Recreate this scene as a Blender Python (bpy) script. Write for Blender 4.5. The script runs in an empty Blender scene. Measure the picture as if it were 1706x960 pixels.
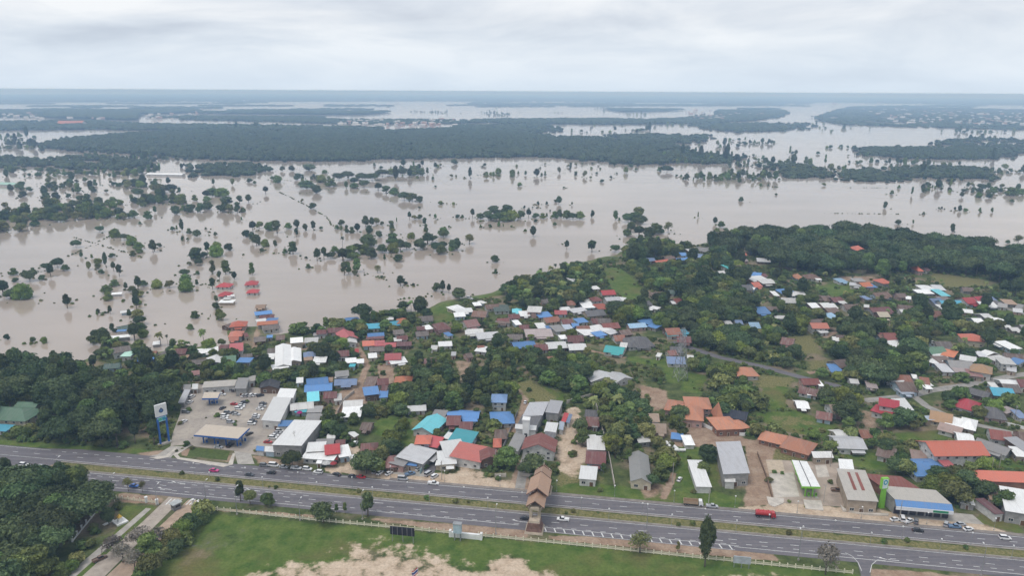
import bpy, bmesh, math, random
import numpy as np
from mathutils import Vector, Matrix
R = math.radians
random.seed(7)
RNG = np.random.default_rng(11)
C = bpy.context.scene.collection
SC = bpy.context.scene

# ------------------------------------------------------------------ camera
F, PW, PH, CAMH = 1218.0, 1706.0, 960.0, 175.0
PITCH = math.atan((480 - 152) / F)
ROLL = R(0.30)
cam_d = bpy.data.cameras.new('camera'); cam = bpy.data.objects.new('camera', cam_d); C.objects.link(cam)
cam_d.sensor_width = 36.0; cam_d.lens = 36.0 * F / PW; cam_d.clip_start = 1.0; cam_d.clip_end = 200000.0
cam.matrix_world = Matrix.Translation((0, 0, CAMH)) @ Matrix.Rotation(R(90) - PITCH, 4, 'X') @ Matrix.Rotation(ROLL, 4, 'Z')
SC.camera = cam

# ------------------------------------------------------------------ sky, sun, exposure
SUN_EL, SUN_AZ = R(58), R(-35)          # azimuth measured from +Y towards +X; the sun stands behind and left
sd = bpy.data.lights.new('sun', 'SUN'); sd.energy = 1.5; sd.angle = R(24); sd.color = (1.0, 0.965, 0.92)
so = bpy.data.objects.new('sun', sd); C.objects.link(so)
sdir = Vector((-0.45, -0.35, 1.25)).normalized()
so.rotation_euler = sdir.to_track_quat('Z', 'Y').to_euler()
w = bpy.data.worlds.new('World'); SC.world = w; w.use_nodes = True
nt = w.node_tree; nt.nodes.clear()
def N(t, **k):
    n = nt.nodes.new(t)
    for a, b in k.items(): setattr(n, a, b)
    return n
def LK(a, b): nt.links.new(a, b)
wo = N('ShaderNodeOutputWorld'); bg = N('ShaderNodeBackground'); LK(bg.outputs[0], wo.inputs[0])
sky = N('ShaderNodeTexSky', sky_type='NISHITA', sun_disc=False, sun_elevation=SUN_EL,
        sun_rotation=math.atan2(sdir.x, sdir.y), altitude=175.0, air_density=1.2, dust_density=2.0)
tc = N('ShaderNodeTexCoord'); sep = N('ShaderNodeSeparateXYZ'); LK(tc.outputs['Generated'], sep.inputs[0])
zc = N('ShaderNodeMath', operation='MAXIMUM'); LK(sep.outputs[2], zc.inputs[0]); zc.inputs[1].default_value = 0.0
za = N('ShaderNodeMath', operation='ADD'); LK(zc.outputs[0], za.inputs[0]); za.inputs[1].default_value = 0.20
dx = N('ShaderNodeMath', operation='DIVIDE'); LK(sep.outputs[0], dx.inputs[0]); LK(za.outputs[0], dx.inputs[1])
dy = N('ShaderNodeMath', operation='DIVIDE'); LK(sep.outputs[1], dy.inputs[0]); LK(za.outputs[0], dy.inputs[1])
cb = N('ShaderNodeCombineXYZ'); LK(dx.outputs[0], cb.inputs[0]); LK(dy.outputs[0], cb.inputs[1]); cb.inputs[2].default_value = 3.7
n1 = N('ShaderNodeTexNoise'); n1.inputs['Scale'].default_value = 1.05; n1.inputs['Detail'].default_value = 6.5
n1.inputs['Roughness'].default_value = 0.52; n1.inputs['Distortion'].default_value = 0.35; LK(cb.outputs[0], n1.inputs['Vector'])
cr = N('ShaderNodeValToRGB'); LK(n1.outputs['Fac'], cr.inputs[0])
cr.color_ramp.elements[0].position = 0.30; cr.color_ramp.elements[0].color = (0.50, 0.55, 0.64, 1)
cr.color_ramp.elements[1].position = 0.62; cr.color_ramp.elements[1].color = (0.86, 0.88, 0.91, 1)
e = cr.color_ramp.elements.new(0.45); e.color = (0.66, 0.71, 0.785, 1)
# towards the horizon the overcast deck runs together into an even pale veil
hz = N('ShaderNodeMapRange'); LK(sep.outputs[2], hz.inputs[0]); hz.inputs[1].default_value = 0.0; hz.inputs[2].default_value = 0.09
hz.inputs[3].default_value = 0.85; hz.inputs[4].default_value = 0.0
mh = N('ShaderNodeMix', data_type='RGBA'); LK(hz.outputs[0], mh.inputs[0]); LK(cr.outputs[0], mh.inputs[6]); mh.inputs[7].default_value = (0.66, 0.77, 0.89, 1)
sk = N('ShaderNodeMix', data_type='RGBA', blend_type='MULTIPLY'); sk.inputs[0].default_value = 1.0
LK(sky.outputs[0], sk.inputs[6]); sk.inputs[7].default_value = (0.10, 0.10, 0.10, 1)
mx = N('ShaderNodeMix', data_type='RGBA'); mx.inputs[0].default_value = 0.93; LK(sk.outputs[2], mx.inputs[6]); LK(mh.outputs[2], mx.inputs[7])
LK(mx.outputs[2], bg.inputs[0]); bg.inputs[1].default_value = 1.0
vs = SC.view_settings; vs.view_transform = 'Standard'; vs.look = 'None'; vs.exposure = 0.15; vs.gamma = 1.0; vs.use_curve_mapping = False
cy = SC.cycles
cy.use_denoising = True; cy.max_bounces = 6; cy.diffuse_bounces = 2; cy.glossy_bounces = 2; cy.transmission_bounces = 2
cy.volume_bounces = 1; cy.transparent_max_bounces = 4; cy.caustics_reflective = False; cy.caustics_refractive = False
cy.use_adaptive_sampling = True; cy.adaptive_threshold = 0.02

# ------------------------------------------------------------------ photograph <-> ground (real layout measured on the ground plane)
cP, sP, cR, sR = math.cos(PITCH), math.sin(PITCH), math.cos(ROLL), math.sin(ROLL)
def at(px, py, z=0.0):
    u, v = px - PW / 2, py - PH / 2
    u, v = u * cR + v * sR, -u * sR + v * cR
    d = (u, F * cP - v * sP, -F * sP - v * cP)
    t = (z - CAMH) / d[2]
    return Vector((d[0] * t, d[1] * t, z))
def proj(x, y, z):
    zz = z - CAMH
    dep = y * cP - zz * sP
    v = -(y * sP + zz * cP) / dep * F
    u = x / dep * F
    u, v = u * cR - v * sR, u * sR + v * cR
    return u + PW / 2, v + PH / 2
def pxm(p): return F / (p[1] * cP - (p[2] - CAMH) * sP)      # photo pixels per metre at a place
TH = math.atan(-0.159)                                       # the highway's heading
ct, st = math.cos(TH), math.sin(TH)
def rd(s, n, z=0.0): s -= 44.0; return Vector((s * ct - n * st, s * st + n * ct, z))
def rdinv(x, y): return x * ct + y * st + 44.0, -x * st + y * ct
WATER = -0.8

# ------------------------------------------------------------------ colours and materials
def lin(r, g, b):
    f = lambda c: (c / 255 / 12.92) if c / 255 <= 0.04045 else ((c / 255 + 0.055) / 1.055) ** 2.4
    return (f(r), f(g), f(b), 1.0)
class NT:
    def __init__(s, name):
        s.m = bpy.data.materials.new(name); s.m.use_nodes = True; s.t = s.m.node_tree
        s.b = s.t.nodes['Principled BSDF']
    def n(s, t, **k):
        x = s.t.nodes.new(t)
        for a, b in k.items(): setattr(x, a, b)
        return x
    def l(s, a, b): s.t.links.new(a, b)
    def noise(s, vec, scale, detail=3, rough=0.55):
        x = s.n('ShaderNodeTexNoise'); x.inputs['Scale'].default_value = scale; x.inputs['Detail'].default_value = detail
        x.inputs['Roughness'].default_value = rough
        if vec is not None: s.l(vec, x.inputs['Vector'])
        return x.outputs['Fac']
    def mix(s, f, a, b, mode='MIX'):
        x = s.n('ShaderNodeMix', data_type='RGBA', blend_type=mode)
        for i, v in ((0, f), (6, a), (7, b)):
            if isinstance(v, bpy.types.NodeSocket): s.l(v, x.inputs[i])
            else: x.inputs[i].default_value = v
        return x.outputs[2]
    def rng(s, v, a, b, c=0.0, d=1.0, smooth=False):
        x = s.n('ShaderNodeMapRange')
        if smooth: x.interpolation_type = 'SMOOTHSTEP'
        s.l(v, x.inputs[0]); x.inputs[1].default_value = a; x.inputs[2].default_value = b; x.inputs[3].default_value = c; x.inputs[4].default_value = d
        return x.outputs[0]
    def math(s, op, a, b=0.5):
        x = s.n('ShaderNodeMath', operation=op)
        for i, v in ((0, a), (1, b)):
            if isinstance(v, bpy.types.NodeSocket): s.l(v, x.inputs[i])
            else: x.inputs[i].default_value = v
        return x.outputs[0]
    def bump(s, h, strength, dist):
        x = s.n('ShaderNodeBump'); x.inputs['Strength'].default_value = strength; x.inputs['Distance'].default_value = dist
        s.l(h, x.inputs['Height']); s.l(x.outputs[0], s.b.inputs['Normal'])
MATS = {}
def plain(name, col, rough=0.6, metal=0.0, var=0.12, scale=0.6, spec=0.3):
    if name in MATS: return MATS[name]
    t = NT(name); g = t.n('ShaderNodeNewGeometry')
    f = t.noise(g.outputs['Position'], scale, 4)
    c2 = tuple(c * (1 - 2.2 * var) for c in col[:3]) + (1,)
    t.l(t.mix(t.rng(f, 0.35, 0.7), col, c2), t.b.inputs['Base Color'])
    t.b.inputs['Roughness'].default_value = rough; t.b.inputs['Metallic'].default_value = metal
    t.b.inputs['Specular IOR Level'].default_value = spec
    MATS[name] = t.m; return t.m
def roofmat(name, col, wear=0.3, dirt=(0.27, 0.245, 0.225, 1), rough=0.55):
    k = 'roof_' + name
    if k in MATS: return MATS[k]
    t = NT(k); tc = t.n('ShaderNodeTexCoord'); oi = t.n('ShaderNodeObjectInfo')
    mp = t.n('ShaderNodeMapping'); t.l(tc.outputs['Object'], mp.inputs[0]); mp.inputs['Scale'].default_value = (1.5, 0.12, 0.2)
    add = t.n('ShaderNodeVectorMath', operation='ADD'); t.l(mp.outputs[0], add.inputs[0])
    sc = t.n('ShaderNodeVectorMath', operation='SCALE'); t.l(oi.outputs['Location'], sc.inputs[0]); sc.inputs['Scale'].default_value = 0.37
    t.l(sc.outputs[0], add.inputs[1])
    streak = t.noise(add.outputs[0], 1.0, 4, 0.6)
    add2 = t.n('ShaderNodeVectorMath', operation='ADD'); t.l(tc.outputs['Object'], add2.inputs[0]); t.l(sc.outputs[0], add2.inputs[1])
    patch = t.noise(add2.outputs[0], 0.35, 3, 0.6)
    v = t.rng(oi.outputs['Random'], 0, 1, 0.72, 1.12)
    hs = t.n('ShaderNodeHueSaturation'); hs.inputs['Color'].default_value = col; t.l(v, hs.inputs['Value'])
    c = t.mix(t.rng(streak, 0.45, 0.75, 0, wear), hs.outputs[0], dirt)
    c = t.mix(t.rng(patch, 0.5, 0.72, 0, wear * 0.8), c, tuple(min(1, x * 0.55) for x in col[:3]) + (1,))
    t.l(c, t.b.inputs['Base Color'])
    t.b.inputs['Roughness'].default_value = rough; t.b.inputs['Specular IOR Level'].default_value = 0.35
    wv = t.n('ShaderNodeTexWave'); wv.inputs['Scale'].default_value = 0.8; t.l(tc.outputs['Object'], wv.inputs['Vector'])
    t.bump(wv.outputs['Fac'], 0.35, 0.06)
    MATS[k] = t.m; return t.m

# ------------------------------------------------------------------ object helpers
def mesh(name, verts, faces, mats=(), idx=None, smooth=False):
    me = bpy.data.meshes.new(name); me.from_pydata([tuple(v) for v in verts], [], faces)
    for m in mats: me.materials.append(m)
    if idx is not None: me.polygons.foreach_set('material_index', idx)
    if smooth: me.polygons.foreach_set('use_smooth', [True] * len(me.polygons))
    me.update(); return me
def link(name, me, parent=None, loc=(0, 0, 0), rz=0.0, scale=None):
    o = bpy.data.objects.new(name, me); C.objects.link(o)
    o.location = loc; o.rotation_euler = (0, 0, rz)
    if scale is not None: o.scale = scale
    if parent is not None: o.parent = parent
    return o
def tag(o, label=None, cat=None, group=None, kind=None):
    if label: o['label'] = label
    if cat: o['category'] = cat
    if group: o['group'] = group
    if kind: o['kind'] = kind
    return o
def empty(name, loc, rz=0.0, **k):
    o = bpy.data.objects.new(name, None); C.objects.link(o); o.location = loc; o.rotation_euler = (0, 0, rz); o.empty_display_size = 0.5
    return tag(o, **k)
class MB:
    """collects boxes, prisms, tubes for ONE mesh"""
    def __init__(s): s.v = []; s.f = []; s.i = []
    def add(s, v, f, mi=0):
        b = len(s.v); s.v += [tuple(x) for x in v]; s.f += [tuple(b + j for j in q) for q in f]; s.i += [mi] * len(f); return s
    def box(s, c, d, mi=0, rz=0.0):
        x, y, z = d[0] / 2, d[1] / 2, d[2] / 2; a, b = math.cos(rz), math.sin(rz)
        v = [(c[0] + i * x * a - j * y * b, c[1] + i * x * b + j * y * a, c[2] + k * z) for i in (-1, 1) for j in (-1, 1) for k in (-1, 1)]
        return s.add(v, [(0, 1, 3, 2), (4, 6, 7, 5), (0, 4, 5, 1), (2, 3, 7, 6), (0, 2, 6, 4), (1, 5, 7, 3)], mi)
    def prism(s, base, z0, z1, mi=0, top=None):
        n = len(base); tp = top or base
        v = [(p[0], p[1], z0) for p in base] + [(p[0], p[1], (z1 if len(p) < 3 else p[2])) for p in tp]
        return s.add(v, [tuple(range(n - 1, -1, -1)), tuple(range(n, 2 * n))] + [(i, (i + 1) % n, n + (i + 1) % n, n + i) for i in range(n)], mi)
    def tube(s, p0, p1, r0, r1=None, n=6, mi=0):
        r1 = r0 if r1 is None else r1; p0, p1 = Vector(p0), Vector(p1); d = (p1 - p0).normalized()
        a = d.orthogonal().normalized(); b = d.cross(a)
        v = [p0 + (a * math.cos(2 * math.pi * i / n) + b * math.sin(2 * math.pi * i / n)) * r0 for i in range(n)]
        v += [p1 + (a * math.cos(2 * math.pi * i / n) + b * math.sin(2 * math.pi * i / n)) * r1 for i in range(n)]
        return s.add(v, [(i, (i + 1) % n, n + (i + 1) % n, n + i) for i in range(n)] + [tuple(range(n - 1, -1, -1)), tuple(range(n, 2 * n))], mi)
    def build(s, name, mats, parent=None, loc=(0, 0, 0), rz=0.0, smooth=False):
        mats = mats if isinstance(mats, (list, tuple)) else [mats]
        return link(name, mesh(name, s.v, s.f, mats, s.i, smooth), parent, loc, rz)
def inpoly(x, y, poly):
    x = np.asarray(x, float); y = np.asarray(y, float); r = np.zeros(x.shape, bool); n = len(poly)
    for i in range(n):
        x0, y0 = poly[i][:2]; x1, y1 = poly[(i + 1) % n][:2]
        if y0 == y1: continue
        c = ((y0 > y) != (y1 > y)) & (x < (x1 - x0) * (y - y0) / (y1 - y0) + x0); r ^= c
    return r
def segdist(x, y, pts, closed=True):
    d = np.full(np.shape(x), 1e9); n = len(pts)
    for i in range(n if closed else n - 1):
        ax, ay = pts[i][:2]; bx, by = pts[(i + 1) % n][:2]; vx, vy = bx - ax, by - ay; L = vx * vx + vy * vy or 1e-9
        t = np.clip(((x - ax) * vx + (y - ay) * vy) / L, 0, 1)
        d = np.minimum(d, np.hypot(x - ax - t * vx, y - ay - t * vy))
    return d
def pts(px, z=0.0): return [at(a, b, z) for a, b in px]

# ------------------------------------------------------------------ ground sheet
SHORE = [(-420, 660), (-120, 640), (0, 628), (60, 612), (110, 606), (150, 588), (158, 566), (178, 560), (200, 562), (225, 572), (250, 586), (300, 580), (372, 572),
         (382, 548), (440, 540), (462, 552), (560, 538), (600, 528), (655, 521), (700, 517), (728, 508), (742, 498), (790, 490), (830, 480), (880, 462), (930, 446), (962, 436),
         (1012, 424), (1048, 412), (1060, 398), (1105, 402), (1130, 407), (1200, 402), (1250, 394), (1330, 388), (1400, 386), (1480, 398), (1600, 414), (1706, 428),
         (1850, 440), (2100, 470)]
LAND = pts(SHORE) + [Vector((1300, 560, 0)), Vector((1500, 100, 0)), Vector((-900, 100, 0)), Vector((-900, 420, 0))]
xs = np.concatenate([[-58000, -20000, -6000, -2000], np.arange(-700, -330, 6), np.arange(-330, 330, 1.9), np.arange(330, 560, 3.5), np.arange(560, 1250, 8), [2500, 6000, 20000, 58000]])
ys = np.concatenate([[-1500, 0, 150], np.arange(205, 420, 1.6), np.arange(420, 640, 2.6), np.arange(640, 1300, 7), [2000, 4000, 9000, 20000, 40000, 73000]])
GX, GY = np.meshgrid(xs, ys); gx, gy = GX.ravel(), GY.ravel()
ins = inpoly(gx, gy, LAND); sd_ = segdist(gx, gy, LAND); sd_ = np.where(ins, sd_, -sd_)
# the shoreline wanders
wob = 5 * np.sin(gx * 0.05 + 1.3 * np.sin(gy * 0.03)) + 3 * np.sin(gx * 0.13 + gy * 0.09)
gz = np.clip((sd_ + wob * 0.6 + 4) / 9.0, 0, 1); gz = -3.5 + 3.5 * (gz * gz * (3 - 2 * gz))
sN = -gx * st + gy * ct; sS = gx * ct + gy * st + 44.0
# ditches of the median
gz -= 0.35 * np.exp(-((sN - 279.0) / 2.4) ** 2) * (sS < 400) * (sS > -222)
PAINT = [  # channel, weight, softness in m, outline in the photograph
 ('grass', 1, 3, [(340, 856), (700, 888), (1000, 913), (1420, 956), (1560, 1010), (60, 1010), (200, 965), (270, 915)]),
 ('grass', .9, 2, [(0, 733), (150, 743), (290, 752), (250, 759), (100, 748), (0, 744), (-200, 735), (-200, 722)]),
 ('grass', 1, 2, [(925, 806), (985, 806), (1110, 818), (1160, 808), (1200, 822), (1235, 832), (1230, 848), (1050, 836), (925, 822)]),
 ('grass', .9, 2, [(830, 806), (850, 800), (872, 806), (845, 812)]), ('grass', .8, 2, [(735, 795), (775, 790), (810, 800), (790, 806), (740, 803)]),
 ('grass', 1, 4, [(1002, 446), (1032, 446), (1072, 478), (1068, 502), (1040, 503), (1012, 470)]),
 ('dry', .9, 4, [(885, 632), (928, 664), (900, 672), (868, 664), (858, 640)]), ('grass', .6, 4, [(900, 640), (960, 660), (920, 680), (880, 660)]),
 ('grass', 1, 4, [(1255, 688), (1330, 684), (1402, 712), (1370, 730), (1290, 718)]), ('dry', .6, 4, [(1275, 692), (1330, 690), (1380, 712), (1300, 712)]),
 ('grass', 1, 3, [(1268, 645), (1312, 640), (1310, 684), (1278, 682)]), ('dry', .8, 4, [(1248, 622), (1325, 630), (1318, 645), (1262, 648)]),
 ('dry', .8, 4, [(1310, 562), (1352, 558), (1374, 592), (1332, 588)]), ('dry', .7, 4, [(1345, 600), (1400, 598), (1390, 612), (1340, 622)]),
 ('grass', 1, 3, [(1488, 722), (1580, 716), (1605, 732), (1545, 740), (1500, 738)]), ('grass', 1, 3, [(1395, 752), (1468, 756), (1482, 786), (1425, 778)]),
 ('grass', 1, 4, [(1345, 478), (1425, 470), (1440, 484), (1392, 494)]), ('dry', 1, 5, [(1540, 452), (1640, 466), (1640, 478), (1570, 478)]),
 ('grass', .9, 4, [(1640, 508), (1706, 522), (1760, 540), (1706, 536), (1650, 522)]), ('grass', .7, 4, [(1030, 590), (1110, 600), (1100, 612), (1050, 606)]),
 ('grass', .8, 4, [(1090, 592), (1150, 600), (1135, 640), (1110, 640)]), ('grass', .8, 3, [(1140, 620), (1180, 625), (1170, 660), (1130, 650)]),
 ('grass', .8, 3, [(700, 525), (735, 505), (790, 492), (835, 482), (840, 492), (760, 505), (735, 535)]), ('grass', .7, 3, [(700, 520), (760, 510), (765, 535), (720, 540)]),
 ('grass', .8, 3, [(640, 690), (700, 700), (690, 750), (640, 730), (600, 720)]), ('dry', .7, 3, [(680, 700), (715, 700), (700, 745), (685, 740)]),
 ('grass', .8, 2, [(1630, 855), (1700, 875), (1706, 892), (1650, 880), (1620, 868)]), ('grass', .9, 2, [(1640, 745), (1706, 770), (1706, 790), (1660, 775)]),
 ('dry', .8, 2, [(1280, 738), (1320, 742), (1350, 768), (1275, 768)]), ('grass', .9, 3, [(1125, 742), (1190, 735), (1200, 812), (1120, 812)]),
 ('grass', .9, 2, [(90, 1000), (190, 890), (200, 845), (262, 840), (225, 885), (150, 960)]), ('grass', .6, 2, [(270, 920), (345, 850), (350, 860), (290, 930), (240, 960)]),
 ('dry', .6, 2, [(160, 1000), (235, 900), (258, 850), (272, 846), (250, 895), (175, 1000)]),
 # bare soil
 ('sand', .66, 8, [(548, 918), (600, 905), (640, 908), (700, 916), (760, 930), (830, 950), (905, 980), (600, 1010), (410, 965), (430, 946), (480, 936), (545, 932), (570, 926)]),
 ('sand', .75, 4, [(805, 938), (852, 921), (878, 930), (888, 948), (965, 966), (1010, 985), (800, 965)]), ('sand', .55, 3, [(1180, 958), (1300, 952), (1350, 985), (1150, 985)]),
 ('sand', .7, 2, [(565, 905), (590, 902), (612, 907), (590, 912)]), ('sand', .8, 2, [(668, 905), (690, 905), (690, 914), (672, 914)]),
 ('sand', .8, 3, [(935, 690), (962, 676), (985, 735), (975, 780), (955, 800), (930, 785), (925, 745)]), ('dry', .8, 3, [(930, 770), (990, 770), (1010, 800), (925, 812)]),
 ('sand', .85, 2, [(540, 778), (640, 786), (700, 786), (850, 800), (870, 815), (800, 816), (700, 806), (600, 795), (540, 786)]),
 ('sand', .7, 2, [(760, 770), (800, 765), (810, 800), (780, 806), (755, 800)]), ('sand', .7, 2, [(580, 740), (600, 745), (590, 785), (570, 780)]),
 ('dirt', .9, 2, [(828, 822), (858, 806), (870, 780), (880, 780), (885, 810), (905, 826), (870, 826)]), ('dirt', .8, 2, [(836, 720), (862, 690), (868, 660), (850, 640), (858, 636), (882, 668), (880, 700), (866, 730)]),
 ('dirt', .9, 2, [(1240, 735), (1300, 728), (1285, 770), (1296, 842), (1238, 846), (1246, 790)]),
 ('sand', .9, 2, [(1232, 846), (1300, 838), (1450, 848), (1560, 862), (1630, 872), (1706, 898), (1600, 890), (1400, 870), (1230, 855)]),
 ('dirt', .8, 3, [(1110, 715), (1200, 715), (1260, 735), (1210, 748), (1120, 745)]), ('dirt', .8, 2, [(1150, 690), (1210, 725), (1250, 745), (1200, 745), (1140, 710)]),
 ('dirt', .8, 3, [(1060, 640), (1110, 650), (1120, 680), (1075, 690)]), ('dirt', .7, 3, [(560, 650), (600, 640), (640, 640), (650, 660), (560, 690)]),
 ('dirt', .9, 2, [(628, 606), (655, 606), (660, 640), (630, 640)]), ('dirt', .6, 3, [(755, 600), (790, 600), (780, 640), (765, 640)]),
 ('dirt', .8, 3, [(1395, 460), (1460, 460), (1470, 470), (1395, 468)]), ('dirt', .6, 3, [(1430, 680), (1470, 690), (1460, 720), (1430, 710)]),
 ('dirt', .95, 2, [(195, 822), (262, 826), (272, 836), (262, 842), (200, 838)]), ('dirt', .95, 2, [(225, 756), (290, 748), (300, 752), (250, 763)]),
 ('dirt', .95, 1.5, [(300, 752), (316, 746), (318, 757), (305, 762)]), ('dirt', .95, 1.5, [(372, 766), (388, 756), (390, 766), (380, 772)]), ('dirt', .95, 2, [(420, 758), (480, 768), (520, 778), (430, 772)]),
 ('dirt', .85, 1.5, [(345, 846), (440, 852), (540, 860), (540, 866), (350, 852)]), ('dirt', .85, 1.5, [(600, 862), (760, 874), (880, 884), (880, 898), (760, 888), (620, 868)]),
 ('dirt', .95, 1.5, [(915, 893), (1000, 896), (1150, 908), (1290, 925), (1300, 936), (1150, 924), (1000, 908), (915, 900)]),
 ('dirt', .9, 1.5, [(1450, 948), (1520, 952), (1650, 966), (1650, 985), (1450, 970)]), ('dirt', .85, 1.5, [(1380, 912), (1700, 942), (1700, 936), (1380, 907)]),
 ('dirt', .8, 2, [(1000, 868), (1060, 872), (1170, 882), (1170, 888), (1000, 876)]), ('dirt', .7, 1.5, [(70, 770), (110, 776), (130, 782), (80, 778)]),
 ('dirt', .7, 3, [(1040, 800), (1110, 806), (1105, 825), (1075, 836), (1060, 815)]),
 ('wet', .55, 6, [(330, 880), (360, 876), (420, 884), (430, 905), (380, 925), (300, 960), (260, 960), (300, 915)]),
]
TRACKS = [('dirt', 4.0, [(592, 572), (604, 592), (612, 610), (600, 640), (582, 665), (562, 685), (552, 700)]), ('dirt', 3.0, [(840, 822), (858, 800), (866, 770)]),
          ('dirt', 3, [(1105, 830), (1115, 810), (1122, 790)]), ('dirt', 4, [(1350, 622), (1400, 612), (1440, 600)]), ('dirt', 3.5, [(1160, 705), (1200, 725), (1240, 740)]),
          ('dirt', 4, [(1445, 472), (1500, 468), (1560, 470)]), ('dirt', 4, [(1380, 545), (1395, 552), (1375, 562)]), ('dirt', 3.5, [(430, 470), (440, 500), (432, 540), (424, 580)]),
          ('dirt', 3.5, [(404, 595), (460, 590), (520, 580)]), ('dirt', 4, [(800, 560), (870, 570), (960, 580), (1040, 596)])]
CH = ['grass', 'dry', 'dirt', 'sand', 'wet']
GW = {c: np.zeros(gx.shape) for c in CH}
near = (gy < 1300) & (gx > -700) & (gx < 1250)
for c, wgt, soft, poly in PAINT:
    P = pts(poly); bx = [p.x for p in P]; by = [p.y for p in P]
    k = near & (gx > min(bx) - 9) & (gx < max(bx) + 9) & (gy > min(by) - 9) & (gy < max(by) + 9)
    x, y = gx[k], gy[k]; d = segdist(x, y, P); d = np.where(inpoly(x, y, P), d, -d)
    GW[c][k] = np.maximum(GW[c][k], wgt * np.clip(0.5 + d / (2 * soft), 0, 1))
for c, wd, pl in TRACKS:
    P = pts(pl); k = near.copy(); d = segdist(gx[k], gy[k], P, False)
    GW[c][k] = np.maximum(GW[c][k], np.clip(0.5 + (wd / 2 - d) / 3.0, 0, 1))
# median and verge of the highway
med = np.clip((3.6 - np.abs(sN - 279.1)) / 1.5, 0, 1) * near
GW['dry'] = np.maximum(GW['dry'], 0.75 * med); GW['grass'] = np.maximum(GW['grass'], 0.6 * med)
# the sand and bare soil win over the grass
for c in ('sand', 'dirt', 'wet'): GW['grass'] *= 1 - 0.8 * GW[c]
GW['shore'] = np.exp(-((sd_ + wob * .6 - 4) / 7.0) ** 2)
ny, nx = GX.shape
ii = np.arange(ny * nx).reshape(ny, nx)
quads = np.stack([ii[:-1, :-1], ii[:-1, 1:], ii[1:, 1:], ii[1:, :-1]], -1).reshape(-1, 4)
me = bpy.data.meshes.new('ground'); me.vertices.add(len(gx)); me.vertices.foreach_set('co', np.stack([gx, gy, gz], -1).ravel())
me.loops.add(quads.size); me.loops.foreach_set('vertex_index', quads.ravel()); me.polygons.add(len(quads))
me.polygons.foreach_set('loop_start', np.arange(0, quads.size, 4)); me.update(calc_edges=True); me.validate()
for c, a in GW.items():
    at_ = me.attributes.new('w_' + c, 'FLOAT', 'POINT'); at_.data.foreach_set('value', a.astype(np.float32))
me.polygons.foreach_set('use_smooth', [True] * len(me.polygons))
t = NT('ground'); g = t.n('ShaderNodeNewGeometry'); pos = g.outputs['Position']
nb = t.noise(pos, 0.035, 5); nm = t.noise(pos, 0.16, 5, 0.6); nf = t.noise(pos, 0.9, 4, 0.65)
col = t.mix(t.rng(nm, 0.38, 0.62), (0.052, 0.072, 0.026, 1), (0.110, 0.130, 0.048, 1))
col = t.mix(t.rng(nb, 0.50, 0.62), col, (0.22, 0.175, 0.12, 1))
def wmask(c, amp, lo=0.35, hi=0.65, n=nm):
    a = t.n('ShaderNodeAttribute', attribute_name='w_' + c).outputs['Fac']
    s = t.math('ADD', a, t.math('MULTIPLY', t.math('SUBTRACT', n, 0.5), amp))
    return t.rng(s, lo, hi, 0, 1, True)
gcol = t.mix(t.rng(nm, 0.35, 0.65), (0.060, 0.108, 0.022, 1), (0.124, 0.160, 0.042, 1))
gcol = t.mix(t.rng(nb, 0.52, 0.68), gcol, (0.135, 0.125, 0.048, 1))
col = t.mix(wmask('grass', 0.7), col, gcol)
dcol = t.mix(t.rng(nf, 0.35, 0.65), (0.120, 0.130, 0.045, 1), (0.205, 0.175, 0.085, 1))
col = t.mix(wmask('dry', 1.1), col, dcol)
rcol = t.mix(t.rng(nm, 0.35, 0.65), (0.25, 0.165, 0.115, 1), (0.36, 0.27, 0.20, 1))
col = t.mix(wmask('dirt', 0.9), col, rcol)
scol = t.mix(t.rng(nm, 0.35, 0.65), (0.40, 0.30, 0.215, 1), (0.55, 0.445, 0.34, 1))
col = t.mix(wmask('sand', 1.7), col, scol)
col = t.mix(wmask('wet', 2.2, 0.55, 1.1), col, (0.13, 0.125, 0.125, 1))
col = t.mix(t.math('MULTIPLY', wmask('shore', 0.8), 0.5), col, (0.13, 0.16, 0.06, 1))
fine = t.rng(nf, 0.25, 0.75, 0.72, 1.25)
vm = t.n('ShaderNodeVectorMath', operation='SCALE'); t.l(col, vm.inputs[0]); t.l(fine, vm.inputs['Scale'])
t.l(vm.outputs[0], t.b.inputs['Base Color']); t.b.inputs['Roughness'].default_value = 0.95; t.b.inputs['Specular IOR Level'].default_value = 0.1
t.bump(nf, 0.6, 0.25)
me.materials.append(t.m)
ground = tag(link('ground', me), kind='structure')

# ------------------------------------------------------------------ flood water
t = NT('flood_water'); g = t.n('ShaderNodeNewGeometry'); pos = g.outputs['Position']
a = t.noise(pos, 0.004, 4); b = t.noise(pos, 0.03, 3)
mq = t.n('ShaderNodeMapping'); t.l(pos, mq.inputs[0]); mq.inputs['Scale'].default_value = (0.0035, 0.012, 1); mq.inputs['Rotation'].default_value = (0, 0, 0.35)
a2 = t.noise(mq.outputs[0], 1.0, 6, 0.62)
c = t.mix(t.rng(a, 0.35, 0.65), (0.312, 0.258, 0.212, 1), (0.357, 0.303, 0.254, 1)); c = t.mix(t.rng(a2, 0.40, 0.66, 0, 0.75), c, (0.40, 0.335, 0.285, 1))
t.l(c, t.b.inputs['Base Color']); t.b.inputs['IOR'].default_value = 1.33; t.b.inputs['Specular IOR Level'].default_value = 0.5
t.l(t.rng(t.noise(mq.outputs[0], 2.3, 5, 0.6), 0.35, 0.65, 0.04, 0.14), t.b.inputs['Roughness'])
mp = t.n('ShaderNodeMapping'); t.l(pos, mp.inputs[0]); mp.inputs['Scale'].default_value = (1, 0.55, 1)
t.bump(t.noise(mp.outputs[0], 0.7, 3), 0.16, 0.12)
WX, WY0, WY1 = 57900, -1490, 72900
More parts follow.
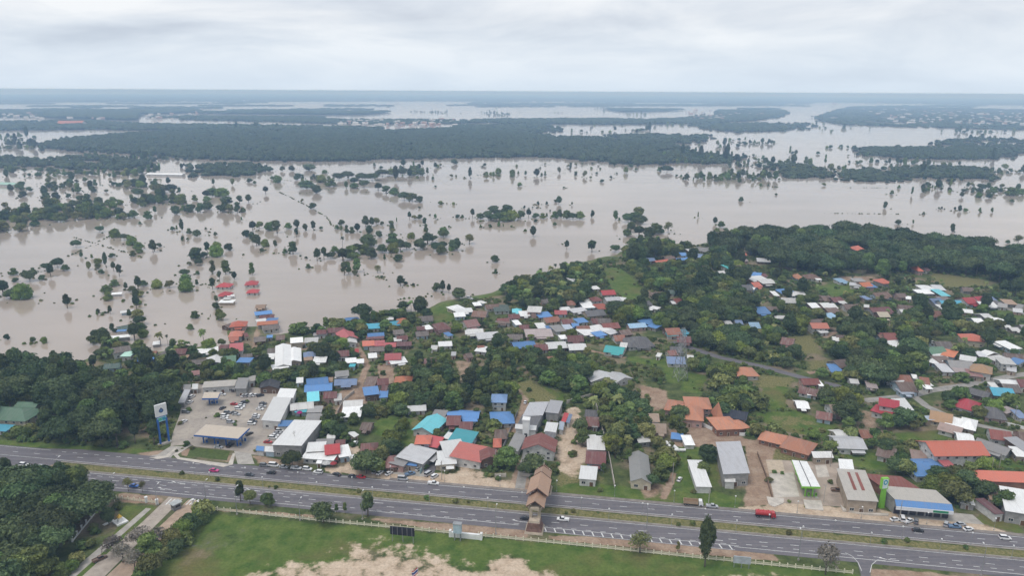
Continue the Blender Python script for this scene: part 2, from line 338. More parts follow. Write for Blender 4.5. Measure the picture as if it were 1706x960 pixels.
water = tag(link('flood_water', mesh('flood_water', [(-WX, WY0, WATER), (WX, WY0, WATER), (WX, WY1, WATER), (-WX, WY1, WATER)], [(0, 1, 2, 3)], [t.m])), kind='structure')

# ------------------------------------------------------------------ roads
asph = NT('asphalt'); g = asph.n('ShaderNodeNewGeometry'); p_ = g.outputs['Position']
mpp = asph.n('ShaderNodeMapping'); asph.l(p_, mpp.inputs[0]); mpp.inputs['Rotation'].default_value = (0, 0, -TH); mpp.inputs['Scale'].default_value = (0.02, 0.55, 1)
f1 = asph.noise(mpp.outputs[0], 1.0, 4); f2 = asph.noise(p_, 0.5, 4)
cc = asph.mix(asph.rng(f1, 0.3, 0.7), (0.095, 0.088, 0.100, 1), (0.160, 0.148, 0.160, 1))
cc = asph.mix(asph.rng(f2, 0.5, 0.75, 0, 0.6), cc, (0.185, 0.17, 0.165, 1))
asph.l(cc, asph.b.inputs['Base Color']); asph.b.inputs['Roughness'].default_value = 0.85
MATS['asphalt'] = asph.m
PAINTW = plain('road_paint', (0.72, 0.72, 0.70, 1), 0.7, var=0.16, scale=0.9)
CONC = plain('concrete', (0.42, 0.39, 0.35, 1), 0.85, var=0.16, scale=0.25)
CONCP = plain('pale_concrete', (0.56, 0.51, 0.45, 1), 0.85, var=0.14, scale=0.3)
SHOULDER = plain('shoulder', (0.26, 0.23, 0.21, 1), 0.9, var=0.2, scale=0.3)
def sheet(name, poly, z, mat, parent=None, thick=0.0):
    n = len(poly); v = [(p[0], p[1], z) for p in poly]
    if thick: return MB().prism(v, z - thick, z).build(name, mat, parent)
    return link(name, mesh(name, v, [tuple(range(n))], [mat]), parent)
S0, S1 = -520, 420
def strip(name, s0, s1, n0, n1, z, mat, parent=None): return sheet(name, [rd(s0, n0), rd(s1, n0), rd(s1, n1), rd(s0, n1)], z, mat, parent)
upper = tag(sheet('highway_far_carriageway', [rd(S0, 283.2), rd(S1, 283.2), rd(S1, 292.2), rd(-60, 292.4), rd(-110, 294.0), rd(-222, 295.2), rd(-240, 292.8), rd(S0, 292.6)], 0.03, MATS['asphalt']), kind='structure')
lower = tag(sheet('highway_near_carriageway', [rd(S0, 263.0), rd(-250, 263.0), rd(-215, 262.0), rd(-90, 262.6), rd(60, 262.8), rd(S1, 262.8), rd(S1, 275.2), rd(S0, 275.2)], 0.03, MATS['asphalt']), kind='structure')
tag(strip('highway_verge_strip', -60, S1, 292.2, 294.4, 0.012, SHOULDER), kind='structure')
tag(strip('highway_inner_strip', S0, S1, 275.2, 276.3, 0.014, SHOULDER), kind='structure')
tag(strip('highway_middle_strip', -222, S1, 282.2, 283.2, 0.014, SHOULDER), kind='structure')
# crossing in the median at the left edge of the view
tag(sheet('highway_crossing', [rd(-330, 275.0), rd(-226, 275.0), rd(-222, 283.4), rd(-330, 283.4)], 0.022, MATS['asphalt']), kind='structure')
# kerb round the head of the median
kb = MB()
for n0 in (276.4, 282.1): kb.box((0, 0, 0), (0, 0, 0)) if False else None
tag(MB().box((*rd(98, 276.45)[:2], 0.06), (640, 0.25, 0.15), 0, TH).build('kerb', CONC), kind='structure')
tag(MB().box((*rd(98, 282.05)[:2], 0.06), (640, 0.25, 0.15), 0, TH).build('kerb', CONC), kind='structure')
# markings
def lines(road, s0, s1, n, wd=0.2, z=0.042, name='edge_line'): return strip(name, s0, s1, n - wd / 2, n + wd / 2, z, PAINTW, road)
lines(upper, -90, S1, 291.5, 0.22); lines(upper, S0, -236, 291.8); lines(upper, S0, S1, 283.7, 0.2); lines(lower, S0, S1, 274.7, 0.2)
lines(lower, -180, -70, 264.9, 0.24); lines(lower, -60, 5, 266.0, 0.24); lines(lower, 92, S1, 265.4, 0.24)
dash_me = mesh('lane_dash', [(-1.5, -0.12, 0), (1.5, -0.12, 0), (1.5, 0.12, 0), (-1.5, 0.12, 0)], [(0, 1, 2, 3)], [PAINTW])
def dashes(road, s0, s1, n, step, L=1.0, wd=1.0):
    s = s0
    while s < s1:
        p = rd(s, n, 0.042); link('lane_dash', dash_me, road, p, TH, (L, wd, 1)); s += step
dashes(upper, -300, 300, 287.5, 12); dashes(upper, -228, -95, 291.3, 6, 0.85)
dashes(lower, -220, 300, 270.3, 12, 1.1); dashes(lower, -212, 90, 266.9, 6, 0.75); dashes(lower, 92, 300, 267.6, 6, 0.75); dashes(lower, -212, -90, 272.9, 6, .9)
hatch_me = mesh('hatch_bar', [(-0.25, -1.3, 0), (0.25, -1.3, 0), (-0.65, 1.3, 0), (-1.15, 1.3, 0)], [(0, 1, 2, 3)], [PAINTW])
for k in range(21): link('hatch_bar', hatch_me, lower, rd(13 + k * 3.9, 264.7, 0.042), TH)
lines(lower, 10, 94, 266.15, 0.22); lines(lower, 10, 92, 263.2, 0.16)
def arrow(road, s, n, flip=1):
    b = MB().add([(0, -.15, 0), (4, -.15, 0), (4, .15, 0), (0, .15, 0)], [(0, 1, 2, 3)]).add([(0, -.15, 0.001), (-2.2, .9 * flip, 0.001), (-1.6, 0.1, 0.001)], [(0, 1, 2)] if flip < 0 else [(2, 1, 0)])
    b.add([(-1.0, .2, 0), (-3.4, .55 * flip, 0), (-2.6, 1.25 * flip, 0)], [(0, 1, 2)] if flip < 0 else [(2, 1, 0)])
    b.build('turn_arrow', PAINTW, road, rd(s, n, 0.043), TH)
for s, n in ((-155, 273.4), (-158, 267.6), (-118, 273.0), (-60, 272.6), (5, 268.6), (84, 268.8), (150, 266.6)): arrow(lower, s, n)

# paved yards
def yard(name, px, z, mat, **k): return tag(sheet(name, pts(px), z, mat), kind='structure')
FC = NT('forecourt'); g = FC.n('ShaderNodeNewGeometry'); q1 = FC.noise(g.outputs['Position'], 0.06, 4); q2 = FC.noise(g.outputs['Position'], 0.4, 4)
cc = FC.mix(FC.rng(q1, 0.4, 0.62), (0.30, 0.262, 0.228, 1), (0.40, 0.35, 0.295, 1)); cc = FC.mix(FC.rng(q2, 0.5, 0.7, 0, 0.5), cc, (0.20, 0.175, 0.16, 1))
FC.l(cc, FC.b.inputs['Base Color']); FC.b.inputs['Roughness'].default_value = 0.9; MATS['forecourt'] = FC.m
yard('forecourt', [(304, 652), (330, 640), (455, 648), (482, 655), (455, 705), (478, 738), (442, 760), (398, 756), (392, 752), (302, 742), (284, 744), (288, 722), (300, 690)], 0.02, FC.m)
yard('forecourt_drive', [(284, 744), (318, 744), (290, 757), (282, 766), (236, 762), (262, 758)], 0.024, CONC)
yard('forecourt_drive', [(390, 752), (418, 756), (424, 774), (396, 774)], 0.024, CONC)
yard('yard_paving', [(1276, 766), (1402, 772), (1414, 800), (1432, 838), (1420, 846), (1290, 838), (1283, 800)], 0.02, plain('yard_pink', (0.44, 0.36, 0.295, 1), .9, var=.2, scale=.12))
yard('yard_slab', [(1281, 790), (1322, 788), (1332, 828), (1290, 830)], 0.028, CONCP)
yard('yard_slab', [(1276, 768), (1303, 767), (1308, 788), (1281, 788)], 0.03, plain('yard_sand', (0.50, 0.41, 0.31, 1), .9, var=.1))
yard('yard_slab', [(1358, 776), (1376, 775), (1382, 795), (1362, 796)], 0.03, CONCP)
tag(sheet('planter_slab', pts([(1277, 829), (1306, 832), (1305, 840), (1290, 846), (1281, 842)]), 0.35, CONCP, thick=0.35), 'low pale concrete slab beside the muddy drive of the green-edged fuel station', 'slab')
tag(sheet('planter_slab', pts([(1338, 834), (1368, 836), (1372, 852), (1342, 849)]), 0.35, CONCP, thick=0.35), 'square pale concrete island in front of the white fuel canopy', 'slab')
yard('shop_yard', [(668, 770), (700, 762), (712, 768), (708, 795), (650, 790)], 0.02, CONC)
yard('asphalt_drive', [(706, 775), (735, 752), (738, 762), (722, 790), (706, 792)], 0.022, MATS['asphalt'])
yard('store_yard', [(1478, 845), (1620, 858), (1640, 875), (1500, 862)], 0.02, CONC)
def lane(name, px, wd, mat, z=0.02, parent=None):
    P = pts(px); L = []; Rr = []
    for i, p in enumerate(P):
        d = (P[min(i + 1, len(P) - 1)] - P[max(i - 1, 0)]).normalized(); nrm = Vector((-d.y, d.x, 0)) * wd / 2
        L.append(p + nrm); Rr.append(p - nrm)
    v = [(p.x, p.y, z) for p in L + Rr]; n = len(P)
    return tag(link(name, mesh(name, v, [(i, n + i, n + i + 1, i + 1) for i in range(n - 1)], [mat])), kind='structure')
LANEM = plain('lane_concrete', (0.33, 0.31, 0.285, 1), .9, var=.15, scale=.3)
lane('village_lane', [(1120, 570), (1160, 583), (1200, 596), (1270, 611), (1335, 629), (1400, 645)], 6, MATS['asphalt'])
lane('village_lane', [(1440, 668), (1521, 659), (1549, 651), (1611, 642), (1690, 626), (1740, 620)], 6, LANEM, 0.024)
lane('village_lane', [(1521, 659), (1545, 678), (1600, 702), (1700, 725), (1760, 738)], 5, LANEM, 0.028)
lane('village_lane', [(1645, 505), (1706, 523), (1760, 540)], 6, LANEM, 0.02)
lane('village_lane', [(866, 815), (872, 780), (880, 750), (884, 720)], 4.5, LANEM, 0.026)
# the two lanes and the footpath of the park entrance at the lower left
def q3(*p): return [(x / 3.967, 760 + y / 3.967) for x, y in p]
yard('entrance_lane', q3((1115, 272), (1200, 282), (1160, 330), (690, 800), (600, 960), (400, 960), (540, 800), (950, 430)), 0.03, plain('entrance_concrete', (0.43, 0.37, 0.315, 1), .9, var=.14, scale=.3))
yard('entrance_lane', q3((1245, 290), (1365, 300), (1300, 360), (860, 800), (760, 960), (600, 960), (700, 800)), 0.034, plain('entrance_tan', (0.44, 0.33, 0.25, 1), .9, var=.14, scale=.3))
yard('footpath', q3((965, 345), (1000, 350), (500, 800), (430, 800)), 0.032, CONC)
for k in range(4):
    for bx_ in (1130, 1265):
        p = at(*q3((bx_ + k * 22, 285 + k * 2))[0]); a_ = at(*q3((bx_ + k * 22 - 40, 325))[0]); d = (a_ - p)
        link('crossing_bar', mesh('crossing_bar', [(0, 0, 0), (.6, .1, 0), (.6 + d.x, d.y, 0), (d.x, d.y, 0)], [(3, 2, 1, 0)], [PAINTW]), lower, (p.x, p.y, 0.045))

# turning to the field at the lower right
yard('side_road', [(1408, 922), (1470, 930), (1452, 938), (1450, 958), (1460, 1010), (1436, 1010), (1434, 958), (1428, 936)], 0.036, MATS['asphalt'])
def wline(px, wd=.22, z=.046): P = pts(px); [link('edge_line', mesh('edge_line', [(0, 0, 0), (1, 0, 0), (1, 1, 0), (0, 1, 0)], [(0, 1, 2, 3)], [PAINTW]), lower, (a.x, a.y, z), math.atan2((b - a).y, (b - a).x), ((b - a).length, wd, 1)) for a, b in zip(P[:-1], P[1:])]
wline([(1408, 922), (1420, 928), (1429, 938), (1435, 952)]); wline([(1450, 955), (1453, 942), (1462, 934), (1476, 936)])
# ------------------------------------------------------------------ foliage
def leafmat(name, dark, light, rough=0.75, sat=1.0):
    t = NT(name); g = t.n('ShaderNodeNewGeometry'); oi = t.n('ShaderNodeObjectInfo')
    tc = t.n('ShaderNodeTexCoord')
    ad = t.n('ShaderNodeVectorMath', operation='ADD'); t.l(tc.outputs['Object'], ad.inputs[0]); t.l(oi.outputs['Location'], ad.inputs[1])
    f = t.noise(ad.outputs[0], 0.45, 3, 0.6)
    r = t.math('ADD', t.math('MULTIPLY', g.outputs['Random Per Island'], 0.5), t.math('MULTIPLY', t.rng(f, 0.36, 0.64), 0.5))
    c = t.mix(r, dark, light)
    hs = t.n('ShaderNodeHueSaturation'); t.l(c, hs.inputs['Color'])
    t.l(t.rng(oi.outputs['Random'], 0, 1, 0.468, 0.525), hs.inputs['Hue'])
    sq = t.math('FRACT', t.math('MULTIPLY', oi.outputs['Random'], 7.31)); t.l(t.rng(sq, 0, 1, 0.62, 1.35), hs.inputs['Value'])
    hs.inputs['Saturation'].default_value = sat
    t.l(hs.outputs[0], t.b.inputs['Base Color']); t.b.inputs['Roughness'].default_value = rough; t.b.inputs['Specular IOR Level'].default_value = 0.2
    return t.m
LEAF = leafmat('leaf_green', (0.062, 0.101, 0.030, 1), (0.205, 0.273, 0.085, 1))
LEAFD = leafmat('leaf_dark', (0.038, 0.068, 0.029, 1), (0.137, 0.186, 0.076, 1))
LEAFO = leafmat('leaf_olive', (0.092, 0.112, 0.036, 1), (0.263, 0.275, 0.103, 1))
LEAFL = leafmat('leaf_lime', (0.091, 0.140, 0.027, 1), (0.262, 0.329, 0.081, 1))
LEAFW = leafmat('leaf_wood', (0.032, 0.052, 0.022, 1), (0.112, 0.149, 0.063, 1))
LEAFX = leafmat('leaf_far_shaded', (0.020, 0.034, 0.014, 1), (0.048, 0.066, 0.026, 1))  # for the solid far clumps: missing crown self-shadow is darkened into the leaf colour
LEAFP = leafmat('leaf_pale', (0.13, 0.12, 0.09, 1), (0.30, 0.27, 0.23, 1))
BARK = plain('bark', (0.17, 0.145, 0.115, 1), 0.9, var=0.2, scale=1.2)
def ico(sub=1):
    bm = bmesh.new(); bmesh.ops.create_icosphere(bm, subdivisions=sub, radius=1.0)
    v = np.array([x.co[:] for x in bm.verts]); f = np.array([[a.index for a in x.verts] for x in bm.faces]); bm.free(); return v, f
ICO1, ICO2 = ico(1), ico(2)
def cards(rng, lobes, n, size, core=0.78, flat=0.0):
    """leaf clumps over the shell and through the volume of some lobes"""
    L = np.array(lobes, float); area = (L[:, 3] * L[:, 4] + L[:, 3] * L[:, 5] + L[:, 4] * L[:, 5]); pr = area / area.sum()
    k = rng.choice(len(L), n, p=pr); d = rng.normal(size=(n, 3)); d /= np.linalg.norm(d, axis=1)[:, None]
    d[:, 2] = np.where((d[:, 2] < -0.35) & (rng.random(n) < 0.6), -d[:, 2], d[:, 2])
    rr = np.clip(rng.normal(0.97, 0.11, n), 0.55, 1.22)
    wv = 1 + 0.16 * np.sin(d[:, 0] * 5 + k * 2.1) * np.sin(d[:, 1] * 4.3 + k) + 0.12 * np.sin(d[:, 2] * 6 + k * 1.7)
    c = L[k, :3] + d * L[k, 3:6] * (rr * wv)[:, None]
    nr = d + rng.normal(size=(n, 3)) * 0.55; nr /= np.linalg.norm(nr, axis=1)[:, None]
    a = np.cross(nr, rng.normal(size=(n, 3))); a /= np.linalg.norm(a, axis=1)[:, None]; b = np.cross(nr, a)
    s = size * rng.uniform(0.6, 1.35, n)[:, None]; ar = rng.uniform(0.5, 1.0, n)[:, None]
    V = np.stack([c - a * s, c + b * s * ar * 0.8 + nr * s * 0.25, c + a * s, c - b * s * ar * 0.8 + nr * s * 0.25], 1).reshape(-1, 3)
    Fq = np.arange(4 * n).reshape(n, 4)
    vs_, fs_ = [V], [Fq.tolist()]; base = 4 * n
    iv, if_ = ICO2
    for l in L:
        w_ = iv * (1 + 0.10 * np.sin(iv[:, :1] * 7 + l[0]) + 0.10 * np.sin(iv[:, 1:2] * 6 + l[1]) * np.cos(iv[:, 2:] * 5))
        vs_.append(w_ * l[3:6] * core + l[:3]); fs_.append((if_ + base).tolist()); base += len(iv)
    return np.concatenate(vs_), [tuple(q) for f in fs_ for q in f]
def trunk(mb, h, r, lobes, rng, lean=0.0, mi=0):
    top = Vector((lean, rng.uniform(-.3, .3), h)); mb.tube((0, 0, -0.6), top * 0.55 + Vector((lean * .1, 0, 0)), r, r * .72, 7, mi); mb.tube(top * 0.55 + Vector((lean * .1, 0, 0)), top, r * .72, r * .5, 7, mi)
    for l in lobes: mb.tube(top * rng.uniform(0.7, 0.98), (l[0] * .8, l[1] * .8, l[2]), r * .38, r * .12, 5, mi)
class Proto:
    def __init__(s, name, crown, trunk_, H, Wd): s.name, s.crown, s.trunk, s.H, s.W = name, crown, trunk_, H, Wd
PROTO = {}
def make_tree(key, seed, H, Wd, nl, ncards, size, mat, base=0.28, tall=False, core=0.78, flatness=0.8, ls=1.0):
    rng = np.random.default_rng(seed); lobes = []
    z0 = H * base
    for i in range(nl):
        a = 2 * math.pi * (i + rng.uniform(-.35, .35)) / max(nl - 1, 1)
        if i == 0: q = (0, 0, H * (0.80 if not tall else 0.84)); rad = Wd * 0.30
        else:
            ring = Wd * rng.uniform(0.20, 0.30) * (0.75 if tall else 1); q = (ring * math.cos(a), ring * math.sin(a), z0 + (H - z0) * rng.uniform(0.22, 0.70)); rad = Wd * rng.uniform(0.19, 0.29)
        rad *= ls; zz = rad * rng.uniform(0.75, 1.0) * (1.35 if tall else flatness)
        zz = min(zz, H - q[2])
        lobes.append((*q, rad, rad * rng.uniform(.85, 1.1), max(zz, .1 * H)))
    v, f = cards(rng, lobes, ncards, size, core)
    cm = mesh('crown', v, f, [mat]); tb = MB(); trunk(tb, z0 + (H - z0) * .35, 0.030 * H, lobes, rng)
    tm = mesh('trunk', tb.v, tb.f, [BARK], tb.i, True)
    PROTO[key] = Proto(key, cm, tm, H, Wd)
for i in range(6): make_tree(f'leafy{i}', 20 + i, 9.0, 9.0 + (i % 3) * .8, 6 + i % 4, 2600, 0.46, [LEAF, LEAFD, LEAFL, LEAFO, LEAF, LEAFD][i], base=[.2, .26, .16, .3, .12, .22][i])
for i in range(4): make_tree(f'tall{i}', 60 + i, 18.0, 11.5, 9 + i, 5200, 0.55, [LEAFW, LEAFW, LEAF, LEAFD][i], base=.26, tall=True)
for i in range(3): make_tree(f'ragged{i}', 130 + i, 20.0, 11.0, 15, 4600, 0.5, [LEAFW, LEAFD, LEAFW][i], base=.34, tall=True, core=.6, ls=.62)
for i in range(3): make_tree(f'slim{i}', 80 + i, 11.0, 5.2, 6, 1500, 0.42, [LEAFO, LEAF, LEAFD][i], base=.15, tall=True, core=.7)
for i in range(3): make_tree(f'bush{i}', 90 + i, 3.0, 4.2, 5, 800, 0.34, [LEAF, LEAFO, LEAF][i], base=.05)
for i in range(2): make_tree(f'airy{i}', 95 + i, 9.0, 8.0, 7, 900, 0.34, [LEAFP, LEAFO][i], base=.34, core=.25)
for i in range(2): make_tree(f'umbrella{i}', 100 + i, 11.0, 15.0, 9, 3600, 0.5, [LEAFW, LEAFD][i], base=.42, flatness=.62)
def make_palm(key, seed, H, fr, ncol, fan=False):
    rng = np.random.default_rng(seed); tb = MB(); p = Vector((0, 0, -.6)); lean = rng.uniform(-.9, .9)
    for k in range(6):
        q = Vector((lean * ((k + 1) / 6) ** 2, 0.2 * math.sin(k), H * (k + 1) / 6)); tb.tube(p, q, .24 - k * .02, .22 - k * .02, 7); p = q
    V, Fc = [], []
    nf = 34 if fan else 24
    for k in range(nf):
        a = 2 * math.pi * k / nf * 2.4 + rng.uniform(-.2, .2); el = rng.uniform(-.75, 1.2) if fan else rng.uniform(-.5, 1.0); L = fr * rng.uniform(.8, 1.1)
        d = Vector((math.cos(a), math.sin(a), 0)); s_ = Vector((-math.sin(a), math.cos(a), 0)); prev = None
        for j in range(6):
            u = j / 5; c = p + d * (L * u * math.cos(el * (1 - .3 * u))) + Vector((0, 0, L * (u * math.sin(el) - (0.0 if fan else 0.75) * u * u)))
            wd = fr * (.26 * (u if fan else math.sin(math.pi * min(u * .92 + .06, 1))) + .02)
            dr = Vector((0, 0, -wd * .45)); i0 = len(V); V += [c + s_ * wd + dr, c, c - s_ * wd + dr]
            if prev is not None: Fc += [(prev, prev + 1, i0 + 1, i0), (prev + 1, prev + 2, i0 + 2, i0 + 1)]
            prev = i0
    PROTO[key] = Proto(key, mesh('crown', V, Fc, [ncol]), mesh('trunk', tb.v, tb.f, [BARK], tb.i, True), H, fr * 2)
make_palm('coconut0', 3, 11, 3.6, LEAF); make_palm('coconut1', 4, 9, 3.4, LEAFO); make_palm('sugar0', 5, 12, 2.0, LEAFD, True)
KINDS_OF = {'leafy': 6, 'tall': 4, 'ragged': 3, 'slim': 3, 'bush': 3, 'airy': 2, 'umbrella': 2, 'coconut': 2, 'sugar': 1}
# single-mesh copies for masses nobody could count
def joined(p):
    n = len(p.crown.vertices); v = [x.co[:] for x in p.crown.vertices] + [x.co[:] for x in p.trunk.vertices]
    f = [tuple(q.vertices) for q in p.crown.polygons] + [tuple(n + i for i in q.vertices) for q in p.trunk.polygons]
    idx = [0] * len(p.crown.polygons) + [1] * len(p.trunk.polygons)
    return mesh('mass_tree', v, f, [p.crown.materials[0], BARK], idx)
def lump(seed, mat, flat=0.9):
    rng = np.random.default_rng(seed); V, Fc = [], []
    for k in range(4):
        iv, fi = ICO2 if k == 0 else ICO1; ctr = np.array([0, 0, .55]) if k == 0 else np.append(rng.normal(size=2) * .38, rng.uniform(.35, .75))
        r = .48 if k == 0 else rng.uniform(.24, .38)
        w_ = iv * (r * (1 + rng.normal(size=(len(iv), 1)) * .13)) * [1, 1, flat] + ctr; b = sum(len(x) for x in V); V.append(w_); Fc += [tuple(q) for q in (fi + b).tolist()]
    return mesh('wood_clump', np.concatenate(V), Fc, [mat])
MASSCOL = {}
def masscol(name, meshes):
    col = bpy.data.collections.new(name)
    for m in meshes: col.objects.link(bpy.data.objects.new(m.name, m))
    MASSCOL[name] = col
masscol('lumps', [lump(i, LEAFX) for i in range(5)])
masscol('trees', [joined(PROTO[k]) for k in ('leafy0', 'leafy1', 'leafy2', 'leafy3', 'leafy4', 'leafy5', 'tall0', 'slim1')])
masscol('talls', [joined(PROTO[k]) for k in ('tall0', 'tall1', 'ragged0', 'ragged2')])
masscol('bushes', [joined(PROTO[k]) for k in ('bush0', 'bush1', 'bush2')])
def scatter(name, P, S, colname, label, cat, seed=1):
    """P: n x 3 points, S: n x 3 scales; one object of kind stuff"""
    P = np.asarray(P, float); S = np.asarray(S, float)
    me = bpy.data.meshes.new(name); me.vertices.add(len(P)); me.vertices.foreach_set('co', P.ravel()); me.update()
    a = me.attributes.new('scl', 'FLOAT_VECTOR', 'POINT'); a.data.foreach_set('vector', S.astype(np.float32).ravel())
    rz = np.zeros_like(P); rz[:, 2] = np.random.default_rng(seed).uniform(0, 6.28, len(P))
    a = me.attributes.new('rot', 'FLOAT_VECTOR', 'POINT'); a.data.foreach_set('vector', rz.astype(np.float32).ravel())
    o = link(name, me); tag(o, label, cat, kind='stuff')
    ng = bpy.data.node_groups.new(name, 'GeometryNodeTree')
    ng.interface.new_socket('Geometry', in_out='INPUT', socket_type='NodeSocketGeometry'); ng.interface.new_socket('Geometry', in_out='OUTPUT', socket_type='NodeSocketGeometry')
    gi, go = ng.nodes.new('NodeGroupInput'), ng.nodes.new('NodeGroupOutput'); ip = ng.nodes.new('GeometryNodeInstanceOnPoints'); ci = ng.nodes.new('GeometryNodeCollectionInfo')
    ci.inputs['Collection'].default_value = MASSCOL[colname]; ci.inputs['Separate Children'].default_value = True; ci.inputs['Reset Children'].default_value = True
    ip.inputs['Pick Instance'].default_value = True
    for nm, dst in (('scl', 'Scale'), ('rot', 'Rotation')):
        na = ng.nodes.new('GeometryNodeInputNamedAttribute'); na.data_type = 'FLOAT_VECTOR'; na.inputs['Name'].default_value = nm
        ng.links.new(na.outputs[0], ip.inputs[dst])
    rv = ng.nodes.new('FunctionNodeRandomValue'); rv.data_type = 'INT'; rv.inputs[4].default_value = 0; rv.inputs[5].default_value = len(MASSCOL[colname].objects) - 1; rv.inputs['Seed'].default_value = seed
    ng.links.new(rv.outputs[2], ip.inputs['Instance Index'])
    ng.links.new(gi.outputs[0], ip.inputs['Points']); ng.links.new(ci.outputs[0], ip.inputs['Instance']); ng.links.new(ip.outputs[0], go.inputs[0])
    md = o.modifiers.new('scatter', 'NODES'); md.node_group = ng
    return o
def randin(poly, n, rng, mind=None):
    xs_ = [p[0] for p in poly]; ys_ = [p[1] for p in poly]; out = np.zeros((0, 2))
    while len(out) < n:
        q = np.stack([rng.uniform(min(xs_), max(xs_), 2 * n + 50), rng.uniform(min(ys_), max(ys_), 2 * n + 50)], 1)
        out = np.concatenate([out, q[inpoly(q[:, 0], q[:, 1], poly)]])
    return out[:n]
def area(poly): return abs(sum(poly[i][0] * poly[(i + 1) % len(poly)][1] - poly[(i + 1) % len(poly)][0] * poly[i][1] for i in range(len(poly)))) / 2

# ------------------------------------------------------------------ woods of the far plain: each one mass
FLOORM = plain('wood_floor', (0.030, 0.045, 0.020, 1), .95, var=.2, scale=.02)
WOODS = [ # name, label, outline, spacing m, clump width, clump height, fill
 ('flooded_forest', 'broad dark forest belt across the middle of the flood', [(75, 241), (130, 232), (215, 224), (300, 220), (400, 217), (650, 219), (760, 215), (850, 221), (920, 229), (990, 231), (1060, 238), (1130, 246), (1140, 259), (1110, 272), (1050, 275), (1000, 268), (900, 261), (760, 263), (650, 264), (560, 269), (420, 267), (310, 264), (250, 257), (150, 251), (75, 247)], 9.5, 12, 12, 1),
 ('far_forest', 'dark wooded strip left of and behind the broad forest belt', [(-300, 203), (0, 204), (140, 202), (235, 208), (400, 210), (560, 213), (640, 214), (560, 216.5), (235, 217), (165, 215), (0, 217), (-300, 215)], 20, 26, 13, .9),
 ('far_forest', 'wooded strip behind the broad forest belt, below the pale open water', [(310, 194), (440, 196), (560, 200), (700, 201), (840, 200), (840, 204), (700, 206), (560, 206), (440, 202), (310, 199)], 22, 28, 13, .85),
 ('far_forest', 'long thin wooded strip under the far white water at centre', [(835, 200), (1000, 199), (1200, 202), (1205, 205), (1000, 207), (840, 206)], 22, 28, 14, 1),
 ('far_forest', 'wooded bank left of the bright river bend', [(1200, 184), (1300, 184), (1308, 188), (1290, 195), (1245, 201), (1200, 203), (1136, 203), (1100, 200), (1200, 194)], 26, 34, 14, 1),
 ('far_forest', 'wooded bank right of the bright river bend', [(1404, 182), (1440, 178), (1706, 184), (2000, 192), (2000, 228), (1706, 216), (1540, 212), (1410, 207), (1372, 202), (1372, 194)], 30, 32, 12, .55),
 ('wood_island', 'low wooded island below the bright river bend', [(1155, 209), (1200, 207), (1330, 206), (1340, 210), (1290, 218), (1220, 219)], 17, 22, 11, .75),
 ('wood_island', 'smooth long wooded island standing in the flood at right', [(1440, 248), (1630, 247), (1672, 256), (1655, 264), (1560, 265), (1520, 263), (1450, 259)], 9, 11, 10, 1.1),
 ('wood_island', 'square wood in the flood left of the long low green islands', [(1298, 276), (1355, 279), (1362, 295), (1310, 297)], 8.5, 10, 9, 1),
 ('wood_island', 'pale green wooded island in front of the long dark wood strip', [(1405, 287), (1450, 283), (1507, 299), (1450, 303), (1410, 298)], 8.5, 10, 6, 1),
 ('wood_island', 'long dark wood strip in the flood below the smooth island', [(1490, 285), (1540, 281), (1620, 282), (1645, 292), (1636, 298), (1490, 294)], 8.5, 11, 10, .9),
 ('wood_island', 'ragged wooded strip in the flood at the far left edge', [(-200, 264), (0, 265), (90, 269), (85, 277), (0, 280), (-200, 280)], 10, 12, 10, .8),
 ('wood_island', 'ragged wood in the flood left of the long white building', [(95, 264), (130, 264), (240, 271), (240, 281), (180, 283), (95, 277)], 10, 12, 10, .7),
 ('wood_island', 'small wood in the flood right of the long white building', [(332, 278), (420, 276), (420, 291), (345, 293)], 9, 11, 10, .9),
 ('wood_island', 'tree cluster in the flood right of the forest belt end', [(1136, 258), (1165, 257), (1226, 265), (1200, 273), (1136, 271)], 9, 11, 10, .9),
 ('wood_island', 'narrow wood on the water just behind the forest belt', [(760, 210), (900, 208), (920, 217), (870, 224), (780, 217)], 16, 20, 11, .8),
 ('wood_island', 'ragged wood at the right tip behind the forest belt', [(1020, 226), (1090, 225), (1180, 227), (1140, 238), (1060, 237)], 13, 15, 10, .65),
 ('wood_island', 'ragged tree belt in open water at the right edge', [(1560, 240), (1640, 232), (1760, 236), (1760, 252), (1700, 255)], 14, 15, 10, .3),
]
rw = np.random.default_rng(5)
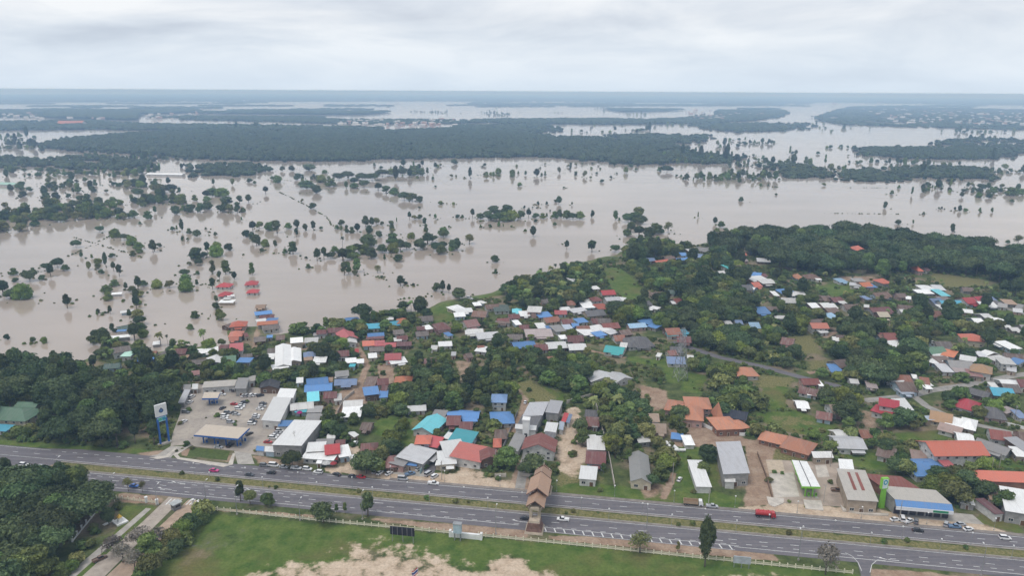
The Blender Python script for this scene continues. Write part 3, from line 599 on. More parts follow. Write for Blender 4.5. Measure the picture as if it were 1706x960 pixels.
for i, (nm, lb, poly, sp, cw, chh, fill) in enumerate(WOODS):
    P = pts(poly, WATER); n = min(int(area(P) / sp ** 2 * fill), 45000)
    q = randin(P, n, rw); nz = np.sin(q[:, 0] * .011 + i) + np.sin(q[:, 1] * .007 + 2 * i) + rw.normal(size=n) * .7
    gap = np.sin(q[:, 0] * .021 + 3 * np.sin(q[:, 1] * .004 + i)) * np.sin(q[:, 1] * .013 + 1.7 * np.sin(q[:, 0] * .006)); q = q[(gap < .80) & ((fill >= 1) | (nz > -1.0 + (1 - fill)))]
    e_ = [(P[j], P[(j + 1) % len(P)]) for j in range(len(P))]; el = np.array([(b_ - a_).length for a_, b_ in e_]); nb_ = int(el.sum() / sp * 1.1)
    kk = rw.choice(len(e_), nb_, p=el / el.sum()); uu = rw.random(nb_); bp = np.array([((e_[k_][0] * (1 - u_) + e_[k_][1] * u_))[:2] for k_, u_ in zip(kk, uu)])
    q = np.concatenate([q, bp + rw.normal(size=(nb_, 2)) * ([sp * 2.0, sp * 2.6] if sp < 20 else [sp * .6, sp * 1.0])])
    n = len(q); s = rw.uniform(.6, 1.45, n); P3 = np.column_stack([q, np.full(n, WATER - chh * .22)])
    scatter(nm, P3, np.column_stack([cw * s, cw * s, chh * rw.uniform(.75, 1.35, n)]), 'lumps', lb, 'forest', i)
    if fill >= .85:
        o = sheet('woodland_ground', P, WATER + .25, FLOORM); tag(o, kind='structure')
# the wooded plain up to the horizon, with its strips of water left open
FARL = [[(-900, 161), (-200, 158.5), (500, 156.5), (1100, 159), (1706, 164.6), (2500, 170), (2500, 179), (1706, 175), (1440, 171), (1410, 170.5), (1330, 170.5), (1300, 171), (1136, 171), (900, 168.5), (700, 168), (570, 168.5), (350, 168.5), (0, 170), (-900, 171)],
        [(-900, 186), (0, 185), (110, 186), (120, 190), (0, 191), (-900, 191)], [(80, 191), (225, 188), (222, 200), (80, 196)], [(100, 185), (330, 183.5), (330, 187), (250, 190), (130, 189)],
        [(330, 187.5), (650, 187), (600, 191), (450, 190), (340, 189)], [(1010, 182), (1136, 183), (1100, 185), (1040, 186)]]
fcol = plain('far_canopy', (0.034, 0.050, 0.024, 1), .95, var=.28, scale=.0016)
for k, poly in enumerate(FARL):
    P = pts(poly, 0); tag(sheet('wooded_plain', P, 6.0, fcol), kind='structure')
    n = [30000, 2500, 2500, 2500, 2500, 1500][k]
    px_ = randin(poly, n, rw); q = np.array([at(a, b)[:2] for a, b in px_]); sc_ = np.clip(q[:, 1] / 9000 * 45, 35, 120) * rw.uniform(.7, 1.4, n)
    scatter('far_tree_belt', np.column_stack([q, np.full(n, 1.0)]), np.column_stack([sc_ * 1.4, sc_, rw.uniform(11, 19, n)]), 'lumps', ['endless wooded plain reaching to the hazy horizon', 'thin hazy wooded strip at the far left', 'hazy wood left of the far pale lake', 'hazy wood strip above the far pale lake', 'thin hazy wood strip right of the far pale lake', 'thin hazy wood strip left of the bright river'][k], 'forest', 40 + k)

# thin broken strips of trees between the far waters
RIVER = [(1230, 207), (1300, 197), (1316, 188), (1332, 179), (1370, 174.5), (1425, 172.5), (1430, 176), (1392, 181), (1348, 192), (1352, 202), (1345, 208)]
sq = []
for k in range(100):
    x0 = rw.uniform(-150, 1850); y0 = rw.uniform(168, 200) if x0 < 640 or x0 > 1400 else rw.uniform(167.5, 180)
    if 225 < x0 < 320 and y0 > 186 or 1290 < x0 < 1420: continue
    y0 += max(0, (x0 - 853)) * .004; ln = rw.uniform(15, 120); th = rw.uniform(.15, .7); m_ = int(ln * 2.2)
    for u, v in zip(rw.uniform(-1, 1, m_), rw.normal(size=m_)): qx, qy = x0 + u * ln, y0 + v * th; p = at(qx, qy); (inpoly([qx], [qy], RIVER)[0] or (620 < qx < 1230 and qy > 177.5)) or sq.append((p.x, p.y, WATER - 2, p.y / 9000))
sq = np.array(sq); sz = np.clip(sq[:, 3] * 42, 18, 90) * rw.uniform(.6, 1.3, len(sq))
scatter('far_tree_belt', sq[:, :3], np.column_stack([sz * 1.3, sz, rw.uniform(8, 15, len(sq))]), 'lumps', 'thin broken tree strips between the far pale waters', 'forest', 60)
# far settlements, a few pixels in all
fb = MB().box((0, 0, .5), (1, 1, 1)).add([(-.55, -.55, 1), (.55, -.55, 1), (.55, .55, 1), (-.55, .55, 1), (-.55, 0, 1.4), (.55, 0, 1.4)], [(0, 1, 5, 4), (2, 3, 4, 5), (3, 0, 4), (1, 2, 5)])
masscol('far_houses', [mesh('far_house', fb.v, fb.f, [plain('far_wall', (.62, .60, .58, 1), .8)]), mesh('far_house', fb.v, fb.f, [plain('far_roof', (.45, .30, .26, 1), .8)]), mesh('far_house', fb.v, fb.f, [plain('far_wall', (.62, .60, .58, 1), .8)])])
fh = [at(x, y) for x, y in np.concatenate([randin([(1430, 180), (1706, 188), (1760, 210), (1500, 208)], 130, rw), randin([(0, 184), (330, 184), (330, 200), (0, 200)], 70, rw), randin([(560, 200), (760, 200), (760, 212), (560, 212)], 60, rw), randin([(1140, 184), (1290, 184), (1250, 200), (1140, 200)], 40, rw), randin([(100, 160), (1600, 165), (1600, 176), (100, 172)], 120, rw)])]
scatter('far_settlement', [(p.x, p.y, 2.0) for p in fh], np.column_stack([rw.uniform(12, 34, len(fh)) * np.array([max(1, p.y / 6000) for p in fh]), rw.uniform(10, 18, len(fh)), rw.uniform(6, 11, len(fh))]), 'far_houses', 'tiny pale houses of far settlements on the hazy plain', 'houses', 61)
# ------------------------------------------------------------------ houses
RC = {  # roof colours: base colour, the words for it, wear
 'white': ((.78, .78, .77, 1), 'white metal', .16), 'offwhite': ((.60, .59, .57, 1), 'dull white', .3), 'ltgrey': ((.52, .52, .53, 1), 'pale grey', .25), 'greywhite': ((.58, .58, .60, 1), 'grey-white', .3),
 'greyroof': ((.30, .29, .285, 1), 'grey', .4), 'greymetal': ((.40, .40, .42, 1), 'grey metal', .2), 'dkgreyroof': ((.115, .112, .118, 1), 'dark grey', .35), 'fibregrey': ((.31, .31, .30, 1), 'grey fibre-cement', .35),
 'greybrown': ((.145, .118, .105, 1), 'weathered grey-brown', .5), 'brown': ((.150, .095, .075, 1), 'brown', .5), 'brownrust': ((.19, .10, .07, 1), 'rusty brown', .55), 'brownred': ((.17, .065, .055, 1), 'brown-red', .4),
 'maroon': ((.155, .050, .047, 1), 'maroon', .35), 'maroonroof': ((.19, .062, .06, 1), 'maroon tin', .35), 'brickdark': ((.15, .055, .048, 1), 'dark brick-red', .35), 'brickred': ((.24, .070, .055, 1), 'brick-red', .3), 'red': ((.42, .045, .050, 1), 'red', .15), 'crimson': ((.36, .030, .045, 1), 'crimson', .15),
 'redorange': ((.44, .095, .05, 1), 'red-orange', .2), 'orangered': ((.58, .155, .095, 1), 'bright orange-red', .12), 'orange': ((.56, .17, .07, 1), 'orange', .2), 'orangeroof': ((.47, .155, .07, 1), 'orange tiled', .2), 'orangetile': ((.50, .205, .115, 1), 'orange tiled', .3),
 'rustorange': ((.40, .17, .09, 1), 'rusty orange', .35), 'rust': ((.26, .10, .06, 1), 'rust-red', .5), 'rustpatch': ((.21, .09, .075, 1), 'patchy rusted', .8), 'rustred': ((.235, .062, .043, 1), 'rust-red metal', .4), 'rustgrey': ((.28, .19, .16, 1), 'rusty grey', .6), 'rustwhite': ((.42, .30, .26, 1), 'rust-stained white', .7),
 'salmon': ((.52, .17, .11, 1), 'salmon', .2), 'salmonroof': ((.46, .125, .10, 1), 'salmon-red', .15), 'pink': ((.52, .135, .14, 1), 'pink-red', .15), 'pinkred': ((.46, .105, .11, 1), 'pinkish red', .2), 'pinkbrown': ((.27, .13, .12, 1), 'pinkish brown', .4), 'redpink': ((.50, .08, .085, 1), 'pink-red sheet', .2), 'greypink': ((.38, .31, .30, 1), 'pinkish grey', .4),
 'tan': ((.36, .235, .155, 1), 'tan', .35), 'tanroof': ((.33, .24, .175, 1), 'tan fibre', .4), 'tanorange': ((.42, .25, .13, 1), 'tan-orange', .25), 'cream': ((.55, .48, .36, 1), 'cream', .3),
 'blue': ((.10, .245, .52, 1), 'blue metal', .15), 'slateblue': ((.16, .225, .37, 1), 'slate-blue', .35), 'slatebluebright': ((.17, .28, .48, 1), 'bright slate-blue', .2), 'ltblue': ((.30, .47, .64, 1), 'pale blue', .3), 'ltslate': ((.40, .46, .55, 1), 'pale slate', .3),
 'aqua': ((.16, .60, .68, 1), 'aqua', .12), 'teal': ((.05, .36, .42, 1), 'teal', .12), 'tealroof': ((.06, .42, .42, 1), 'turquoise', .15), 'tealblue': ((.07, .36, .50, 1), 'teal-blue', .15), 'mint': ((.42, .66, .55, 1), 'mint', .2),
 'green': ((.10, .20, .125, 1), 'green', .3), 'dkgreen': ((.06, .105, .085, 1), 'dark green', .4), 'black': ((.032, .034, .045, 1), 'black', .2), 'beigegrey': ((.40, .37, .33, 1), 'beige-grey metal', .2), 'maroonstripe': ((.15, .055, .06, 1), 'maroon', .3), 'solar': ((.018, .022, .040, 1), 'black solar-panelled', .05)}
WALLC = {'white': (.62, .61, .59, 1), 'cream': (.55, .49, .38, 1), 'pink': (.50, .33, .29, 1), 'grey': (.33, .32, .31, 1), 'lightblue': (.42, .52, .60, 1), 'green': (.20, .33, .25, 1), 'brick': (.30, .16, .11, 1), 'wood': (.16, .105, .075, 1), 'tan': (.42, .34, .26, 1)}
def _mute(c, k=.95):
    g_ = .3 * c[0] + .55 * c[1] + .15 * c[2]; return tuple(max(0, g_ + (x - g_) * k) for x in c[:3]) + (1,)
RC = {k: (_mute(v[0]), v[1], min(.85, v[2] * 1.15 + .07)) for k, v in RC.items()}
def wallm(k): return plain('wall_' + k, WALLC[k], .85, var=.16, scale=.5)
GLASS = plain('window_glass', (.028, .036, .045, 1), .18, var=.1, spec=.6); FRAME = plain('window_frame', (.60, .58, .55, 1), .6, var=.05); WOOD = plain('door_wood', (.15, .085, .05, 1), .7, var=.15)
wb = MB().box((0, 0, 0), (1.3, .06, 1.15), 0)
wb.box((0, -.045, .60), (1.46, .10, .10), 1).box((0, -.045, -.60), (1.46, .14, .10), 1).box((-.68, -.045, 0), (.09, .10, 1.1), 1).box((.68, -.045, 0), (.09, .10, 1.1), 1).box((0, -.04, 0), (.07, .05, 1.1), 1)
WIN = mesh('window', wb.v, wb.f, [GLASS, FRAME], wb.i)
db = MB().box((0, 0, 0), (1.0, .08, 2.05), 0).box((0, -.03, 1.07), (1.2, .10, .10), 1).box((-.56, -.03, 0), (.1, .10, 2.05), 1).box((.56, -.03, 0), (.1, .10, 2.05), 1)
DOOR = mesh('door', db.v, db.f, [WOOD, FRAME], db.i)
FOOT, ROOFPX, HOUSES = [], [], []
def openings(root, L, S, eave, rz, n=0, shop=False):
    """windows and a door on the two walls that face the viewer"""
    fl = [1.55] + ([eave - 1.45] if eave > 5 else [])
    nx_ = max(1, min(6, int(L / 3.6)))
    for fi, z in enumerate(fl):
        for k in range(nx_):
            x = (k + .5) / nx_ * L - L / 2
            if fi == 0 and k == nx_ // 2 and not shop: link('door', DOOR, root, (x, -S / 2 - .03, 1.03)); continue
            link('window', WIN, root, (x, -S / 2 - .02, z))
        side = 1 if math.cos(rz) * root.location.x + math.sin(rz) * root.location.y < 0 else -1
        ny_ = max(1, min(3, int(S / 4)))
        for k in range(ny_): link('window', WIN, root, (side * (L / 2 + .02), (k + .5) / ny_ * S - S / 2, z), side * R(90))
def gable_roof(L, S, rise, t=.14, hip=0.0):
    x, y = L / 2, S / 2; r = max(x - hip, .05)
    top = [(-x, -y, 0), (x, -y, 0), (x, y, 0), (-x, y, 0), (-r, 0, rise), (r, 0, rise)]
    bot = [(a, b, c - t) for a, b, c in top]
    f = [(0, 1, 5, 4), (2, 3, 4, 5), (3, 0, 4), (1, 2, 5)] if hip else [(0, 1, 5, 4), (2, 3, 4, 5)]
    fb = [tuple(i + 6 for i in q[::-1]) for q in f]
    if hip: e = [(0, 6, 7, 1), (1, 7, 8, 2), (2, 8, 9, 3), (3, 9, 6, 0)]
    else: e = [(0, 6, 7, 1), (2, 8, 9, 3), (0, 4, 10, 6), (4, 3, 9, 10), (1, 7, 11, 5), (5, 11, 8, 2)]
    return MB().add(top + bot, f + fb + e)
def zone(px, py):
    if py < 548 and px < 480: return 'standing in the flood left of the village'
    if px < 640 and py < 625: return 'in the houses behind the filling station'
    if px < 640: return 'beside the filling station and its lane'
    if py < 640 and px < 860: return 'on the flood bank at centre'
    if py < 640 and px < 1045: return 'in the packed village core'
    if py >= 640 and px < 960: return 'on the plots left of the gate'
    if py >= 625 and px < 1250: return 'between the gate and the muddy drive'
    if px < 1330 and py < 560: return 'among the trees by the right shore'
    if px < 1330: return 'around the lattice pylon'
    if py < 530: return 'in the hamlet at upper right'
    if py < 700: return 'in the right-hand village'
    return 'near the highway at lower right'
def reg(root, px, py, col, what, L, S):
    HOUSES.append([root, px, py, col, what]); FOOT.append((root.location.x, root.location.y, max(L, S) * .5))
hrng = random.Random(3)
WKEYS = ['white', 'white', 'cream', 'white', 'grey', 'wood', 'lightblue', 'pink', 'tan', 'white']
def house(px1, py1, px2, py2, S, eave, col, kind='g', wall=None, base=0.0, label=None):
    pitch = {'g': .42, 'h': .44, 's': .0, 'p': 1.5}[kind] if col not in ('white', 'offwhite', 'ltgrey', 'greywhite', 'blue') else {'g': .30, 'h': .36, 's': 0, 'p': 1.5}[kind]
    S *= 1.12 * hrng.uniform(.97, 1.03); rise = S / 2 * pitch
    eave = eave * .9 + hrng.uniform(-.12, .12)
    A, B = at(px1, py1, eave + rise * .5 + (.3 if kind == 's' else 0)), at(px2, py2, eave + rise * .5 + (.3 if kind == 's' else 0))
    c = (A + B) / 2; d = B - A; L = d.length; rz = math.atan2(d.y, d.x)
    if (-math.sin(rz)) * (-c.x) * -1 + (math.cos(rz)) * (-c.y) * -1 < 0: rz += math.pi
    inside = bool(inpoly([c.x], [c.y], LAND)[0])
    z0 = 0.0 if inside else WATER
    wall = wall or hrng.choice(WKEYS)
    what = 'house' if (L > 6 and S > 5.4) or eave > 4 else 'shed'
    root = empty(what, (c.x, c.y, z0), rz)
    rm = roofmat(col, RC[col][0], RC[col][2]); ov = .85 if what == 'house' else .45
    wl, ws = max(L - 2 * ov, 1.5), max(S - 2 * ov, 1.5)
    mb = MB()
    if kind == 's':
        tilt = .07 * S
        mb.prism([(-wl / 2, -ws / 2), (wl / 2, -ws / 2), (wl / 2, ws / 2), (-wl / 2, ws / 2)], -1.2, 0, 0, [(-wl / 2, -ws / 2, eave - .1), (wl / 2, -ws / 2, eave - .1), (wl / 2, ws / 2, eave + tilt - .16), (-wl / 2, ws / 2, eave + tilt - .16)])
        rb = MB().prism([(-L / 2, -S / 2), (L / 2, -S / 2), (L / 2, S / 2), (-L / 2, S / 2)], 0, 0, 0, [(-L / 2, -S / 2, .12), (L / 2, -S / 2, .12), (L / 2, S / 2, .12 + tilt), (-L / 2, S / 2, .12 + tilt)])
        rb.v = [(a, b, (z if i > 3 else (tilt if b > 0 else 0))) for i, (a, b, z) in enumerate(rb.v)]
        roof = rb.build('roof', rm, root, (0, 0, eave))
    else:
        if kind == 'g':
            x, y = wl / 2, ws / 2; k_ = (ws / S) * rise
            v = [(-x, -y, -1.2), (x, -y, -1.2), (x, y, -1.2), (-x, y, -1.2), (-x, -y, eave), (x, -y, eave), (x, y, eave), (-x, y, eave), (-x, 0, eave + k_ - .05), (x, 0, eave + k_ - .05)]
            mb.add(v, [(0, 1, 5, 4), (1, 2, 6, 9, 5), (2, 3, 7, 6), (3, 0, 4, 8, 7), (4, 5, 9, 8), (6, 7, 8, 9)])
        else: mb.box((0, 0, (eave - 1.2) / 2), (wl, ws, eave + 1.2))
        drop = rise * (S - ws) / S
        roof = gable_roof(L, S, rise, hip=0 if kind == 'g' else (min(S / 2 * .95, L / 2 - .1) if kind == 'h' else L / 2 - .05)).build('roof', rm, root, (0, 0, eave - drop + .16))
        if what == 'house' and kind != 'p': MB().tube((-L / 2 + (0 if kind == 'g' else S / 2 * .9), 0, rise + .02), (L / 2 - (0 if kind == 'g' else S / 2 * .9), 0, rise + .02), .13, .13, 5).build('ridge_cap', rm, roof) if L > S else None
    mb.build('wall', wallm(wall), root)
    if eave > 2.3: openings(root, wl, ws, eave, rz)
    if what == 'house' and hrng.random() < .3 and kind != 'p':
        pa = MB().box((0, 0, 0), (wl * .5, 2.4, .1)).build('porch_roof', rm, root, (hrng.uniform(-.2, .2) * wl, -S / 2 - 1.0, min(eave, 3) - .45)); pa.rotation_euler.x = .14
    mx_, my_ = (px1 + px2) / 2, (py1 + py2) / 2
    reg(root, mx_, my_, col, ('pavilion' if kind == 'p' else what, {'g': 'gable-roofed', 'h': 'hip-roofed', 's': 'sheet-roofed', 'p': 'spire-roofed'}[kind]), L, S)
    ROOFPX.append((min(px1, px2) - 2, max(px1, px2) + 2, my_ - S * pxm(c) * .17 - 2, my_ + S * pxm(c) * .17 + eave * pxm(c) * .5, c.y))
    if label: root['label'] = label
    return root
def hall(quad, eave, col, wall='white', label=None, tilt=.5, name='hall', win=True, gable=0.0):
    """a building whose roof outline was measured corner by corner: near-left, near-right, far-right, far-left"""
    Q = [at(a, b, eave) for a, b in quad]; c = sum(Q, Vector()) / 4; d = ((Q[1] - Q[0]) + (Q[2] - Q[3])) / 2; e = ((Q[3] - Q[0]) + (Q[2] - Q[1])) / 2
    rz = math.atan2(d.y, d.x); L = d.length; nrm = Vector((-math.sin(rz), math.cos(rz), 0)); S = abs(e.dot(nrm)); sh = e.dot(Vector((math.cos(rz), math.sin(rz), 0)))
    inside = bool(inpoly([c.x], [c.y], LAND)[0])
    root = empty(name, (c.x, c.y, 0 if inside else WATER), rz)
    def par(o): return [(-L / 2 - sh / 2 + o, -S / 2 + o), (L / 2 - sh / 2 - o, -S / 2 + o), (L / 2 + sh / 2 - o, S / 2 - o), (-L / 2 + sh / 2 + o, S / 2 - o)]
    w_ = par(.45); rm = roofmat(col, RC[col][0], RC[col][2])
    if gable:   # ridge runs from the near side to the far side
        p = par(0); rg = [((p[0][0] + p[1][0]) / 2, -S / 2), ((p[2][0] + p[3][0]) / 2, S / 2)]
        v = [(*q, 0) for q in p] + [(*rg[0], gable), (*rg[1], gable)]; v += [(a, b, z - .14) for a, b, z in v]
        f = [(0, 4, 5, 3), (4, 1, 2, 5), (9, 11, 10, 6), (11, 8, 7, 10), (0, 3, 9, 6), (1, 7, 8, 2), (0, 6, 10, 4), (4, 10, 7, 1), (3, 5, 11, 9), (5, 2, 8, 11)]
        MB().add(v, f).build('roof', rm, root, (0, 0, eave))
        MB().prism(w_, -1.2, eave - .15).add([(*w_[0], eave - .15), (*w_[1], eave - .15), ((w_[0][0] + w_[1][0]) / 2, w_[0][1], eave + gable - .3)], [(0, 1, 2)]).build('wall', wallm(wall), root)
    else:
        p = par(0); mb = MB().prism(p, 0, 0, 0, [(*p[0], .15), (*p[1], .15), (*p[2], .15 + tilt), (*p[3], .15 + tilt)])
        mb.v = [(a, b, z if i > 3 else (tilt if i > 1 else 0)) for i, (a, b, z) in enumerate(mb.v)]
        mb.build('roof', rm, root, (0, 0, eave))
        MB().prism(w_, -1.2, 0, 0, [(*w_[0], eave - .04), (*w_[1], eave - .04), (*w_[2], eave + tilt * .9 - .04), (*w_[3], eave + tilt * .9 - .04)]).build('wall', wallm(wall), root)
    if win:
        nx_ = max(1, min(8, int(L / 4)))
        for k in range(nx_):
            x = (k + .5) / nx_ * (L - 1) - (L - 1) / 2 - sh / 2
            if k == nx_ // 2: link('door', DOOR, root, (x, -S / 2 + .40, 1.03), 0, (1.6, 1, 1.1))
            else: link('window', WIN, root, (x, -S / 2 + .43, 1.7), 0, (1.3, 1, 1.1))
    mx_ = sum(a for a, b in quad) / 4; my_ = sum(b for a, b in quad) / 4
    reg(root, mx_, my_, col, (name, 'long' if max(L, S) > 2 * min(L, S) else 'low-pitched'), L, S)
    ROOFPX.append((min(a for a, b in quad), max(a for a, b in quad), min(b for a, b in quad), max(b for a, b in quad) + 4, c.y))
    if label: root['label'] = label
    return root, L, S, sh
def RG(x0, y0, s): return lambda h: (x0 + h[0] / s, y0 + h[1] / s, x0 + h[2] / s, y0 + h[3] / s) + tuple(h[4:])
def QD(x0, y0, s): return lambda q: [(x0 + a / s, y0 + b / s) for a, b in q]
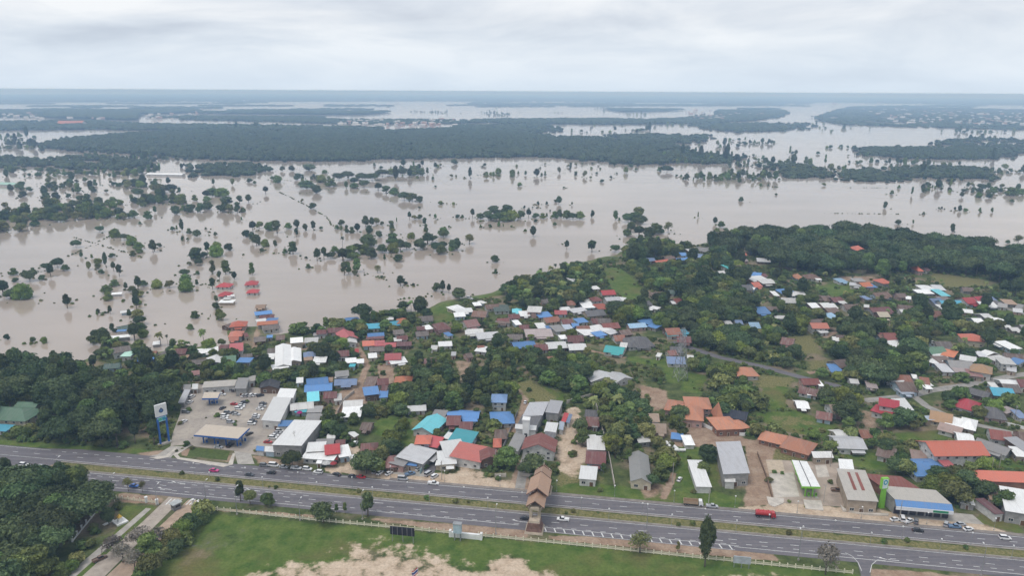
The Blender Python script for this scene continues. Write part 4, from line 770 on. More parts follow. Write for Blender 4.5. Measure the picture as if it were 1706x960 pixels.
DATA = [
 ((0, 420, 3.967), [(1435, 205, 1532, 205, 11, 3, 'red', 'h', 'white'), (1448, 262, 1532, 262, 9, 3, 'red', 'h', 'white'), (1500, 284, 1550, 280, 4, 2.4, 'white', 's'), (1618, 192, 1706, 188, 12, 3, 'red', 'h', 'white'), (1630, 246, 1712, 243, 10, 3, 'red', 'h', 'white'),
  (1450, 320, 1550, 320, 7, 2.6, 'white', 's'), (1475, 300, 1525, 300, 5, 4, 'offwhite', 's'), (735, 270, 805, 265, 5, 2.4, 'white', 's'), (795, 387, 885, 378, 6, 2.5, 'white', 'g'), (770, 495, 850, 480, 7, 2.8, 'dkgreen', 'g'), (770, 514, 835, 510, 3.4, 2.4, 'blue', 's'),
  (715, 566, 862, 552, 5, 2.4, 'white', 's'), (1008, 597, 1058, 592, 6, 2.4, 'white', 's'), (735, 645, 860, 625, 10, 5, 'greybrown', 'g', 'white'), (815, 672, 885, 672, 9, 4, 'mint', 's'), (905, 700, 1040, 682, 9, 3.2, 'blue', 'g'), (965, 662, 1040, 660, 6, 2.6, 'rust', 'g'),
  (1045, 665, 1125, 668, 10, 3.2, 'greybrown', 'h'), (1150, 648, 1240, 645, 9, 4.5, 'maroon', 'g', 'pink'), (1155, 690, 1250, 688, 5, 2.6, 'tan', 's'), (1300, 660, 1445, 640, 8, 3.4, 'white', 's', 'green'), (1455, 625, 1520, 622, 7, 4, 'maroon', 'g'),
  (1265, 722, 1370, 714, 8, 3, 'greybrown', 'g'), (1430, 685, 1420, 735, 11, 4, 'white', 'g', 'grey'), (1475, 700, 1562, 692, 11, 3.4, 'green', 'g'), (1572, 715, 1665, 716, 7, 3.2, 'blue', 's'), (1600, 682, 1668, 674, 6, 4.2, 'greybrown', 'g'), (690, 748, 800, 740, 8, 3, 'dkgreen', 'g'), (1265, 795, 1320, 788, 7, 2.6, 'pinkbrown', 'g')]),
 ((340, 480, 5.333), [(460, 148, 550, 146, 8, 3, 'tan', 'g'), (445, 212, 600, 195, 9, 3, 'blue', 'g'), (490, 242, 625, 234, 7, 3.5, 'maroon', 'g'), (460, 285, 555, 272, 6, 3, 'white', 's'), (555, 272, 655, 270, 6, 3.2, 'blue', 's'), (470, 318, 655, 303, 7, 3.5, 'orange', 's'), (510, 348, 665, 328, 10, 3, 'greybrown', 'g', 'white'),
  (232, 308, 382, 300, 11, 4.5, 'redorange', 'h'), (180, 330, 235, 310, 8, 3, 'brown', 'g'), (220, 395, 348, 388, 11, 4.5, 'salmon', 'h'), (345, 412, 382, 405, 8, 3.5, 'maroon', 'g'), (222, 446, 310, 440, 7, 3.4, 'salmon', 'g'), (228, 512, 352, 502, 14, 5, 'pink', 'g'), (140, 515, 225, 512, 8, 4, 'maroon', 'g'),
  (440, 448, 550, 438, 9, 3, 'greybrown', 'g'), (555, 432, 610, 428, 5, 2.8, 'blue', 's'), (640, 430, 720, 425, 9, 3, 'brown', 'g'), (1000, 382, 1090, 378, 8, 4.5, 'maroon', 'g', 'white'), (1095, 368, 1250, 358, 9, 3.5, 'maroon', 'g'), (970, 414, 1095, 407, 5, 3, 'greyroof', 's'),
  (1240, 375, 1295, 440, 11, 4.4, 'pinkred', 'g', 'white'), (1288, 452, 1298, 485, 9, 4, 'offwhite', 'g'), (765, 470, 880, 460, 9, 5.5, 'white', 's', 'cream'), (890, 467, 1015, 460, 8, 4, 'offwhite', 's'), (702, 500, 702, 688, 9, 5, 'white', 'g'), (797, 530, 797, 650, 8.5, 4, 'white', 'g'), (600, 708, 745, 684, 7, 4.5, 'white', 's'),
  (555, 592, 650, 587, 7, 3, 'white', 'g'), (560, 548, 645, 540, 8, 3, 'greybrown', 'g'), (880, 580, 990, 570, 9, 3, 'slateblue', 'h'), (885, 632, 965, 624, 5, 3, 'tan', 's'), (970, 640, 1090, 636, 9, 3.2, 'white', 's'), (1165, 572, 1290, 563, 10, 4, 'maroon', 'g', 'white'), (1140, 612, 1270, 605, 5, 2.8, 'offwhite', 's'),
  (1255, 648, 1355, 640, 7, 3, 'white', 's'), (1355, 652, 1422, 648, 6, 2.8, 'white', 's'), (1290, 687, 1345, 687, 4, 3, 'teal', 's'), (1160, 752, 1285, 740, 9, 4.5, 'greyroof', 'g'),
  (1180, 290, 1385, 264, 13, 3.4, 'blue', 'h', 'white'), (1430, 330, 1560, 322, 10, 3.2, 'tealblue', 'g', 'white'), (1450, 412, 1600, 402, 9, 3.4, 'blue', 'g'), (1440, 442, 1600, 434, 6, 3, 'maroon', 's'), (1405, 497, 1515, 490, 9, 3.4, 'orangered', 's'), (1515, 494, 1605, 490, 9, 3.4, 'pinkred', 's'), (1465, 537, 1600, 527, 8, 3, 'greybrown', 'g'), (1455, 594, 1535, 588, 9, 3, 'white', 'g'), (1340, 550, 1375, 548, 7, 3, 'red', 'g')]),
 ((480, 600, 4.8), [(145, 168, 320, 150, 11, 4.5, 'blue', 'g', 'white'), (132, 215, 355, 200, 11, 3.4, 'blue', 'g', 'white'), (65, 165, 122, 160, 7, 3, 'white', 's'), (372, 166, 555, 160, 9, 3, 'slateblue', 'g'), (375, 130, 478, 126, 5, 3.2, 'white', 's'), (320, 160, 358, 158, 6, 3, 'tan', 's'), (285, 267, 395, 262, 9, 4, 'maroon', 'g'), (150, 300, 250, 290, 11, 3.2, 'aqua', 's'), (365, 302, 430, 296, 8, 3, 'offwhite', 's'),
  (15, 367, 205, 347, 9, 3.4, 'offwhite', 'g'), (60, 380, 215, 377, 3, 3, 'maroon', 's'), (55, 406, 150, 402, 4, 2.8, 'teal', 's'), (155, 397, 275, 393, 7, 3, 'greyroof', 's'), (440, 348, 600, 338, 11, 3.6, 'offwhite', 'g', 'pink'), (430, 418, 590, 412, 12, 3, 'white', 's'), (150, 442, 285, 440, 9, 4, 'greyroof', 'g', 'white'),
  (610, 187, 705, 187, 15, 3, 'brown', 's'), (710, 160, 805, 155, 10, 5, 'maroon', 'g'), (750, 216, 800, 216, 9, 3.4, 'maroon', 'g'), (600, 255, 725, 242, 10, 4.5, 'blue', 's'), (730, 276, 800, 273, 8, 3, 'blue', 's'), (845, 150, 990, 147, 15, 3.4, 'orangeroof', 'h', 'white'), (945, 378, 1105, 370, 8, 3, 'white', 'g', 'white'),
  (225, 648, 370, 642, 8, 3, 'greyroof', 'g'), (310, 612, 380, 608, 7, 3, 'offwhite', 'g'), (150, 700, 300, 692, 8, 4.6, 'white', 's'), (290, 700, 415, 686, 10, 5, 'red', 'g', 'pink'), (130, 750, 390, 768, 8, 3.4, 'white', 's'), (395, 738, 495, 722, 10, 3.6, 'white', 's'), (230, 808, 275, 808, 4, 2.6, 'white', 's'), (380, 657, 460, 652, 8, 3, 'maroon', 'g'),
  (590, 512, 680, 517, 9, 3, 'brown', 'g', 'wood'), (575, 692, 720, 682, 11, 3.2, 'brownred', 'h'), (490, 602, 530, 580, 6, 3, 'white', 'g'), (500, 790, 560, 770, 5, 2.8, 'white', 's')]),
 ((640, 620, 4.8), [(302, 460, 425, 348, 11, 4, 'aqua', 'g', 'white'), (385, 338, 495, 347, 9, 4.2, 'greyroof', 's'), (445, 387, 495, 397, 8, 3, 'offwhite', 's'), (500, 367, 615, 367, 11, 4, 'maroon', 'g', 'wood'), (600, 412, 710, 412, 9, 3.4, 'maroon', 'g'), (500, 337, 640, 327, 9, 3.6, 'blue', 'g'), (590, 324, 765, 332, 9, 3.8, 'blue', 'g'), (620, 375, 740, 366, 8, 3.2, 'blue', 's'),
  (848, 348, 1038, 342, 14, 3.4, 'blue', 'h', 'white'), (855, 190, 985, 192, 11, 6.5, 'slatebluebright', 'h', 'white'), (890, 257, 960, 257, 5, 3, 'blue', 'g'), (248, 522, 378, 522, 9, 6.5, 'orangered', 'h', 'lightblue'), (362, 600, 422, 515, 7.5, 4, 'redpink', 's'), (95, 745, 235, 610, 7, 4, 'greyroof', 's'), (200, 715, 320, 605, 13, 4.4, 'ltgrey', 's'), (155, 728, 265, 742, 2.4, 3.2, 'blue', 's'),
  (5, 702, 105, 692, 11, 3.2, 'pinkbrown', 'h'), (465, 625, 640, 602, 14, 4.8, 'white', 's'), (425, 692, 575, 682, 11, 4, 'white', 's'), (412, 727, 545, 732, 4, 3, 'white', 's'), (530, 545, 575, 495, 8, 3.4, 'white', 's'), (598, 570, 668, 468, 11, 5, 'teal', 's', 'lightblue'), (645, 706, 727, 584, 14, 4.6, 'salmonroof', 's'),
  (832, 612, 850, 690, 9, 5, 'brickred', 'g', 'wood'), (770, 694, 855, 702, 5, 3, 'brickred', 's'), (760, 652, 810, 640, 7, 3.4, 'pinkbrown', 's'), (870, 552, 940, 552, 9, 3.2, 'orangered', 'h'), (880, 478, 985, 478, 10, 3.2, 'brown', 'h', 'wood'), (1258, 508, 1230, 605, 15, 6, 'brickred', 'g', 'white')]),
 ((640, 460, 5.335), [(5, 375, 85, 372, 7, 3, 'white', 's'), (22, 417, 145, 407, 9, 3, 'tealblue', 'g'), (108, 387, 222, 382, 11, 4, 'orangeroof', 'h'), (300, 372, 430, 362, 11, 3.2, 'greybrown', 'g'), (285, 457, 360, 452, 8, 3, 'maroon', 'g'), (355, 462, 420, 452, 8, 3.2, 'white', 's'), (275, 507, 390, 497, 9, 3, 'greybrown', 'g'), (448, 435, 572, 420, 14, 5.5, 'brickdark', 'h'), (450, 482, 570, 477, 5, 3.4, 'maroon', 's'),
  (75, 492, 170, 482, 9, 3, 'greybrown', 'g'), (110, 542, 210, 537, 8, 3, 'maroon', 'g'), (85, 566, 155, 561, 6, 2.8, 'offwhite', 's'), (-60, 602, 110, 600, 8, 3, 'pinkred', 'g'), (110, 607, 245, 602, 7, 3.2, 'maroon', 's'), (5, 703, 155, 698, 11, 4.5, 'pinkred', 'g', 'white'), (45, 762, 195, 742, 9, 3.2, 'white', 's'), (340, 748, 490, 738, 12, 3, 'brickdark', 'h'),
  (480, 607, 605, 602, 8, 3, 'white', 's', 'white'), (415, 637, 475, 637, 7, 3, 'offwhite', 's'), (545, 522, 595, 512, 7, 3, 'blue', 's'), (585, 297, 690, 272, 10, 3, 'white', 's'), (630, 312, 785, 302, 9, 3.2, 'white', 's'), (620, 347, 720, 342, 9, 3.2, 'white', 's'), (790, 320, 920, 328, 13, 3, 'brownrust', 'g'), (895, 267, 1015, 257, 10, 3, 'brownrust', 'g'),
  (700, 414, 820, 396, 14, 3.8, 'pinkbrown', 'g', 'white'), (715, 484, 880, 478, 11, 3.6, 'offwhite', 'g', 'white'), (820, 538, 1025, 523, 11, 3.2, 'ltgrey', 's'), (970, 292, 1110, 287, 14, 2.8, 'dkgreen', 's'), (1000, 387, 1100, 382, 9, 3, 'brickred', 'g'), (990, 412, 1120, 407, 6, 3, 'brown', 's'), (820, 645, 925, 657, 9, 3, 'white', 's'), (825, 630, 890, 625, 7, 3, 'rust', 'g'),
  (715, 702, 775, 692, 8, 3, 'brown', 'g'), (595, 692, 640, 692, 6, 3, 'ltgrey', 's'), (790, 252, 860, 247, 8, 2.6, 'white', 's'), (850, 237, 890, 227, 7, 2.8, 'offwhite', 's')]),
 ((840, 440, 4.8), [(62, 362, 142, 362, 9, 3, 'aqua', 'h'), (120, 400, 200, 397, 11, 3, 'white', 's'), (185, 362, 300, 367, 12, 6, 'offwhite', 's', 'pink'), (260, 412, 370, 402, 11, 3, 'blue', 's'), (30, 412, 120, 407, 10, 3, 'maroon', 'g'), (0, 442, 40, 442, 9, 3, 'maroon', 'g'), (75, 472, 125, 467, 9, 3, 'white', 's'), (115, 497, 200, 492, 8, 3, 'maroon', 'g'), (255, 497, 330, 492, 10, 3, 'white', 's'), (165, 557, 385, 552, 14, 3.2, 'greypink', 's'), (310, 442, 430, 427, 11, 3, 'rust', 'g'),
  (400, 378, 500, 378, 9, 3, 'pinkred', 'g'), (440, 362, 530, 357, 8, 3.4, 'white', 's'), (455, 452, 540, 447, 10, 3.6, 'maroon', 'g'), (570, 457, 655, 447, 9, 3, 'blue', 's'), (540, 492, 600, 492, 8, 3, 'blue', 's'), (335, 512, 390, 507, 7, 3, 'blue', 's'), (385, 522, 470, 512, 12, 3.2, 'greyroof', 's'), (470, 507, 540, 502, 9, 3, 'ltslate', 's'), (575, 507, 680, 502, 11, 3.2, 'rust', 'g'), (605, 552, 715, 532, 12, 3.2, 'white', 's'), (700, 527, 810, 507, 12, 3.4, 'white', 's'), (715, 567, 800, 552, 8, 3, 'blue', 's'), (800, 547, 880, 527, 11, 3, 'ltgrey', 's'),
  (500, 584, 630, 582, 12, 3.2, 'maroon', 'g'), (440, 587, 500, 582, 7, 3, 'white', 's'), (330, 642, 490, 632, 13, 3.4, 'white', 'g'), (505, 654, 650, 648, 12, 3.2, 'white', 'g'), (235, 657, 345, 652, 10, 3, 'maroon', 'g'), (60, 642, 240, 627, 13, 3.2, 'blue', 'g'), (25, 572, 150, 572, 10, 3.2, 'greybrown', 'g', 'lightblue'), (500, 300, 570, 300, 10, 5.5, 'rust', 'h', 'cream'), (690, 272, 775, 267, 10, 6, 'brickred', 'h', 'white'), (615, 332, 710, 327, 13, 3.4, 'white', 's'), (645, 302, 715, 297, 10, 3.2, 'offwhite', 's'),
  (770, 222, 880, 217, 11, 3.4, 'red', 'g'), (800, 275, 920, 267, 10, 6, 'greywhite', 'g', 'white'), (880, 277, 965, 287, 10, 3.2, 'white', 's'), (695, 192, 755, 187, 8, 2.8, 'white', 's'), (730, 347, 820, 337, 12, 3, 'redorange', 's'), (640, 388, 790, 373, 13, 3.4, 'dkgreyroof', 'g'), (530, 377, 650, 362, 9, 3.2, 'greywhite', 's'), (690, 447, 760, 442, 10, 3, 'maroon', 'g'), (745, 444, 850, 444, 10, 3, 'greybrown', 'g'), (775, 488, 910, 478, 11, 3.4, 'brickred', 'g'),
  (985, 487, 1125, 477, 9, 3.4, 'ltblue', 'g'), (1110, 442, 1200, 470, 12, 3.4, 'blue', 's'), (1170, 482, 1248, 502, 10, 3, 'blue', 's'), (960, 604, 1175, 594, 18, 3.2, 'dkgreyroof', 'h'), (870, 582, 960, 577, 11, 3, 'rust', 'g'), (915, 542, 1000, 532, 10, 3.2, 'brown', 'g'), (810, 662, 965, 682, 12, 3.4, 'tealroof', 'g'), (925, 647, 985, 652, 8, 3, 'offwhite', 's'), (220, 762, 400, 752, 12, 3.2, 'rustorange', 'g', 'brick'), (1090, 312, 1160, 302, 10, 3.4, 'dkgreyroof', 'g'), (1170, 342, 1240, 357, 6, 3, 'white', 's'), (1155, 237, 1230, 232, 10, 3, 'brown', 'g'), (510, 122, 560, 117, 7, 2.8, 'white', 's'), (290, 292, 350, 287, 10, 3, 'greybrown', 'g'),
  (748, 860, 800, 922, 15, 3.6, 'ltgrey', 'g', 'white'), (862, 872, 965, 922, 13, 3.6, 'ltgrey', 'g', 'white')]),
 ((840, 620, 4.0), [(540, 260, 625, 267, 9, 3, 'dkgreyroof', 'g'), (545, 312, 635, 317, 11, 3.2, 'rustpatch', 'g'), (590, 347, 630, 352, 6, 3, 'greyroof', 's'), (550, 473, 670, 478, 12, 4.5, 'offwhite', 's'), (555, 441, 620, 436, 5, 4.5, 'white', 's'), (545, 545, 680, 555, 12, 4, 'maroonroof', 'g', 'lightblue'), (915, 425, 940, 470, 6, 3, 'offwhite', 's'), (955, 288, 1030, 290, 10, 3.4, 'tanroof', 'g'), (985, 355, 1080, 362, 11, 3.2, 'tanroof', 'g')]),
 ((1040, 360, 4.8), [(165, 342, 240, 340, 10, 3, 'slateblue', 'g'), (240, 367, 345, 352, 11, 3.2, 'orangered', 'g'), (315, 332, 400, 327, 10, 3, 'brown', 'g'), (410, 347, 510, 337, 14, 3.2, 'blue', 'g'), (445, 307, 500, 307, 12, 3, 'blue', 's'), (560, 305, 630, 315, 12, 3, 'slateblue', 'g'), (500, 274, 565, 272, 11, 3, 'white', 's'), (575, 257, 690, 262, 13, 3, 'greyroof', 'g'), (625, 402, 690, 400, 11, 5, 'brown', 'h'), (745, 447, 800, 442, 10, 3, 'offwhite', 'g'), (805, 412, 865, 407, 14, 4, 'tealroof', 's'), (865, 407, 930, 402, 13, 5, 'brown', 'g'), (860, 443, 920, 443, 7, 3, 'white', 's'),
  (1000, 452, 1100, 462, 13, 3.2, 'blue', 'g'), (1085, 472, 1140, 472, 9, 3, 'maroon', 's'), (1000, 508, 1130, 498, 14, 3.4, 'white', 's'), (1055, 342, 1165, 347, 14, 3.2, 'ltgrey', 'g'), (885, 347, 960, 337, 12, 3, 'greypink', 'g'), (940, 302, 975, 302, 8, 3, 'salmon', 'g'), (1010, 542, 1075, 537, 13, 4, 'orangered', 'g'), (930, 562, 1015, 562, 13, 4, 'dkgreyroof', 'g'), (1080, 527, 1200, 522, 12, 4, 'offwhite', 's'), (1005, 577, 1045, 582, 7, 3, 'white', 's'), (1232, 592, 1358, 587, 14, 3.4, 'blue', 'h'), (1180, 622, 1225, 622, 12, 3, 'white', 's'), (1315, 622, 1450, 627, 12, 3, 'offwhite', 's'), (1250, 662, 1370, 667, 14, 3.4, 'offwhite', 'g'),
  (1460, 707, 1530, 702, 13, 3.2, 'white', 'g'), (1560, 707, 1632, 702, 13, 3.2, 'white', 'g'), (1045, 758, 1155, 758, 15, 3.4, 'blue', 's'), (1145, 742, 1235, 742, 9, 3, 'brown', 's'), (1200, 807, 1300, 812, 7, 2.6, 'offwhite', 's'), (990, 862, 1075, 862, 12, 3, 'ltblue', 'g'), (880, 842, 940, 842, 9, 3, 'slateblue', 'g'), (800, 852, 860, 852, 7, 3, 'offwhite', 's'), (385, 672, 450, 662, 10, 3, 'brickred', 'g'), (375, 692, 410, 692, 7, 3, 'white', 's'), (350, 597, 410, 602, 10, 3, 'dkgreen', 'g'), (320, 912, 440, 907, 13, 3.6, 'rust', 'g'), (335, 947, 430, 947, 6, 3, 'teal', 's'), (430, 932, 510, 927, 9, 3, 'tealblue', 's'),
  (1465, 842, 1600, 832, 11, 3.2, 'brown', 'g'), (1480, 866, 1620, 866, 11, 5.5, 'salmon', 'g', 'white'), (1545, 922, 1615, 917, 7, 3, 'white', 's'), (1350, 472, 1420, 472, 13, 3.4, 'rustorange', 'h'), (1440, 472, 1560, 472, 14, 3, 'brownrust', 'h'), (1525, 502, 1565, 500, 7, 2.8, 'white', 's'), (1540, 642, 1632, 652, 12, 3, 'brown', 'g'), (1610, 742, 1632, 742, 8, 3, 'maroon', 'g')]),
 ((1080, 540, 4.3625), [(612, 328, 785, 328, 14, 3.4, 'orangetile', 'h', 'white'), (970, 107, 1065, 122, 13, 4, 'rustpatch', 'g'), (1105, 407, 1235, 407, 9, 3.6, 'brickred', 'g'), (1100, 462, 1240, 490, 10, 3, 'rustpatch', 'g'), (1225, 432, 1265, 432, 7, 3.2, 'white', 's'), (1150, 502, 1220, 507, 5, 2.8, 'white', 's'), (1065, 572, 1160, 577, 10, 2.8, 'white', 'g'), (1310, 322, 1390, 327, 12, 3.2, 'blue', 's'), (130, 562, 265, 582, 14, 5, 'orangetile', 'h', 'pink'), (262, 545, 455, 555, 15, 6, 'orangetile', 'h', 'pink'), (205, 605, 405, 625, 17, 5.5, 'orangetile', 'h', 'pink'),
  (478, 605, 538, 605, 10, 6, 'orangetile', 'p', 'brick'), (545, 645, 720, 675, 9, 5, 'solar', 's', 'tan'), (460, 700, 640, 692, 14, 5, 'orangetile', 'h', 'brick'), (590, 722, 705, 705, 10, 4, 'orangetile', 'h', 'brick'), (815, 785, 1000, 828, 11, 3.4, 'orangetile', 'h', 'brick'), (990, 828, 1205, 888, 14, 3.8, 'orangetile', 'h', 'brick'), (135, 202, 200, 197, 9, 3, 'rustpatch', 'g'), (155, 172, 245, 177, 10, 4, 'dkgreyroof', 'g'), (130, 248, 265, 252, 12, 3.2, 'slateblue', 'g'), (60, 222, 95, 227, 6, 2.8, 'offwhite', 's'), (280, 234, 330, 237, 8, 2.8, 'offwhite', 'g'), (205, 97, 310, 102, 12, 4, 'maroon', 'g'),
  (165, 812, 255, 822, 6, 2, 'blue', 's'), (250, 847, 325, 847, 9, 2.6, 'white', 's'), (1310, 602, 1396, 602, 13, 3.4, 'tanroof', 'g'), (1220, 642, 1340, 662, 10, 3, 'rustpatch', 'g')]),
 ((1366, 360, 4.8), [(130, 517, 200, 514, 11, 3, 'ltblue', 's'), (235, 542, 330, 552, 9, 4, 'greywhite', 's'), (310, 542, 395, 537, 12, 4, 'orange', 'g'), (350, 557, 440, 557, 11, 3.4, 'blue', 's'), (255, 512, 350, 512, 10, 4.5, 'greyroof', 's'), (465, 512, 535, 507, 14, 5, 'orangered', 'h'), (755, 412, 800, 412, 14, 5, 'orangered', 'h'), (820, 422, 855, 417, 9, 4, 'pinkbrown', 'g'), (795, 577, 900, 577, 14, 3.4, 'white', 's'), (895, 572, 990, 577, 14, 3.4, 'greywhite', 's'), (765, 607, 890, 607, 11, 3.4, 'white', 's'), (925, 617, 1000, 617, 17, 3.6, 'aqua', 's'), (870, 672, 960, 667, 14, 3.4, 'slateblue', 'g'), (950, 692, 1120, 692, 18, 3.4, 'tealblue', 'g'), (945, 662, 1040, 662, 11, 4, 'greybrown', 's'), (945, 727, 1025, 727, 10, 3, 'white', 's'),
  (1130, 667, 1220, 662, 14, 4, 'red', 'g'), (1225, 657, 1300, 652, 13, 4, 'crimson', 'g'), (1180, 697, 1240, 697, 8, 3, 'crimson', 's'), (1250, 692, 1380, 692, 14, 3.4, 'white', 'g'), (1300, 657, 1400, 662, 10, 3, 'slateblue', 's'), (1395, 682, 1460, 702, 11, 3.4, 'dkgreyroof', 'g'), (1460, 687, 1560, 692, 12, 3.4, 'tan', 's'), (1420, 702, 1500, 712, 10, 3, 'greyroof', 'g'), (1540, 742, 1620, 752, 11, 3, 'ltgrey', 'g'), (1580, 712, 1632, 722, 11, 3.4, 'greyroof', 'g'), (1130, 577, 1220, 582, 11, 3, 'brown', 'g'), (1120, 747, 1220, 757, 10, 3, 'white', 'g'), (1205, 827, 1285, 827, 13, 3.2, 'white', 'g'), (1275, 792, 1345, 787, 11, 3, 'offwhite', 'g'), (1335, 812, 1500, 842, 15, 3.4, 'white', 'h'),
  (0, 652, 75, 647, 12, 3, 'brown', 'g'), (80, 662, 165, 657, 11, 3.2, 'maroon', 'g'), (145, 687, 205, 687, 7, 3, 'offwhite', 's'), (0, 712, 110, 707, 13, 3.2, 'white', 'g'), (35, 747, 130, 742, 12, 3, 'brown', 'g'), (45, 787, 130, 782, 12, 3.2, 'ltblue', 'h'), (180, 717, 300, 717, 12, 3, 'brown', 'g'), (350, 712, 395, 717, 8, 3, 'offwhite', 'g'), (390, 747, 550, 737, 12, 3, 'maroon', 'g'), (440, 737, 510, 737, 8, 3.2, 'white', 'g'), (450, 777, 540, 777, 11, 5, 'cream', 'g'), (600, 627, 680, 627, 11, 3, 'brown', 'g'), (620, 722, 760, 732, 14, 3, 'brown', 'g'), (630, 752, 680, 752, 8, 3, 'offwhite', 'g'), (815, 772, 960, 772, 14, 3.2, 'rust', 'g'), (245, 777, 300, 777, 8, 3, 'offwhite', 'g'), (415, 627, 540, 617, 13, 3, 'brownrust', 'g'),
  (685, 652, 730, 657, 8, 3, 'white', 's'), (1035, 737, 1100, 737, 10, 3, 'pinkbrown', 'g'), (470, 947, 600, 947, 12, 3, 'brickred', 'g'), (340, 657, 390, 652, 9, 3, 'slateblue', 's'), (1470, 882, 1530, 887, 7, 2.8, 'white', 's'), (1505, 897, 1580, 897, 8, 2.8, 'offwhite', 'g'), (1590, 882, 1632, 882, 11, 3, 'greyroof', 'g')]),
 ((1386, 520, 5.331), [(1140, 200, 1350, 218, 14, 5.5, 'orangered', 'h', 'cream'), (1485, 258, 1640, 332, 8, 3.6, 'white', 's'), (1360, 342, 1440, 372, 10, 3.4, 'white', 'g'), (1420, 392, 1540, 442, 10, 3, 'offwhite', 's'), (1470, 432, 1610, 442, 10, 6, 'offwhite', 's', 'white'), (1580, 422, 1690, 452, 10, 3.6, 'blue', 's'), (1520, 372, 1700, 392, 10, 3.4, 'brown', 'g'), (1550, 497, 1640, 512, 9, 3, 'greywhite', 's'), (1280, 372, 1360, 377, 9, 3, 'greywhite', 's'), (830, 328, 985, 323, 13, 4, 'green', 'g'), (890, 362, 1030, 382, 11, 3.8, 'white', 's', 'lightblue'), (985, 357, 1105, 382, 12, 4.2, 'orange', 's'), (1135, 387, 1285, 412, 11, 3.4, 'white', 'g'),
  (920, 432, 1060, 432, 12, 3.2, 'brown', 's'), (1020, 442, 1240, 457, 13, 4, 'greyroof', 'g'), (1230, 465, 1432, 500, 14, 5.5, 'tanorange', 'h', 'white'), (1060, 502, 1230, 512, 11, 3.4, 'greypink', 's'), (1195, 537, 1330, 552, 10, 3.4, 'pinkbrown', 's'), (940, 497, 1050, 502, 12, 3.2, 'greywhite', 's'), (860, 422, 960, 452, 8, 3.2, 'white', 's'), (905, 272, 1050, 277, 11, 3, 'greybrown', 'g'), (890, 277, 930, 272, 7, 3, 'white', 's'), (400, 212, 470, 207, 10, 3, 'brownrust', 'g'), (450, 207, 570, 212, 12, 3.4, 'brickred', 'g'), (500, 287, 635, 277, 10, 3.2, 'white', 's'), (0, 227, 60, 232, 9, 3.2, 'offwhite', 'g'), (30, 217, 140, 222, 12, 3, 'brown', 'g'), (10, 452, 120, 432, 12, 3.4, 'brown', 'g'), (0, 507, 70, 502, 12, 3.2, 'blue', 's'),
  (540, 572, 690, 577, 12, 3.2, 'rust', 'g'), (490, 592, 630, 627, 6, 3.4, 'white', 's'), (560, 642, 715, 642, 14, 3.4, 'brown', 'g'), (590, 707, 705, 702, 7, 3, 'ltslate', 's'), (770, 592, 860, 602, 11, 3.2, 'rust', 'g'), (780, 637, 880, 637, 6, 3, 'white', 's'), (815, 667, 880, 667, 5, 2.8, 'white', 's'), (710, 572, 760, 577, 6, 3, 'white', 's'), (300, 642, 400, 652, 9, 3, 'greypink', 's'), (150, 602, 230, 607, 8, 3, 'offwhite', 'g'), (1220, 682, 1410, 732, 9, 3.6, 'dkgreyroof', 'g', 'wood'), (1110, 768, 1300, 820, 15, 4, 'crimson', 'h'), (1395, 682, 1600, 697, 12, 3.6, 'tealblue', 'g'), (1480, 617, 1640, 622, 12, 3.2, 'white', 'g'), (1630, 612, 1706, 617, 12, 3.6, 'maroon', 'g'), (1400, 652, 1470, 657, 8, 3, 'offwhite', 's'), (1500, 652, 1650, 662, 12, 3, 'greybrown', 'g'),
  (415, 775, 600, 805, 11, 8, 'crimson', 'g', 'white'), (365, 850, 640, 925, 9, 4, 'crimson', 's', 'white'), (0, 842, 140, 852, 13, 3.4, 'tan', 'g'), (870, 892, 1075, 932, 14, 3.6, 'tanorange', 'g'), (850, 922, 900, 962, 7, 3.4, 'ltslate', 's'), (1330, 855, 1540, 885, 15, 3.6, 'dkgreyroof', 'h'), (1500, 852, 1600, 892, 8, 3, 'greypink', 's'), (1620, 907, 1706, 912, 9, 3.2, 'slateblue', 's')]),
 ((1386, 660, 4.8), [(5, 350, 245, 358, 13, 4, 'ltgrey', 'g', 'white'), (10, 297, 100, 292, 10, 3, 'offwhite', 'g'), (205, 287, 300, 287, 9, 3, 'rust', 'g'), (360, 437, 510, 472, 10, 3, 'brown', 's'), (860, 222, 1050, 272, 10, 3.4, 'rustwhite', 'g'), (910, 192, 1040, 222, 10, 3.4, 'white', 's'), (1030, 187, 1165, 217, 14, 3.6, 'white', 'h'), (990, 312, 1130, 332, 12, 3.8, 'white', 'g'), (1250, 279, 1430, 304, 12, 4, 'brickred', 'g', 'white'), (1160, 347, 1430, 437, 10, 3.6, 'greyroof', 'g', 'white'), (1480, 304, 1560, 314, 13, 4, 'brown', 'g'), (1450, 392, 1560, 385, 12, 4.5, 'greymetal', 's'), (1440, 444, 1560, 455, 9, 4, 'white', 's'),
  (745, 392, 1190, 388, 15, 7.5, 'orangered', 'g', 'white'), (600, 548, 895, 545, 15, 4, 'blue', 'h', 'white'), (630, 472, 760, 492, 10, 3, 'rustgrey', 's'), (1010, 812, 1130, 832, 8, 3, 'white', 's'), (1240, 777, 1330, 792, 10, 3.2, 'tan', 's')]),
]
for (x0, y0, s), rows in DATA:
    for h in rows: house(*RG(x0, y0, s)(h))
hD, hH, hJ, hM, hP, hO = QD(280, 600, 4.8), QD(640, 620, 4.8), QD(840, 620, 4.0), QD(1100, 720, 4.3625), QD(1386, 660, 4.8), QD(1386, 520, 5.331)
